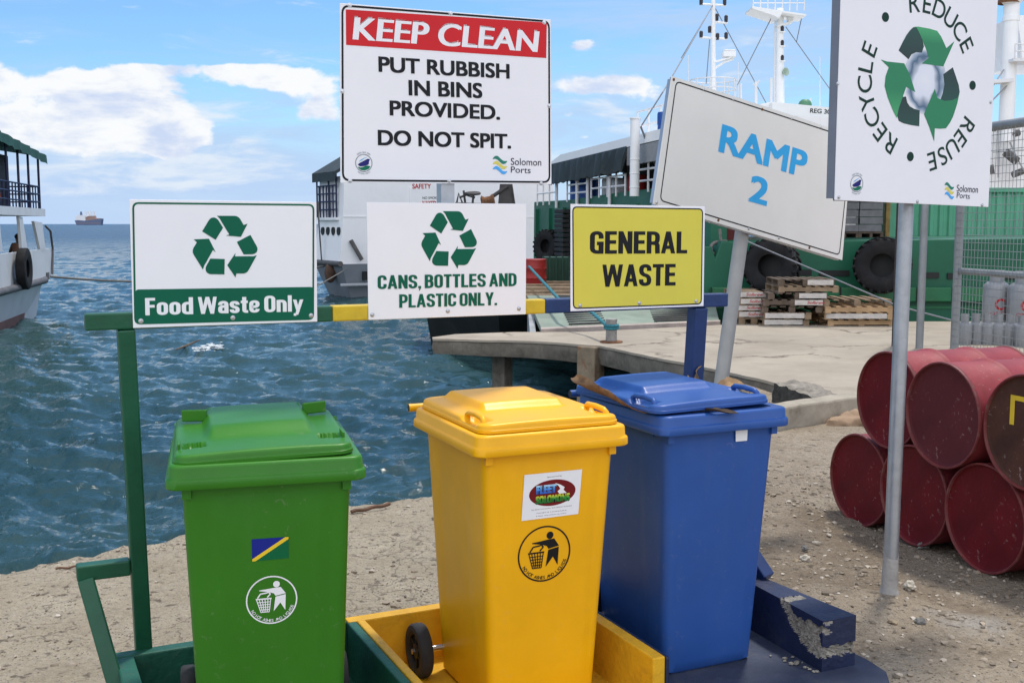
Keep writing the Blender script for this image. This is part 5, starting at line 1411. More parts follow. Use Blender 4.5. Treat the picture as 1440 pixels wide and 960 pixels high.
WOOD = mat('weathered_wood', (0.23, 0.165, 0.105, 1), 0.85, var=0.35, vscale=5, bump=0.4, bscale=25, dirt=0.5, dirtcol=(0.10, 0.075, 0.055, 1), dscale=4)
WOODD = mat('dark_weathered_wood', (0.115, 0.085, 0.062, 1), 0.88, var=0.4, vscale=5, bump=0.4, bscale=25, dirt=0.5, dirtcol=(0.05, 0.04, 0.032, 1), dscale=4)
WOODN = mat('newer_wood', (0.38, 0.25, 0.135, 1), 0.8, var=0.25, vscale=5, bump=0.3, bscale=25)
ROPE = mat('teal_rope', (0.03, 0.17, 0.20, 1), 0.85, var=0.3, vscale=30)
ROPEG = mat('grey_rope', (0.17, 0.16, 0.145, 1), 0.9, var=0.3, vscale=20)
HULLBLK = mat('black_hull_and_shade', (0.012, 0.014, 0.014, 1), 0.6, var=0.3, vscale=1.5)  # also carries the shade in slots, tyre holes and under the bow

def part(mb, name, m, t, smooth=None, bevel=0.0):
    return mb.build(name, m, t, smooth=smooth, bevel=bevel, world=True)
def px_slab(mb, pts, Y, depth):
    """outline seen at distance Y, given real thickness going back"""
    P = [at(x, y, Y) for x, y in pts]
    return mb.prism([(p.x, p.z) for p in P], Y, Y + depth, lambda a, b, d: (a, d, b))
def rail_fence(mb, a, b, z0, z1, nposts, nrails, r=0.025):
    a, b = Vector(a), Vector(b)
    for i in range(nposts):
        p = a.lerp(b, i / max(1, nposts - 1)); mb.tube([(p.x, p.y, z0), (p.x, p.y, z1)], r, 6)
    for j in range(nrails):
        z = z0 + (z1 - z0) * (j + 1) / nrails
        mb.tube([(a.x, a.y, z), (b.x, b.y, z)], r, 6)

# ---- green landing barge
bg_ = thing('landing_barge', 'green landing barge with a lowered bow ramp, white roof and masts behind the quay', 'barge', (6.0, 24.0, SEA_Z))
mb = MB(); px_slab(mb, [(985, 346), (1000, 346), (1006, 362), (1014, 339), (1760, 332), (1760, 570), (985, 570)], 20.6, 6.0)
hull = part(mb, 'hull', SHIPGREEN, bg_, bevel=0.03)
mb = MB()
for (y0, y1) in ((404, 424),):
    a, b = at(1000, y0, 20.5), at(1760, y1, 20.5)
    mb.lohi((a.x, 20.44, b.z), (b.x, 20.598, a.z))
part(mb, 'rubbing_strake', SHIPGREEN2, bg_, bevel=0.02)
for x in (1000, 1055, 1090, 1150, 1182, 1228, 1290, 1340, 1402):
    a = at(x, 404, 20.4); b = at(x + 1.4, 424, 20.4); mb = MB(); mb.lohi((a.x, 20.425, b.z), (b.x, 20.438, a.z)); part(mb, 'strake_seam', HULLBLK, bg_)
for x0, x1, y in ((1108, 1141, 383), (1152, 1194, 384), (1206, 1226, 385), (1298, 1320, 387), (1332, 1352, 388), (1400, 1430, 389)):
    a, b = at(x0, y - 4, 20.59), at(x1, y + 4, 20.59); mb = MB(); mb.lohi((a.x, 20.57, b.z), (b.x, 20.62, a.z)); part(mb, 'freeing_port', HULLBLK, bg_)  # black boxes stand in for the shade in the slot recesses
mb = MB(); a, b = at(985, 430, 20.6), at(1760, 434, 20.6); mb.lohi((a.x, 20.575, b.z), (b.x, 20.598, a.z)); part(mb, 'hull_weld', SHIPGREEN2, bg_)
# bulwark running back to the stern on the left
PA = at(750, 300, 34.0); PB = at(1000, 300, 21.2)
phA = math.atan2(PB.y - PA.y, PB.x - PA.x); PLA = Plane((PA.x, PA.y), phA)
uA, nA = PLA.u, PLA.n
def onA(a, d, z): return tuple(PLA.p + uA * a + nA * d + Vector((0, 0, z)))
lenA = (PB - PA).to_2d().length
tops = [PLA(*q) for q in ((751, 284), (800, 281), (868, 271), (940, 262), (1000, 262))]
mb = MB(); mb.prism([(0.0, 0.1)] + [(max(0, a), z) for a, z in tops] + [(lenA, 0.1)], 0.0, -0.35, lambda a, b, d: onA(a, d, b)); part(mb, 'stern_bulwark', SHIPGREEN, bg_, bevel=0.02)
for k in range(9):
    a = lenA * (0.04 + 0.11 * k); mb = MB(); mb.prism([(a, 0.2), (a + 0.05, 0.2), (a + 0.05, 2.2), (a, 2.2)], 0.08, 0.0, lambda a, b, d: onA(a, d, b)); part(mb, 'bulwark_stiffener', SHIPGREEN, bg_)
a0, _z0 = PLA(790, 312); a1, z1 = PLA(802, 396)
mb = MB()
for k in range(14):
    z = 0.35 + 0.13 * k; mb.prism([(a0, z), (a1, z), (a1, z + 0.105), (a0, z + 0.105)], 0.22, 0.005, lambda a, b, d: onA(a, d, b))
part(mb, 'rubber_fender', M_RUB, bg_, bevel=0.015)
# deck and planks
dk = [(at(735, 395, 34).x, 34.0), (at(735, 415, 21.6).x, 21.6), (at(1003, 415, 21.6).x, 21.6), (PB.x + 0.3, PB.y), (PA.x + 0.3, 34.0)]
mb = MB(); mb.prism(dk, 0.30, 0.05, lambda a, b, d: (a, b, d)); part(mb, 'deck', mat('worn_deck', (0.21, 0.19, 0.15, 1), 0.85, var=0.3, vscale=1.0, dirt=0.5, dirtcol=(0.10, 0.11, 0.08, 1), dscale=1.2), bg_)
mb = MB()
for k in range(12):
    y = 21.8 + 0.62 * k; w = 0.16 if k % 3 else 0.28
    mb.lohi((at(738, 400, y).x, y, 0.302), (at(985, 400, y).x, y + w, 0.36 + 0.04 * (k % 2)))
part(mb, 'deck_timbers', WOOD, bg_, bevel=0.01)
# bow ramp lying on the quay
r0, r1 = Vector((0.48, 17.72, 0.06)), Vector((3.62, 19.15, 0.06))
r3, r2 = at(741, 412, 21.6), at(1003, 412, 21.6); r3.z = r2.z = 0.36
def rp(s_, t, h=0.0):
    a = r0.lerp(r1, s_); b = r3.lerp(r2, s_); p = a.lerp(b, t); return Vector((p.x, p.y, p.z + h))
def rquad(mb, s0, s1, t0, t1, h0, h1):
    vs = [rp(s0, t0, h0), rp(s1, t0, h0), rp(s1, t1, h0), rp(s0, t1, h0), rp(s0, t0, h1), rp(s1, t0, h1), rp(s1, t1, h1), rp(s0, t1, h1)]
    mb.add(vs, [(0, 3, 2, 1), (4, 5, 6, 7), (0, 1, 5, 4), (1, 2, 6, 5), (2, 3, 7, 6), (3, 0, 4, 7)])
mb = MB(); rquad(mb, 0, 1, 0, 1, -0.10, 0.0); ramp_ = part(mb, 'bow_ramp', mat('worn_ramp_green', (0.20, 0.25, 0.20, 1), 0.8, var=0.25, vscale=1.6, bump=0.3, bscale=8, dirt=0.6, dirtcol=(0.27, 0.22, 0.16, 1), dscale=1.4, rust=0.2), bg_, bevel=0.012)
mb = MB(); rquad(mb, 0.36, 0.60, 0.02, 1, 0.001, 0.004); part(mb, 'sandy_track', mat('sandy_track', (0.30, 0.245, 0.175, 1), 0.95, var=0.2, vscale=2, bump=0.4, bscale=15), ramp_)
for s0_, s1_ in ((0.15, 0.35), (0.62, 0.86)):
    mb = MB()
    for k in range(15):
        t = 0.06 + 0.062 * k; rquad(mb, s0_, s1_, t, t + 0.020, 0.0, 0.035)
    rquad(mb, s0_ + 0.01, s0_ + 0.015, 0.05, 0.95, 0.0, 0.010); rquad(mb, s1_ - 0.015, s1_ - 0.01, 0.05, 0.95, 0.0, 0.010)
    part(mb, 'cleat_row', mat('dark_cleats', (0.05, 0.05, 0.045, 1), 0.7, var=0.3), ramp_)
mb = MB(); rquad(mb, -0.004, 1.004, -0.012, 0.03, -0.11, 0.012); part(mb, 'ramp_lip', mat('scraped_ramp_edge', (0.36, 0.30, 0.26, 1), 0.7, var=0.3, vscale=3, rust=0.3), ramp_)
mb = MB()
for (s0, dz) in ((-0.06, 0.0),):
    A = [Vector((0.30, 18.3, -0.06)), Vector((0.30, 21.6, 0.28)), Vector((0.30, 21.6, -0.55))]
    mb.add([a for a in A] + [a + Vector((0.10, 0, 0)) for a in A], [(0, 1, 2), (5, 4, 3), (0, 3, 4, 1), (1, 4, 5, 2), (2, 5, 3, 0)])
part(mb, 'ramp_arm', mat('scraped_grey_steel', (0.30, 0.31, 0.31, 1), 0.6, var=0.3, vscale=2, rust=0.3), bg_)
# bow under the ramp, coloured black for the shade on its underside
xl, xr = at(594, 460, 25.0).x, at(1003, 460, 21.7).x
mb = MB(); mb.add([(xl, 25.0, 0.28), (at(700, 400, 21.7).x, 21.7, 0.29), (xr, 21.7, 0.29), (xr, 28, 0.29), (xl, 28, 0.28),
                   (xl + 0.25, 25.6, -1.6), (at(690, 400, 21.7).x + 0.2, 23.6, -1.6), (xr, 23.6, -1.6), (xr, 28, -1.6), (xl, 28, -1.6)],
                  [(0, 1, 2, 3, 4), (9, 8, 7, 6, 5), (0, 5, 6, 1), (1, 6, 7, 2), (2, 7, 8, 3), (3, 8, 9, 4), (4, 9, 5, 0)])
part(mb, 'bow', HULLBLK, bg_)
# stern house: white roof, tarpaulin skirt, rails, gear
za, zb_ = PLA(781, 236), PLA(932, 172)
def roof_pt(a, d, z): return onA(a, d, z)
aL, aR = za[0], lenA + 0.5
mb = MB(); zr = 3.42
mb.prism([(aL, zr), (aR, zr + 0.12), (aR, zr + 0.34), (aL + 1.0, zr + 0.22), (aL, zr + 0.06)], 0.15, -5.0, lambda a, b, d: onA(a, d, b)); part(mb, 'roof', SHIPW, bg_)
mb = MB(); aC = PLA(890, 222)[0]; rows = []
for k in range(41):
    t = k / 40; a = aL + (aC - aL) * t; w = 0.05 * math.sin(k * 1.9) + 0.03 * math.sin(k * 4.3)
    rows.append([onA(a, 0.16, zr + 0.01 + 0.08 * t), onA(a, 0.20 + w, zr - 0.25 + 0.08 * t), onA(a, 0.22 + 1.4 * w, zr - 0.56 + 0.08 * t + 0.04 * math.sin(k * 2.7)), onA(a, 0.19 + 1.4 * w, zr - 0.56 + 0.08 * t), onA(a, 0.155, zr - 0.2 + 0.08 * t)])
mb.loft(rows, True); part(mb, 'tarpaulin_skirt', TARP, bg_, smooth=60)
mb = MB(); mb.prism([(aC, zr - 0.35), (aR, zr - 0.30), (aR, zr + 0.1), (aC, zr + 0.05)], 0.145, 0.05, lambda a, b, d: onA(a, d, b)); part(mb, 'roof_fascia', mat('grey_fascia', (0.25, 0.26, 0.27, 1), 0.6, var=0.1), bg_)
mb = MB(); aD = PLA(815, 260)[0]; mb.prism([(aD, 1.9), (aR, 1.9), (aR, zr), (aD, zr)], -1.2, -1.5, lambda a, b, d: onA(a, d, b)); part(mb, 'cabin_wall', DARKIN, bg_)
mb = MB()
for q in (785, 814, 829, 860): 
    a = PLA(q, 280)[0]; mb.tube([onA(a, 0.05, 2.2), onA(a, 0.05, zr)], 0.045, 8)
part(mb, 'roof_posts', RAILW, bg_)
def railA(q0, q1, z0, z1, n, k, d=0.05):
    mb = MB(); a0, a1 = PLA(q0, 280)[0], PLA(q1, 280)[0]
    rail_fence(mb, onA(a0, d, 0), onA(a1, d, 0), z0, z1, n, k, 0.026); return part(mb, 'railing', RAILW, bg_)
railA(758, 784, 2.30, 3.0, 4, 2); railA(800, 829, 2.35, 3.02, 3, 3); railA(834, 882, 2.40, 3.12, 5, 3); railA(900, 945, 2.45, 3.20, 4, 3)
railA(862, 945, zr + 0.3, zr + 1.0, 6, 2, -0.6)
for (q, y0, y1, w, m, nm) in ((795, 250, 303, 0.30, BLUEP, 'blue_barrel'), (806, 252, 303, 0.30, BLUEP, 'blue_barrel'), (838, 250, 278, 0.28, mat('grey_canister', (0.45, 0.46, 0.47, 1), 0.5), 'grey_canister'), (852, 252, 279, 0.3, mat('grey_canister', (0.45, 0.46, 0.47, 1)), 'grey_canister'), (871, 246, 276, 0.24, REDP, 'red_locker')):
    a, z = PLA(q, y0); _, z0 = PLA(q, y1); p = Vector(onA(a, -0.45, 0)); mb = MB(); mb.lathe([(w * 0.96, z0), (w, z0 + 0.04), (w, z - 0.05), (w * 0.9, z)], 18, Matrix.Translation((p.x, p.y, 0))); part(mb, nm, m, bg_, smooth=40)
p = at(893, 200, 24.2); mb = MB()
zt_, zb2 = at(893, 166, 24.2).z, at(893, 276, 24.2).z
mb.lathe([(0.105, zb2), (0.105, zt_ - 0.03), (0.125, zt_ - 0.025), (0.125, zt_)], 24, Matrix.Translation((p.x, 24.2, 0)))
for k in range(3): mb.lathe([(0.105, zt_ - 0.9 - 0.3 * k), (0.113, zt_ - 0.895 - 0.3 * k), (0.113, zt_ - 0.875 - 0.3 * k), (0.105, zt_ - 0.87 - 0.3 * k)], 24, Matrix.Translation((p.x, 24.2, 0)), cap=False)
part(mb, 'exhaust_stack', SHIPW, bg_, smooth=40)
mb = MB(); mb.tube([at(901, 178, 24.2), at(925, 240, 24.6)], 0.022, 6); mb.tube([at(902, 177, 24.2), at(932, 130, 24.2), at(952, 96, 26), at(1002, 8, 34)], 0.016, 6); part(mb, 'stay_wires', mat('wire_grey', (0.18, 0.19, 0.21, 1), 0.6), bg_)
p = at(931, 176, 24.0); zt_, zb2 = at(931, 158, 24).z, at(931, 196, 24).z
mb = MB(); mb.lathe([(0.16, zb2), (0.165, zb2 + 0.05), (0.155, (zt_ + zb2) / 2), (0.165, (zt_ + zb2) / 2 + 0.04), (0.165, zt_ - 0.04), (0.15, zt_)], 18, Matrix.Translation((p.x + 0.06, 24.0, 0))); part(mb, 'blue_barrel', BLUEP, bg_, smooth=40)
# wheelhouse and masts
mb = MB(); px_slab(mb, [(1010, 160), (1086, 143), (1087, 148), (1175, 156), (1300, 165), (1300, 330), (1010, 330)], 33.0, 6.0); wh = part(mb, 'wheelhouse', SHIPW, bg_)
mb = MB(); px_slab(mb, [(1086, 143.5), (1240, 158), (1240, 172), (1086, 161)], 32.7, 0.28); part(mb, 'name_board', SHIPW, bg_)
a, b = at(1139, 158.5, 32.69), at(1176, 161.2, 32.69); t_ = at(1139, 152.4, 32.69)
mb = MB(); text_on(mb, 'REG 3004', (a.x, a.z), (b.x + 0.02, b.z), t_.z - a.z, 32.69, 0.02, 0, 0.0, fr=lambda x, z, d: (x, d, z)); part(mb, 'registration', SIGNDK, bg_)
mb = MB(); c = at(1132, 147, 33.6); mb.lathe([(0.20, c.z - 0.05), (0.2, c.z), (0.17, c.z + 0.08), (0.10, c.z + 0.14), (0.0, c.z + 0.16)], 18, Matrix.Translation((c.x, c.y, 0))); part(mb, 'green_dome', mat('green_dome', (0.08, 0.22, 0.12, 1), 0.5), bg_, smooth=60)
LAMPD = mat('navigation_lamp_dark', (0.03, 0.025, 0.03, 1), 0.4)
def mast(px, y0, y1, Y, r0, r1):
    a, b = at(px, y0, Y), at(px, y1, Y); mb = MB(); mb.tube([b, a], r0, 14, radii=[r0, r1]); return part(mb, 'mast', SHIPW, bg_, smooth=40)
Y = 34.0
ma = mast(1003, -30, 140, Y, 0.085, 0.06)
mb = MB()
for (x0, x1, y) in ((985, 1021, 7), (1003, 1023, 32), (984, 1023, 54), (996, 1003, 44)):
    mb.tube([at(x0, y - 1, Y), at(x1, y + 1, Y)], 0.035, 6)
mb.bar(at(1003, 88, Y), at(1033, 80, Y), 0.18, 0.05); mb.tube([at(1004, 97, Y), at(1018, 88, Y), at(1031, 83, Y)], 0.04, 6)
part(mb, 'crossarms', SHIPW, ma)
for (x, y) in ((986, 3), (1019, 4), (1008, 25), (1021, 27), (998, 42), (986, 49), (1009, 52), (1021, 51)):
    c = at(x, y, Y); mb = MB(); mb.lathe([(0.05, -0.09), (0.055, -0.02), (0.055, 0.08), (0.03, 0.11)], 10, Matrix.Translation(c)); part(mb, 'mast_lamp', LAMPD, ma)
c = at(1025, 77, Y); mb = MB(); mb.box(c, (0.38, 0.3, 0.16)); mb.box(c + Vector((0, 0, 0.11)), (0.34, 0.26, 0.05)); part(mb, 'radar', SHIPW, ma, bevel=0.02)
mb = MB()
for zy in (113, 126):
    q = [at(1003 + 32 * math.cos(a), zy, Y) + Vector((0, 0.7 * math.sin(a), 0)) for a in [i * math.pi / 10 for i in range(21)]]; mb.tube(q, 0.02, 5, cap=False)
for k in range(10):
    a = k * math.pi / 5; u = at(1003 + 32 * math.cos(a), 113, Y) + Vector((0, 0.7 * math.sin(a), 0)); mb.tube([u, u - Vector((0, 0, 0.62))], 0.018, 5)
part(mb, 'mast_railing', RAILW, ma)
mb_ = mast(1097, 12, 148, Y, 0.13, 0.10)
mb = MB(); mb.tube([at(1090, 20, Y), at(1089, 148, Y)], 0.025, 6); mb.tube([at(1084.5, 110, Y), at(1084, 150, Y)], 0.05, 8)
for k in range(16): mb.tube([at(1090, 24 + 7.6 * k, Y), at(1095, 24 + 7.6 * k, Y)], 0.012, 4)
part(mb, 'mast_ladder', RAILW, mb_)
mb = MB(); px_slab(mb, [(1058, 9), (1090, 14), (1133, 20), (1134, 22.5), (1100, 18), (1096, 26), (1088, 22), (1058, 12)], Y - 0.5, 1.0); mb.bar(at(1092, 38, Y), at(1113, 32, Y), 0.25, 0.06); mb.box(at(1111, 26, Y), (0.16, 0.16, 0.22)); part(mb, 'mast_platform', SHIPW, mb_)
mb = MB(); rail_fence(mb, at(1059, 9, Y), at(1131, 20, Y), at(1090, 15, Y).z, at(1090, -6, Y).z, 8, 2, 0.018); part(mb, 'platform_railing', RAILW, mb_)
for (x, y) in ((1100, 41), (1100, 61), (1100, 82)):
    c = at(x, y, Y - 0.1); mb = MB(); mb.lathe([(0.05, -0.07), (0.055, 0.05), (0.03, 0.09)], 10, Matrix.Translation(c)); part(mb, 'mast_lamp', LAMPD, mb_)
    mb = MB(); mb.box(c - Vector((0, 0, 0.09)), (0.16, 0.12, 0.03)); part(mb, 'lamp_bracket', SHIPW, mb_)
c = at(1102, 102, Y - 0.1); mb = MB(); mb.lathe([(0.03, -0.12), (0.05, -0.02), (0.13, 0.1), (0.12, 0.1), (0.0, 0.0)], 16, Matrix.Translation(c) @ Vector((0.55, -0.83, 0.1)).to_track_quat('Z', 'Y').to_matrix().to_4x4()); part(mb, 'horn', mat('pale_green_horn', (0.35, 0.45, 0.36, 1), 0.5), mb_, smooth=40)
mb = MB()
for pts in ([(1000, 12), (958, 82)], [(1006, 12), (1020, 38), (1080, 150)], [(1086, 23), (1037, 120)], [(1105, 38), (1200, 172)], [(998, 56), (993, 118)], [(1128, 22), (1120, 60)]):
    mb.tube([at(x, y, Y) for x, y in pts], 0.014, 5)
part(mb, 'stay_wires', mat('wire_grey', (0.18, 0.19, 0.21, 1)), bg_)
mb = MB()
for (x, y0, y1, r) in ((968, 78, 118, 0.012), (1038, 88, 140, 0.012), (1063, 115, 146, 0.045), (1042, 118, 140, 0.03), (1153, 80, 150, 0.014), (1140, 138, 150, 0.02), (1167, 140, 152, 0.02)):
    mb.tube([at(x, y0, Y), at(x, y1, Y)], r, 6)
mb.tube([at(1059, 118, Y), at(1063, 122, Y), at(1068, 113, Y)], 0.025, 6)
part(mb, 'aerials', RAILW, bg_)
# things standing in the barge
def lathe_thing(name, label, cat, c, prof, m, group=None, n=24):
    t = MB(); t.lathe(prof, n); o = t.build(name, m, smooth=40); o.location = c; return tag(o, label, cat, group)
c = at(751, 397, 25.5)
for (x, lab) in ((751, 'red drum standing on the barge deck beside the white cans sign'),):
    lathe_thing('oil_drum', lab, 'drum', (c.x, 25.5, 0.30), [(0.27, 0), (0.285, 0.01), (0.285, 0.20), (0.295, 0.215), (0.285, 0.23), (0.285, 0.42), (0.295, 0.435), (0.285, 0.45), (0.285, 0.64), (0.27, 0.65), (0.0, 0.645)], REDP)
mb = MB(); a, b = at(764, 362, 26.5), at(800, 400, 26.5); mb.lohi((a.x, 26.5, 0.31), (b.x, 27.4, a.z))
for k in range(5): x = a.x + (b.x - a.x) * k / 4; mb.lohi((x - 0.02, 26.44, 0.31), (x + 0.02, 26.499, a.z + 0.03))
tag(mb.build('steel_bin', mat('dark_green_steel', (0.012, 0.05, 0.03, 1), 0.6, var=0.3, vscale=2)), 'dark green ribbed steel box on the barge deck beside the red drum', 'steel box')
# container and pallet loads on the deck
t = thing('shipping_container', 'pale green corrugated container with rust streaks on the barge deck', 'container', (at(1400, 300, 24.5).x, 24.5, 0.3))
a, b = at(1246, 264, 24.5), at(1700, 340, 24.5)
z1 = a.z; x0, x1 = a.x, b.x; poly = []; x = x0 + 0.16; k = 0
while x < x1 - 0.3:
    poly += [(x, 24.5), (x + 0.07, 24.5), (x + 0.105, 24.54), (x + 0.175, 24.54)]; x += 0.21
poly = [(x0 + 0.10, 24.5)] + poly + [(x1, 24.5), (x1, 26.9), (x0 + 0.10, 26.9)]
CONT = mat('container_green', (0.10, 0.36, 0.22, 1), 0.55, var=0.15, vscale=1.2, dirt=0.35, dirtcol=(0.10, 0.26, 0.17, 1), dscale=1.0, streak=0.55)
mb = MB(); mb.prism(poly, 0.45, z1 - 0.1, lambda a, b, d: (a, b, d)); part(mb, 'corrugated_side', CONT, t)
mb = MB(); mb.lohi((x0, 24.44, 0.31), (x0 + 0.098, 24.56, z1)); part(mb, 'corner_post', mat('ochre_rusty_paint', (0.30, 0.19, 0.06, 1), 0.7, var=0.3, rust=0.5), t, bevel=0.008)
mb = MB(); mb.lohi((x0 + 0.10, 24.44, z1 - 0.1), (x1, 26.9, z1)); mb.lohi((x0 + 0.10, 24.46, 0.31), (x1, 24.6, 0.449)); part(mb, 'frame_rail', CONT, t, bevel=0.008)
BLOCK = mat('grey_blocks', (0.22, 0.215, 0.22, 1), 0.9, var=0.25, vscale=3, bump=0.4, bscale=15)
for i, (xa, xb) in enumerate(((1170, 1207), (1210, 1241))):
    A, B = at(xa, 255, 23.4), at(xb, 337, 23.4)
    t = thing('block_load', ('load of grey blocks on a pallet, left of two, under the tall sign', 'load of grey blocks on a pallet, right of two, beside the green container')[i], 'pallet load', ((A.x + B.x) / 2, 23.4, 0.3), 0, 'block loads on the barge')
    rng = random.Random(i); z = B.z + 0.17; k = 0
    mb = MB()
    while z < A.z:
        h = 0.155; j = rng.uniform(-0.015, 0.015)
        mb.lohi((A.x + 0.01 + j, 23.4 + rng.uniform(0, 0.02), z), (B.x - 0.01 + j, 24.3, z + h - 0.012)); z += h
    part(mb, 'blocks', BLOCK, t, bevel=0.008)
    mb = MB(); mb.lohi((A.x, 23.38, B.z + 0.13), (B.x, 24.3, B.z + 0.165))
    for q in (0.0, 0.45, 0.9):
        xx = A.x + (B.x - A.x) * q; mb.lohi((xx, 23.385, B.z - 0.1), (xx + 0.06, 24.3, B.z + 0.129))
    mb.lohi((A.x, 23.38, 0.30), (B.x, 24.3, B.z - 0.101)); part(mb, 'pallet', WOODD, t)
# red hatch and gear at the barge's left shoulder
mb = MB(); px_slab(mb, [(986, 318), (1040, 318), (1040, 352), (986, 352)], 21.9, 0.5); part(mb, 'red_hatch', mat('dull_red_paint', (0.16, 0.022, 0.02, 1), 0.6, var=0.25, vscale=2), bg_)
mb = MB(); c = at(1010, 350, 20.9); mb.torus(0.14, 0.035, Matrix.Translation(c) @ Matrix.Rotation(R(65), 4, 'X')); mb.torus(0.10, 0.035, Matrix.Translation(c + Vector((0.12, 0, 0.04))) @ Matrix.Rotation(R(80), 4, 'X')); mb.tube([at(1012, 322, 20.9), at(1015, 350, 20.9)], 0.03, 6); part(mb, 'coiled_rope', ROPEG, bg_)

TYRE = mat('weathered_tyre', (0.013, 0.013, 0.014, 1), 0.8, var=0.4, vscale=5, bump=0.3, bscale=25, dirt=0.5, dirtcol=(0.035, 0.032, 0.028, 1), dscale=4, spec=0.25)
def tyre(name, label, c, R0, w, rot, lugs=22, cat='tyre', group='tyre fenders on the vessels'):
    t = thing(name, label, cat, c, 0, group, rot=rot)       # axle along local Z
    ri = R0 * 0.42
    prof = [(ri, -w * 0.36), (R0 * 0.62, -w * 0.50), (R0 * 0.84, -w * 0.50), (R0 * 0.93, -w * 0.44), (R0 * 0.955, -w * 0.30), (R0 * 0.955, w * 0.30), (R0 * 0.93, w * 0.44), (R0 * 0.84, w * 0.50), (R0 * 0.62, w * 0.50), (ri, w * 0.36), (ri * 1.25, w * 0.1), (ri * 1.25, -w * 0.1)]
    mb = MB(); rings = [[(r * math.cos(a), r * math.sin(a), z) for a in [2 * math.pi * k / 56 for k in range(56)]] for r, z in prof]
    mb.loft(rings + [rings[0]], False); mb.build('casing', TYRE, t, smooth=40)
    if lugs:
        mb = MB(); mb.lathe([(0.0, -w * 0.30), (ri * 1.2, -w * 0.30), (ri * 1.2, -w * 0.26), (0.0, -w * 0.26)], 32, cap=False); mb.build('hole_shade_disc', HULLBLK, t)  # black disc stands in for the shade inside the tyre hole
    if lugs:
        mb = MB()
        for k in range(lugs):
            for sg in (-1, 1):
                a = 2 * math.pi * (k + (0.5 if sg > 0 else 0)) / lugs
                M = Matrix.Rotation(a, 4, 'Z') @ Matrix.Translation((R0 * 0.955, 0, sg * w * 0.27)) @ Matrix.Rotation(sg * R(32), 4, 'X')
                mb.box((0, 0, 0), (R0 * 0.11, R0 * 0.10, w * 0.52), M)
        mb.build('tread_lugs', TYRE, t, bevel=0.006)
    return t
def axis_rot(d):
    return tuple(Vector(d).to_track_quat('Z', 'Y').to_euler())
tyre('tyre_fender', 'big lugged tractor tyre hung on the green hull above the left pallets', at(1085, 374, 20.15), 0.50, 0.40, axis_rot((-0.50, -0.86, 0.05)))
tyre('tyre_fender', 'big lugged tractor tyre hung on the green hull behind the galvanised pole', at(1241, 373, 20.15), 0.51, 0.38, axis_rot((-0.36, -0.93, 0.03)))
tyre('tyre_fender', 'tractor tyre on the green stern bulwark left of the yellow sign', at(771, 346, 31.6), 0.47, 0.36, axis_rot((-0.75, -0.66, 0.03)))

# ---- white and grey vessel on the left of the barge
CX, CY = -6.25, 42.0
wv = thing('coastal_vessel', 'white coastal vessel with a grey hull and portholes moored beyond the middle sign', 'ship', (CX, CY, SEA_Z), R(30))
PC = Plane((CX, CY), R(30)); PE = Plane((CX, CY), R(120))
zh = PC(500, 371)[1] - SEA_Z; ztop = PC(520, 248)[1] - SEA_Z
wlen = PE(455, 371)[0]
def lb(lo, hi, nm, m, bev=0.0, par=None):
    mb = MB(); mb.lohi(lo, hi); return mb.build(nm, m, par or wv, bevel=bev)
mb = MB(); mb.loft([[(-0.35 if z > 1 else 0.35, -0.25 if z > 1 else 0.2, z), (11, -0.25 if z > 1 else 0.2, z), (11, wlen + (0.15 if z > 1 else -0.4), z), (-0.35 if z > 1 else 0.35, wlen + (0.15 if z > 1 else -0.4), z)] for z in (-0.6, zh)], True); mb.build('hull', SHIPGREY, wv)
lb((-0.40, -0.34, zh * 0.36), (11, -0.20, zh * 0.36 + 0.10), 'rubbing_strake', mat('pale_strake', (0.4, 0.42, 0.44, 1), 0.6), 0.02)
for k in range(4): lb((0.5 + 0.85 * k, -0.285, zh * 0.52), (0.68 + 0.85 * k, -0.20, zh * 0.78), 'hull_port', HULLBLK)
mb = MB(); mb.loft([[(-0.1 - (0.25 * (1 - t) ** 2), 0, z), (9.2, 0, z), (9.2, wlen, z), (-0.1 - (0.25 * (1 - t) ** 2), wlen + 0.2 * (1 - t) ** 2, z)] for t, z in [(q / 6, zh + (ztop - zh) * q / 6) for q in range(7)]], True); dh = mb.build('deckhouse', SHIPW, wv)
for k in range(4):
    y = wlen * (0.12 + 0.22 * k); M = Matrix.Translation((-0.17 - 0.10 * (1 - (PE(470, 325)[1] - SEA_Z - zh) / (ztop - zh)) ** 2, y, PE(470, 325)[1] - SEA_Z)) @ Matrix.Rotation(R(-90), 4, 'Y')
    mb = MB(); mb.lathe([(0.0, 0.03), (0.13, 0.03), (0.155, 0.04), (0.165, -0.15)], 20, M); mb.build('porthole', HULLBLK, wv, smooth=40)
lb((2.6, -0.03, zh + 0.3), (2.7, -0.001, ztop - 0.4), 'drain_pipe', SHIPW); lb((-0.14, -0.02, ztop - 1.55), (9.2, -0.001, ztop - 1.50), 'weld_line', SHIPW)
mb = MB()
for a, b, t_, tx, sz in (((579.8, 265.4), (617, 265.4), (579.8, 258.6), 'SAFETY FIRST', 1),):
    A, B, T_ = PC(*a), PC(*b), PC(*t_); text_on(mb, 'SAFETY', A, PC(606, 265.4), T_[1] - A[1], 0.01, 0.03, fr=lambda a, b, d: (a, -d, b - SEA_Z))
mb.build('safety_lettering', mat('red_lettering', (0.45, 0.02, 0.02, 1), 0.5), wv)
mb = MB(); A, B, T_ = PC(594, 280), PC(622, 280), PC(594, 276.6); text_on(mb, 'NO SMOKING', A, B, T_[1] - A[1], 0.01, fr=lambda a, b, d: (a, -d, b - SEA_Z)); mb.build('notice_lettering', SIGNDK, wv)
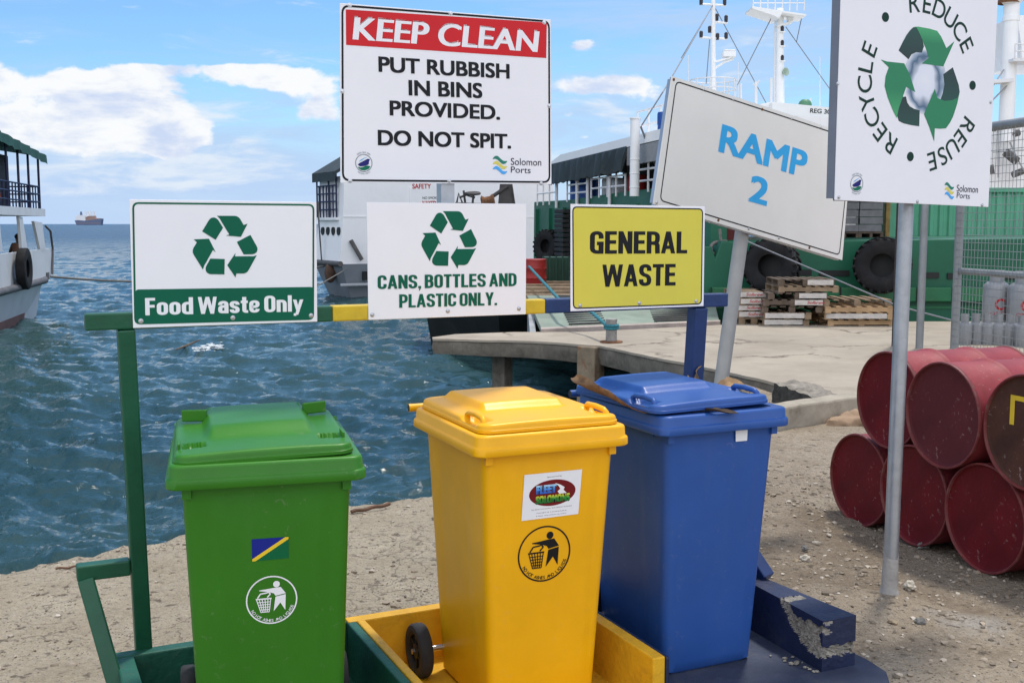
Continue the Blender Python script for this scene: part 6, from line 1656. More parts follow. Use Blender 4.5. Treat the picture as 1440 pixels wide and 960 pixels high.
mb = MB(); A, B, T_ = PC(594, 290), PC(634, 290), PC(594, 282.5); text_on(mb, 'NAKED LIGHTS', A, B, T_[1] - A[1], 0.01, 0.03, fr=lambda a, b, d: (a, -d, b - SEA_Z)); mb.build('notice_lettering', mat('red_lettering', (0.45, 0.02, 0.02, 1)), wv)
# stern gallery: rails and awning over the end
e1 = PE(457, 300); zr0 = PE(462, 306)[1] - SEA_Z; zr1 = PE(462, 262)[1] - SEA_Z; zc = PE(458, 244)[1] - SEA_Z
mb = MB(); lb((-0.3, 0.4, zr0 - 0.1), (0.4, wlen + 0.1, zr0), 'gallery_deck', SHIPW)
mb = MB()
for (a, b) in (((-0.22, 0.5), (-0.22, wlen)), ((-0.22, wlen), (0.3, wlen))):
    A, B = Vector((*a, 0)), Vector((*b, 0)); n = 7
    for i in range(n): p = A.lerp(B, i / (n - 1)); mb.tube([(p.x, p.y, zr0), (p.x, p.y, zr1)], 0.03, 6)
    for j in range(4): z = zr0 + (zr1 - zr0) * (j + 1) / 4; mb.tube([(A.x, A.y, z), (B.x, B.y, z)], 0.03, 6)
for y in (0.5, wlen * 0.5, wlen): mb.tube([(-0.22, y, zr0), (-0.22, y, zc)], 0.035, 6)
mb.build('railing', NAVYST, wv)
mb = MB(); mb.loft([[(-0.38, 0.2, zc - 0.35), (-0.38, 0.2, zc), (0.9, 0.2, zc + 0.75), (3.0, 0.2, zc + 0.9), (3.0, 0.2, zc + 0.8), (0.9, 0.2, zc + 0.6), (-0.33, 0.2, zc - 0.1)], [(-0.38, wlen + 0.1, zc - 0.35), (-0.38, wlen + 0.1, zc), (0.9, wlen + 0.1, zc + 0.75), (3.0, wlen + 0.1, zc + 0.9), (3.0, wlen + 0.1, zc + 0.8), (0.9, wlen + 0.1, zc + 0.6), (-0.33, wlen + 0.1, zc - 0.1)]], True); mb.build('awning', TARP, wv)
mb = MB(); mb.tube([(-0.45, 1.6, zh + 0.1), (-0.5, 1.7, zh + 1.6), (-0.4, 2.0, zr0 + 0.6)], 0.03, 6); mb.tube([(-0.4, -0.3, zh + 0.02), (-0.4, wlen, zh + 0.02)], 0.10, 10); mb.tube([(0.1, -0.1, zh + 0.9), (0.5, -0.2, zh + 0.15)], 0.08, 8); mb.tube([(0.9, -0.2, zh), (0.9, -0.2, zh + 0.4), (1.3, -0.2, zh + 0.1)], 0.05, 8); mb.build('deck_fittings', mat('dark_fittings', (0.10, 0.095, 0.09, 1), 0.6, var=0.3), wv)
# fittings above the middle sign: winch, wheel and dark frame against the sky
mb = MB()
YW = 40.0
mb.tube([at(690, 278, YW), at(714, 262, YW)], 0.07, 8); px_slab(mb, [(703, 258), (720, 258), (724, 292), (700, 292)], YW, 0.5)
for pts in ([(641, 292), (645, 272), (652, 290)], [(646, 278), (656, 274), (668, 278)], [(664, 292), (666, 272)], [(655, 292), (652, 268)], [(672, 292), (690, 280)], [(724, 292), (719, 258)], [(640, 286), (700, 288)]):
    mb.tube([at(x, y, YW) for x, y in pts], 0.045, 6)
mb.torus(0.24, 0.05, Matrix.Translation(at(665, 272, YW)) @ Matrix.Rotation(R(8), 4, 'X'), 24, 8)
mb.build('deck_winch', mat('winch_steel', (0.055, 0.05, 0.048, 1), 0.6, var=0.4, vscale=3, rust=0.4), wv, world=True)
c = at(686, 283, YW); mb = MB(); mb.lathe([(0.15, -0.25), (0.24, -0.2), (0.17, -0.1), (0.17, 0.1), (0.24, 0.2), (0.15, 0.25)], 18, Matrix.Translation(c) @ Matrix.Rotation(R(80), 4, 'Y')); mb.build('winch_drum', M_RUST, wv, world=True, smooth=40)
c = at(464.5, 383, 42.6); t = MB(); t.ico((0, 0, 0), (0.22, 0.22, 0.40), 3, 0.1, 3); o = t.build('rope_fender', mat('brown_rope_fender', (0.10, 0.06, 0.042, 1), 0.9, var=0.4, vscale=6), smooth=60); o.location = c; tag(o, 'brown rope fender hanging at the corner of the white vessel', 'fender')

# ---- ferry at the left picture edge
FP = Vector((-14.64, 34.8)); FD = Vector((0.2235, -0.9747)); fphi = math.atan2(FD.y, FD.x)
fe = thing('passenger_ferry', 'white passenger ferry with a green awning and navy railings at the left picture edge', 'ferry', (FP.x, FP.y, SEA_Z), fphi)
PF = Plane(FP, fphi)
def fz(x, y): a, z = PF(x, y); return (a, z - SEA_Z)
FYo = lambda a, b, d: (a, -d, b)
wid_ = 3.6
def fpr(pts, d0, d1, nm, m, bev=0.0):
    mb = MB(); mb.prism([fz(*q) if len(q) == 2 and abs(q[0]) + abs(q[1]) > 20 else q for q in pts], d0, d1, FYo); return mb.build(nm, m, fe, bevel=bev)
A = lambda x, y: fz(x, y)
FERW = mat('ferry_white_paint', (0.60, 0.62, 0.63, 1), 0.5, var=0.08, vscale=0.8, dirt=0.35, dirtcol=(0.45, 0.44, 0.41, 1), dscale=0.9, streak=0.3)
zrub = A(0, 409)[1]; zsill = A(40, 353)[1]; zdk = A(30, 294)[1]; zsof = A(30, 302)[1]
L_ = 11.0
a_tip = A(77, 398)[0]; a_wl = A(64, 440)[0]
fpr([(a_wl + 0.3, -0.7), (a_tip + 0.1, zrub), (L_, zrub), (L_, -0.7)], 0.35, 0.35 + wid_ - 0.7, 'hull', FERW)
mb = MB(); rows = []
for a0_, z in ((a_wl + 0.3, -0.7), (a_wl, 0.0), (a_tip + 0.15, zrub * 0.8), (a_tip, zrub)):
    fl_ = 0.30 * (1 - max(z, 0) / zrub)
    rows.append([(a0_, -wid_ / 2, z), (a0_ + 0.7, -0.25 - fl_, z), (a0_ + 2.0, 0.02 - fl_, z), (L_, 0.02 - fl_ * 0.8, z), (L_, -wid_, z), (a0_ + 0.7, -wid_ + 0.25 + fl_, z)])
mb.loft(rows, True); mb.build('hull_plating', FERW, fe, smooth=40)
mb = MB(); rows = []
for a0_, z in ((a_wl + 0.33, -0.5), (a_wl + 0.05, 0.22)):
    fl_ = 0.29 * (1 - max(z, 0) / zrub)
    rows.append([(a0_ - 0.03, -wid_ / 2, z), (a0_ + 0.68, -0.24 - fl_, z), (a0_ + 2.0, 0.035 - fl_, z), (L_, 0.035 - fl_ * 0.8, z), (L_, -wid_ - 0.02, z), (a0_ + 0.68, -wid_ + 0.24 + fl_, z)])
mb.loft(rows, True); mb.build('boot_topping', mat('faded_red_boot_top', (0.20, 0.10, 0.085, 1), 0.7, var=0.3, vscale=1.5), fe)
mb = MB(); mb.tube([(L_, 0.06, zrub - 0.02), (a_tip + 2.0, 0.06, zrub - 0.02), (a_tip + 0.6, -0.2, zrub), (a_tip - 0.15, -0.7, zrub + 0.04)], 0.10, 10); mb.build('rubbing_strake', mat('dark_strake', (0.10, 0.10, 0.105, 1), 0.7, var=0.3), fe, smooth=40)
fpr([(a_tip + 0.25, zrub), (a_tip + 0.28, zsill), (L_, zsill), (L_, zrub)], 0.03, 0.12, 'side_wall', FERW)
fpr([(a_tip + 0.35, zrub), (a_tip + 0.35, zsill - 0.05), (L_, zsill - 0.05), (L_, zrub)], wid_ - 0.15, wid_ - 0.06, 'side_wall', FERW)
mb = MB(); zfl = zrub - 0.05; mb.lohi((a_tip + 0.4, -wid_ + 0.1, zfl - 0.06), (L_, -0.13, zfl)); mb.build('lower_deck', mat('ferry_deck_grey', (0.15, 0.15, 0.15, 1), 0.8), fe)
for d0, d1 in ((0.03, 0.11), (wid_ - 0.14, wid_ - 0.06)):
    for q in ([(49.5, 311), (61, 313), (66, 354), (59, 354)], [(28.5, 303), (33.5, 306), (41, 354), (33, 354)], [(-8, 295), (0, 297), (5.5, 354), (-8, 354)]):
        fpr(q, d0, d1, 'window_pillar', FERW)
fpr([(A(64, 305)[0], zsof - 0.02), (A(64, 305)[0], zdk + 0.05), (L_, zdk + 0.05), (L_, zsof - 0.02)], 0.0, wid_, 'upper_deck', FERW)
mb = MB()
zrt = A(30, 258)[1]; zcan = A(58, 228)[1]
px_posts = [A(q, 290)[0] for q in (59, 45, 31, 15, 2)] + [A(0, 290)[0] + 1.2 * k for k in range(1, 5)]
for a_ in px_posts:
    for d in (0.06, wid_ - 0.06):
        mb.tube([(a_, -d, zdk), (a_, -d, zcan + 0.15 + 0.040 * (a_ - A(60, 225)[0]))], 0.035, 8)
for d in (0.06, wid_ - 0.06):
    for z in (zdk + (zrt - zdk) * 0.35, zdk + (zrt - zdk) * 0.68, zrt):
        mb.tube([(px_posts[0], -d, z), (px_posts[-1], -d, z)], 0.025, 6)
    for k in range(26):
        a_ = px_posts[0] + (px_posts[-1] - px_posts[0]) * (k + 0.5) / 26; mb.tube([(a_, -d, zdk), (a_, -d, zrt)], 0.02, 6)
for z in (zdk + (zrt - zdk) * 0.35, zdk + (zrt - zdk) * 0.68, zrt): mb.tube([(px_posts[0], -0.06, z), (px_posts[0], -wid_ + 0.06, z)], 0.025, 6)
mb.build('railing', NAVYST, fe)
mb = MB(); rows = []
a0c = A(60, 225)[0] - 0.1; zcan0 = zcan
for k in range(25):
    t = k / 24; a_ = a0c + (L_ - a0c) * t; w = 0.04 * math.sin(k * 2.3); zcan = zcan0 + 0.040 * (a_ - a0c)
    rows.append([(a_, 0.12 + w, zcan - 0.05 + 0.05 * math.sin(k * 3.1)), (a_, 0.10 + w, zcan + 0.22), (a_, -0.6, zcan + 0.42), (a_, -wid_ / 2, zcan + 0.52), (a_, -wid_ + 0.6, zcan + 0.42), (a_, -wid_ - 0.1 - w, zcan + 0.22), (a_, -wid_ - 0.12, zcan - 0.05), (a_, -wid_ - 0.08, zcan + 0.16), (a_, -wid_ / 2, zcan + 0.44), (a_, 0.06, zcan + 0.16)])
mb.loft(rows, True); mb.build('awning', GTARP, fe, smooth=50)
mb = MB(); mb.lohi((a0c + 1.6, -3.0, zdk), (a0c + 7.5, -0.7, zcan0 + 0.1)); mb.build('upper_cabin', DARKIN, fe)
for (q, y) in ((3, 272), (8, 275)):
    a_, z = A(q, y); mb = MB(); mb.ico((0, 0, 0), (0.16, 0.12, 0.26), 2, 0.2, q); o = mb.build('life_jacket', mat('orange_fabric', (0.55, 0.10, 0.03, 1), 0.8, var=0.2), fe, smooth=60); o.location = (a_ + 0.2, -0.2, z)
mb = MB(); a_ = A(67, 345)[0]; mb.tube([(A(64, 318)[0], 0.0, A(64, 318)[1]), (A(70, 325)[0], 0.02, A(70, 325)[1]), (A(74, 348)[0], 0.0, A(74, 350)[1]), (A(72, 382)[0], 0.03, A(72, 385)[1])], 0.035, 6); mb.lohi((A(69, 383)[0], -0.3, A(68, 393)[1]), (A(66, 383)[0], 0.01, A(68, 383)[1])); mb.build('mooring_gear', mat('dark_fittings', (0.10, 0.095, 0.09, 1)), fe)
def fworld(a, d, z): return MW[fe.name] @ Vector((a, -d, z))
a_, z = A(24, 378); 
tyre('tyre_fender', 'worn brown tyre hung on the side of the white ferry', fworld(a_, -0.18, z), 0.60, 0.26, axis_rot((0.97, 0.22, 0.0)), lugs=0)

def seated_person(label, c, face, shirt, lean=0.0):
    """figure on a bench: c is the seat point, face the direction looked at"""
    bm = bmesh.new()
    P = {}
    def v(n, p): P[n] = bm.verts.new(p)
    v('pel', (0, 0, 0.10)); v('wai', (0.01 + lean * 0.3, 0, 0.26)); v('che', (0.03 + lean * 0.7, 0, 0.43)); v('nek', (0.04 + lean, 0, 0.58)); v('hd1', (0.06 + lean * 1.2, 0, 0.66)); v('hd2', (0.07 + lean * 1.3, 0, 0.77))
    for s in (-1, 1):
        n = 'l' if s < 0 else 'r'
        v(n + 'sh', (0.03 + lean * 0.9, s * 0.17, 0.52)); v(n + 'el', (0.10 + lean, s * 0.24, 0.28)); v(n + 'wr', (0.33 + lean, s * 0.17, 0.24)); v(n + 'hn', (0.41 + lean, s * 0.16, 0.24))
        v(n + 'hp', (0.05, s * 0.09, 0.08)); v(n + 'kn', (0.45, s * 0.11, 0.09)); v(n + 'an', (0.43, s * 0.11, -0.34)); v(n + 'to', (0.58, s * 0.12, -0.39))
    for a, b in (('pel', 'wai'), ('wai', 'che'), ('che', 'nek'), ('nek', 'hd1'), ('hd1', 'hd2')): bm.edges.new((P[a], P[b]))
    for n in 'lr':
        for a, b in (('che', n + 'sh'), (n + 'sh', n + 'el'), (n + 'el', n + 'wr'), (n + 'wr', n + 'hn'), ('pel', n + 'hp'), (n + 'hp', n + 'kn'), (n + 'kn', n + 'an'), (n + 'an', n + 'to')): bm.edges.new((P[a], P[b]) if a in P else (P['che'], P[b]))
    me = bpy.data.meshes.new('person'); bm.verts.index_update(); names = {P[k].index: k for k in P}; bm.to_mesh(me); bm.free()
    o = bpy.data.objects.new('person', me); COL.objects.link(o)
    md = o.modifiers.new('body', 'SKIN')
    rad = {'pel': .14, 'wai': .125, 'che': .15, 'nek': .055, 'hd1': .085, 'hd2': .09, 'sh': .065, 'el': .045, 'wr': .032, 'hn': .038, 'hp': .10, 'kn': .068, 'an': .045, 'to': .04}
    for i, sv in enumerate(me.skin_vertices[0].data):
        k = names[i]; r = rad.get(k, rad.get(k[1:], 0.05)); sv.radius = (r, r); sv.use_root = (k == 'pel')
    sb = o.modifiers.new('smooth', 'SUBSURF'); sb.levels = sb.render_levels = 2
    me.materials.append(mat('brown_skin', (0.10, 0.050, 0.030, 1), 0.55, var=0.08))
    o.location = c; o.rotation_euler = (0, 0, face)
    MW[o.name] = Matrix.Translation(c) @ Matrix.Rotation(face, 4, 'Z')
    mb = MB(); hc = (0.055 + lean * 1.28, 0, 0.765); mb.ico(hc, (0.115, 0.10, 0.095), 3, 0.12, 3); mb.build('hair', mat('black_hair', (0.012, 0.010, 0.009, 1), 0.8, var=0.2), o, smooth=60)
    mb = MB(); mb.ico((0.175 + lean * 1.25, 0, 0.70), (0.02, 0.014, 0.02), 2, 0, 1); mb.build('nose', mat('brown_skin', None or (0.10, 0.050, 0.030, 1)), o, smooth=60)
    mb = MB(); rows = []
    for z, rx, ry, cx in ((0.06, 0.16, 0.19, 0.0), (0.25, 0.145, 0.175, 0.01 + lean * 0.3), (0.42, 0.165, 0.20, 0.03 + lean * 0.7), (0.53, 0.12, 0.20, 0.035 + lean * 0.9), (0.575, 0.07, 0.09, 0.04 + lean)):
        rows.append([(cx + rx * math.cos(a), ry * math.sin(a), z) for a in [i * math.pi / 10 for i in range(20)]])
    mb.loft(rows, True); mb.build('shirt', shirt, o, smooth=60)
    return tag(o, label, 'person')
bench = MB(); zb_s = zsill - 0.42
bench.lohi((a_tip + 0.5, -0.75, zfl), (L_ - 2, -0.25, zb_s)); bench.build('side_bench', WOODD, fe, bevel=0.01)
a_, _ = A(48, 345); seated_person('person with dark hair leaning at the right hand ferry window', fworld(a_ - 0.05, 0.42, zb_s + 0.06), fphi + R(200), mat('brown_shirt', (0.16, 0.08, 0.05, 1), 0.8), 0.08)
a_, _ = A(10, 340); seated_person('person with dark hair in dark clothes at the left hand ferry window', fworld(a_, 0.5, zb_s + 0.04), fphi + R(170), mat('dark_shirt', (0.03, 0.03, 0.04, 1), 0.8), 0.0)

# ---- far cargo ship at anchor
YS = 2600.0
k_ = YS / F_PX
cs = thing('cargo_ship', 'distant dark hulled cargo ship with white cranes on the horizon', 'ship', (at(127, 315, YS).x, YS, SEA_Z))
def cpx(pts, nm, m, depth=14.0, off=0.0):
    mb = MB(); P = [((x - 720) * k_, (315.4 - y) * k_ + SEA_Z + 0.5) for x, y in pts]; mb.prism(P, YS + off, YS + off + depth, lambda a, b, d: (a, d, b)); return part(mb, nm, m, cs)
CSH = mat('hazed_hull_paint', (0.12, 0.15, 0.24, 1), 0.7); CSW = mat('hazed_white_paint', (0.78, 0.77, 0.76, 1), 0.7); CSB = mat('hazed_deck_brown', (0.34, 0.22, 0.18, 1), 0.8)  # colours lightened and blued in place of distance haze
cpx([(108.5, 309.2), (113, 308.6), (123, 309.5), (130, 308.6), (145.5, 306.6), (146.2, 306.8), (144.8, 315.6), (111, 315.6)], 'hull', CSH)
cpx([(109.5, 304.2), (112, 303), (112, 301.8), (122.5, 302), (123.5, 309.4), (109.5, 309)], 'deckhouse', CSW, 12, 1)
cpx([(115.6, 301.8), (116.2, 296.8), (117.6, 296.8), (118.6, 301.9)], 'funnel', CSH, 4, 3)
for x in (122.8, 126.8, 130.8, 134.8):
    cpx([(x - 0.8, 308), (x - 0.8, 296.2), (x + 0.9, 296.2), (x + 0.9, 308)], 'deck_crane', CSW, 4, 4)
cpx([(124, 308.9), (124, 303.4), (136.5, 302.6), (137, 306), (145, 306.2), (145, 307.4)], 'deck_cargo', CSB, 9, 2)
cpx([(124, 304), (131, 301.2), (131, 302.0), (124, 304.8)], 'crane_jib', CSW, 1, 0)
mb = MB(); mb.lohi(((111.5 - 720) * k_, YS - 0.15, (315.4 - 313) * k_ + SEA_Z), ((144 - 720) * k_, YS - 0.02, (315.4 - 312.4) * k_ + SEA_Z)); part(mb, 'boot_line', CSB, cs)

# ---- white supply ship behind the fence at the right edge
ws = thing('supply_ship', 'white ship with a tall white funnel and platforms behind the mesh fence', 'ship', (at(1440, 300, 40).x, 40.0, SEA_Z))
mb = MB(); px_slab(mb, [(1394, 176), (1640, 160), (1640, 420), (1380, 420), (1380, 240)], 40.0, 8.0); part(mb, 'superstructure', SHIPW, ws, bevel=0.05)
mb = MB(); px_slab(mb, [(1430, 22), (1640, 18), (1640, 90), (1438, 90), (1436, 62)], 41.5, 3.0); part(mb, 'bridge_wing', SHIPW, ws)
c = at(1418.5, 100, 39.6); zt_, zb2 = at(1418, 2, 39.6).z, at(1418, 200, 39.6).z
mb = MB(); mb.lathe([(0.26, zb2), (0.25, zt_ - 0.7), (0.28, zt_ - 0.68), (0.28, zt_ - 0.5), (0.26, zt_ - 0.48), (0.27, zt_ - 0.1), (0.36, zt_), (0.36, zt_ + 0.1), (0.30, zt_ + 0.12)], 28, Matrix.Translation((c.x, 39.6, 0))); part(mb, 'funnel', SHIPW, ws, smooth=40)
mb = MB(); c2 = at(1418.5, 3, 39.6); mb.lathe([(0.365, -0.06), (0.37, 0.0), (0.365, 0.06)], 28, Matrix.Translation(c2), cap=False); part(mb, 'funnel_band', M_RUST, ws, smooth=40)
mb = MB(); px_slab(mb, [(1425, 82), (1470, 80), (1470, 86), (1425, 86)], 39.0, 1.0); rail_fence(mb, at(1427, 80, 39), at(1470, 80, 39), at(1440, 82, 39).z, at(1440, 62, 39).z, 6, 2, 0.025)
px_slab(mb, [(1398, 112), (1426, 110), (1426, 115), (1398, 117)], 39.0, 0.6); part(mb, 'platform', RAILW, ws)
for (pts, r) in (([(1412, 192), (1433, 186)], 0.13), ([(1414, 214), (1430, 227)], 0.16), ([(1424, 246), (1440, 240)], 0.12), ([(1396, 182), (1400, 182)], 0.08), ([(1394, 232), (1396, 245)], 0.08)):
    mb = MB(); mb.tube([at(x, y, 39.5) for x, y in pts], r, 8); part(mb, 'dark_fitting', mat('dark_fittings', (0.10, 0.095, 0.09, 1)), ws, smooth=40)
mb = MB()
for pts in ([(1390, 130), (1412, 98)], [(1392, 145), (1425, 112)], [(1440, 240), (1432, 226), (1420, 200)], [(1404, 176), (1404, 250)], [(1426, 176), (1426, 250)], [(1396, 214), (1440, 211)]):
    mb.tube([at(x, y, 39.4) for x, y in pts], 0.03, 5)
part(mb, 'pipes', mat('pipe_grey', (0.35, 0.36, 0.37, 1), 0.6), ws)

# ---- pallets on the quay
def pallet_mesh(w, dpt, seed):
    rng = random.Random(seed); mb = MB(); h = 0.112
    for k in range(7):
        x = -w / 2 + (w - 0.09) * k / 6
        mb.lohi((x, -dpt / 2 + rng.uniform(-0.008, 0.008), h - 0.022), (x + 0.09, dpt / 2, h))
    for k in range(3):
        y = -dpt / 2 + (dpt - 0.05) * k / 2
        mb.lohi((-w / 2, y, 0.0205), (w / 2, y + 0.05, h - 0.0225)) if seed % 2 else [mb.lohi((x0, y, 0.0205), (x0 + 0.11, y + 0.05, h - 0.0225)) for x0 in (-w / 2, -0.055, w / 2 - 0.11)]
    for k in range(3):
        x = -w / 2 + (w - 0.1) * k / 2; mb.lohi((x, -dpt / 2, 0.0), (x + 0.1, dpt / 2, 0.02))
    return mb
rng = random.Random(11)
ordn = ['lowest', 'second', 'third', 'fourth', 'fifth', 'sixth', 'seventh']
stacks = [('left', 1059, 463, 19.05, 0.54, 1.0, 5, ['wood', 'white', 'white', 'white', 'white']),
          ('middle', 1121, 466, 18.75, 1.02, 1.0, 7, ['white', 'white', 'dark', 'dark', 'dark', 'wood', 'dark']),
          ('right', 1207, 466, 18.7, 1.16, 1.0, 4, ['new', 'new', 'new', 'wood'])]
RAISE = {}
for nm, px, py, Yp, w, dp, n, kinds in stacks:
    b = at(px, 460, Yp); z = 0.021
    for k in range(n):
        kd = kinds[k]; m = {'wood': WOOD, 'white': WOOD, 'dark': WOODD, 'new': WOODN}[kd]
        ww = w
        ox = rng.uniform(-0.05, 0.05)
        if nm == 'middle': ox += (0.18 if k >= 5 else (-0.02 if k >= 2 else -0.16)); ww = 0.80 if k < 2 else (1.02 if k < 6 else 0.95)
        if nm == 'middle' and k == 6: ox += -0.05
        o = pallet_mesh(ww, dp, k + len(nm)).build('pallet', m)
        o.location = (b.x + ox, Yp + dp / 2 + rng.uniform(-0.05, 0.05), z); o.rotation_euler = (0, 0, rng.uniform(-0.06, 0.06))
        lab = 'wooden pallet, %s %s the %s stack on the quay' % (ordn[k] if k < n - 1 else 'topmost', 'from the bottom of' if 0 < k < n - 1 else 'in', nm)
        lab = {'white': 'white edged ', 'dark': 'dark ', 'new': 'pale new ', 'wood': 'brown '}[kd] + lab
        tag(o, lab, 'pallet', 'pallets stacked on the quay'); MW[o.name] = Matrix.Identity(4)
        wx = (-ww / 2 + 0.02, ww / 2 - 0.02) if nm == 'left' else ((-ww / 2 + 0.02, ww / 2 - 0.12) if k < 2 else (0.02, ww / 2 - 0.02))
        if kd == 'white' or (nm, k) in (('middle', 3), ('middle', 4), ('middle', 6), ('right', 1)):
            mb = MB(); mb.lohi((wx[0], -dp / 2 - 0.016, 0.018), (wx[1], -dp / 2 - 0.0015, 0.104)); e = mb.build('painted_edge', mat('chalky_white_paint', (0.50, 0.47, 0.43, 1), 0.8, var=0.2, vscale=6, dirt=0.5, dirtcol=(0.28, 0.23, 0.18, 1), dscale=9), o)
            if (nm, k) in (('left', 1), ('left', 3), ('left', 2), ('left', 4), ('middle', 3)):
                cx_ = (wx[0] + wx[1]) / 2 + (0.05 if nm == 'left' else 0.12); mb = MB(); text_on(mb, 'Solbrew' if k != 2 else 'Solbrew', (cx_ - 0.15, 0.038), (cx_ + 0.15, 0.038), 0.05, -dp / 2 - 0.0175, 0.03, 0.2, fr=lambda a, b, d: (a, d, b)); mb.build('red_lettering', mat('faded_red_print', (0.40, 0.045, 0.05, 1), 0.7, var=0.2), e)
        z += 0.1135

# ---- fence, posts and gas cylinders
M_FENCE = mat('fence_galvanised', (0.26, 0.275, 0.28, 1), 0.55, metal=0.4, var=0.15, vscale=4, dirt=0.3, dirtcol=(0.16, 0.15, 0.14, 1))
f0 = Vector((6.19, 15.33)); f1 = at(1440, 400, 13.9).to_2d(); fd = (f1 - f0).normalized()
fn = thing('mesh_fence', 'galvanised welded mesh fence in front of the gas cylinders', 'fence', (f0.x, f0.y, 0.02), math.atan2(fd.y, fd.x))
PFN = Plane(f0, math.atan2(fd.y, fd.x))
zT = PFN(1396, 178)[1] - 0.02; zM = PFN(1350, 381)[1] - 0.02
mb = MB(); mb.tube([(0, 0, -0.1), (0, 0, zT)], 0.058, 16); mb.build('post', M_FENCE, fn, smooth=40)
mb = MB(); mb.tube([(3.4, 0, -0.1), (3.4, 0, zT)], 0.058, 16); mb.build('post', M_FENCE, fn, smooth=40)
mb = MB(); mb.tube([(-0.02, 0, zT), (3.4, 0, zT)], 0.062, 14); mb.build('top_rail', M_FENCE, fn, smooth=40)
mb = MB(); mb.tube([(0.06, 0, zM), (3.34, 0, zM)], 0.045, 14); mb.build('middle_rail', M_FENCE, fn, smooth=40)
mb = MB()
x = 0.08
while x < 3.35:
    mb.tube([(x, -0.05, 0.05), (x, -0.05, zT)], 0.0038, 4); x += 0.075
z = 0.08
while z < zT:
    mb.tube([(0.02, -0.055, z), (3.38, -0.055, z)], 0.0038, 4); z += 0.10
mb.build('wire_mesh', M_FENCE, fn)
def vpost(label, px, Yp, r, ytop, m, square=False):
    b = at(px, 470, Yp); zt = at(px, ytop, Yp).z
    mb = MB()
    if square:
        for dx in (-r, r): mb.box((dx, 0, zt / 2), (0.012, 2 * r, zt + 0.2))
        mb.box((0, 0, zt / 2), (2 * r - 0.013, 0.012, zt + 0.2))
    else: mb.tube([(0, 0, -0.1), (0, 0, zt)], r, 14)
    o = mb.build('fence_post', m, smooth=40); o.location = (b.x, Yp, 0.02); tag(o, label, 'post')
vpost('slim grey steel post standing right of the galvanised sign pole', 1293.5, 15.4, 0.052, 180, M_FENCE)
vpost('dark rusty steel post half hidden behind the galvanised sign pole', 1262, 15.6, 0.055, 170, mat('dark_rusty_steel', (0.045, 0.032, 0.028, 1), 0.8, var=0.3, vscale=6), True)
M_GAS = mat('gas_cylinder_grey', (0.27, 0.28, 0.29, 1), 0.45, metal=0.25, var=0.12, vscale=5, dirt=0.3, dirtcol=(0.24, 0.23, 0.22, 1))
def gas(label, px, py, Yp, r, h, tall):
    b = at(px, py, Yp); t = thing('gas_cylinder', label, 'gas cylinder', (b.x, Yp, 0.021), 0, 'gas cylinders behind the fence')
    hb = h * (0.84 if tall else 0.74)
    mb = MB(); mb.lathe([(r * 0.9, 0.0), (r * 0.92, 0.03), (r, 0.06), (r, hb - r * 0.55), (r * 0.93, hb - r * 0.3), (r * 0.7, hb - r * 0.1), (r * 0.3, hb), (0, hb)], 28); mb.build('body', M_GAS, t, smooth=50)
    mb = MB(); rc = r * 0.55
    rings = [[(q * math.cos(a), q * math.sin(a), z) for a in [2 * math.pi * k / 24 for k in range(24)]] for q, z in ((rc, hb - r * 0.08), (rc, h), (rc * 0.93, h), (rc * 0.93, hb - r * 0.08))]
    mb.loft(rings, False); mb.build('collar', M_GAS, t, smooth=40)
    mb = MB(); mb.lathe([(0.02, hb - 0.01), (0.022, hb + (h - hb) * 0.7), (0.0, hb + (h - hb) * 0.75)], 10); mb.box((0.03, 0, hb + (h - hb) * 0.5), (0.05, 0.02, 0.02)); mb.build('valve', mat('brass_valve', (0.30, 0.22, 0.08, 1), 0.5, metal=0.6), t)
    if tall:
        mb = MB(); zc_ = h * 0.50; n = 18
        cyl = lambda a, z: ((r + 0.003) * math.sin(a), -(r + 0.003) * math.cos(a), z)
        ang = [R(40) + R(280) * k / n for k in range(n + 1)]
        for k in range(n):
            q = [(0.42 * math.cos(ang[k]), 0.42 * math.sin(ang[k])), (0.42 * math.cos(ang[k + 1]), 0.42 * math.sin(ang[k + 1])), (0.27 * math.cos(ang[k + 1]), 0.27 * math.sin(ang[k + 1])), (0.27 * math.cos(ang[k]), 0.27 * math.sin(ang[k]))]
            mb.add([cyl(a * 1.1, zc_ + b_ * r * 1.1) for a, b_ in q], [(0, 1, 2, 3)])
        text_on(mb, 'ORIGIN', (-0.75, zc_ - r * 0.85), (0.75, zc_ - r * 0.85), r * 0.26, 0, 0.02, fr=lambda a, b, d: cyl(a, b))
        mb.build('red_emblem', mat('red_cylinder_print', (0.42, 0.02, 0.03, 1), 0.5), t)
gas('tall gas cylinder with a red emblem behind the fence, nearer the fence post', 1398, 470, 16.9, 0.19, 1.03, True)
gas('tall gas cylinder with a red emblem at the right picture edge', 1434, 470, 16.6, 0.19, 1.03, True)
for i, (px, Yp) in enumerate(((1356, 15.9), (1372, 15.95), (1388, 15.9), (1404, 15.85), (1420, 15.8), (1438, 15.6))):
    w_ = ['small gas cylinder beside the fence post, leftmost of the low row', 'small gas cylinder, second from the fence post in the low row', 'small gas cylinder, third from the fence post in the low row', 'small gas cylinder in the low row, below the first tall cylinder', 'small gas cylinder in the low row, between the two tall cylinders', 'small gas cylinder in the low row at the right picture edge'][i]
    gas(w_, px, 470, Yp, 0.105 + 0.01 * (i == 5), 0.44, False)
mb = MB(); a, b = at(1382, 336, 20.0), at(1420, 325, 20.0)

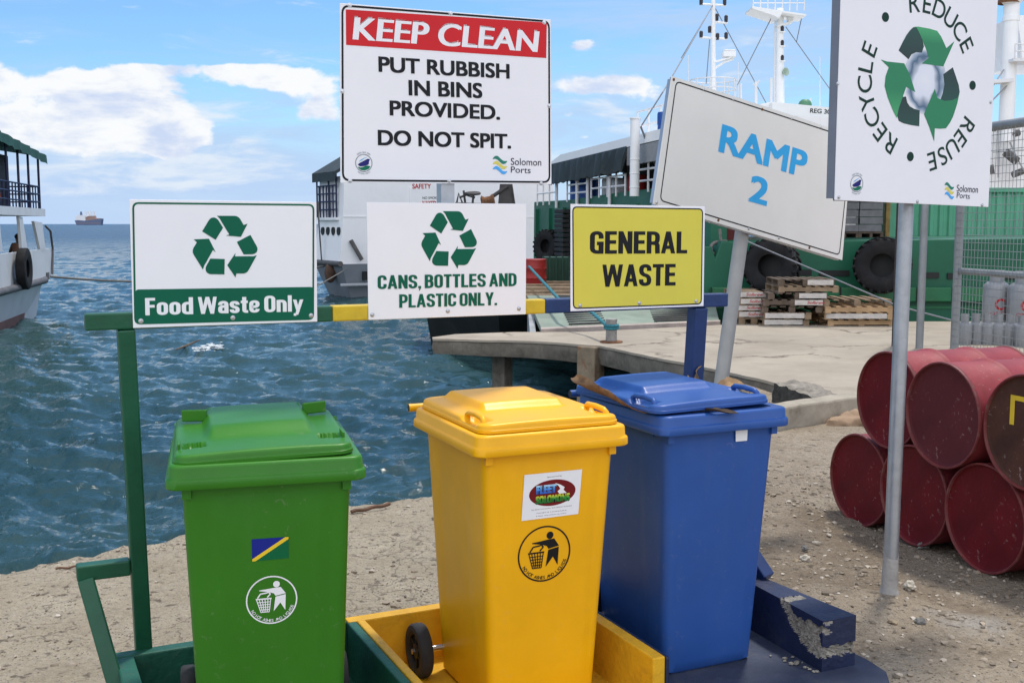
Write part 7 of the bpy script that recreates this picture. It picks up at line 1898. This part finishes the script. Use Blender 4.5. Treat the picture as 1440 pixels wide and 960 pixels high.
# ---- ropes
def rope(label, pts, r, m, sag=0.0):
    P = [Vector(p) for p in pts]; out = []
    for a, b in zip(P[:-1], P[1:]):
        for k in range(12):
            t = k / 12; q = a.lerp(b, t); q.z -= sag * 4 * t * (1 - t); out.append(q)
    out.append(P[-1]); mb = MB(); mb.tube(out, r, 8); return tag(mb.build('mooring_rope', m, smooth=60), label, 'rope')
rope('long grey mooring rope running from the ferry across the water to the white vessel', [at(71, 389, 34.2), at(456, 374, 43.0)], 0.035, ROPEG, 0.35)
rope('teal mooring rope from the barge deck down to the bollard', [at(744, 375, 24.0), at(790, 425, 18.4), at(831, 438, 17.2), Vector((1.40, 16.06, 0.26))], 0.028, ROPE, 0.0)
mb = MB(); mb.torus(0.095, 0.022, Matrix.Translation((1.46, 16.12, 0.27)), 24, 8); mb.torus(0.095, 0.02, Matrix.Translation((1.46, 16.12, 0.235)) @ Matrix.Rotation(R(4), 4, 'X'), 24, 8); tag(mb.build('rope_coil', ROPE, smooth=60), 'teal rope turns wound round the rusty bollard', 'rope')
rope('thin grey line slanting across the green hull above the pallets', [at(1045, 337, 19.6), at(1262, 430, 18.6), at(1345, 452, 18.3)], 0.014, mat('wire_grey', (0.18, 0.19, 0.21, 1)), 0.0)
rope('thin rope from the white vessel corner down to the sea', [at(488, 378, 41.6), at(446, 402, 38.5)], 0.02, ROPEG, 0.0)
mb = MB(); a = at(249, 490, 22); mb.tube([Vector((gnd(246, 492, SEA_Z).x, gnd(246, 492, SEA_Z).y, SEA_Z)), gnd(262, 486, SEA_Z), gnd(280, 478, SEA_Z + 0.05)], 0.02, 6, radii=[0.012, 0.03, 0.015]); tag(mb.build('floating_stick', WOODD, smooth=50), 'thin dark stick floating on the sea beyond the green bin', 'stick')
# thin stick lying on the concrete by the sea edge
for lab, pa_, pb_2, r in (('thin brown cane lying on the ground beside the green bin', (494, 722), (548, 711), 0.012), ('reddish thin strip on the ground left of the green frame', (78, 801), (128, 795), 0.006)):
    A_, B_ = gnd(*pa_), gnd(*pb_2); N_ = 8; pts = []
    for k in range(N_ + 1):
        q = A_.lerp(B_, k / N_); pts.append((q.x, q.y, max(0.0, ground_h(q.x, q.y)) + r + 0.004 * math.sin(k * 1.7)))
    mb = MB(); mb.tube(pts, r, 7); tag(mb.build('stick', mat('brown_cane', (0.14, 0.075, 0.045, 1), 0.8, var=0.3), smooth=50), lab, 'stick')
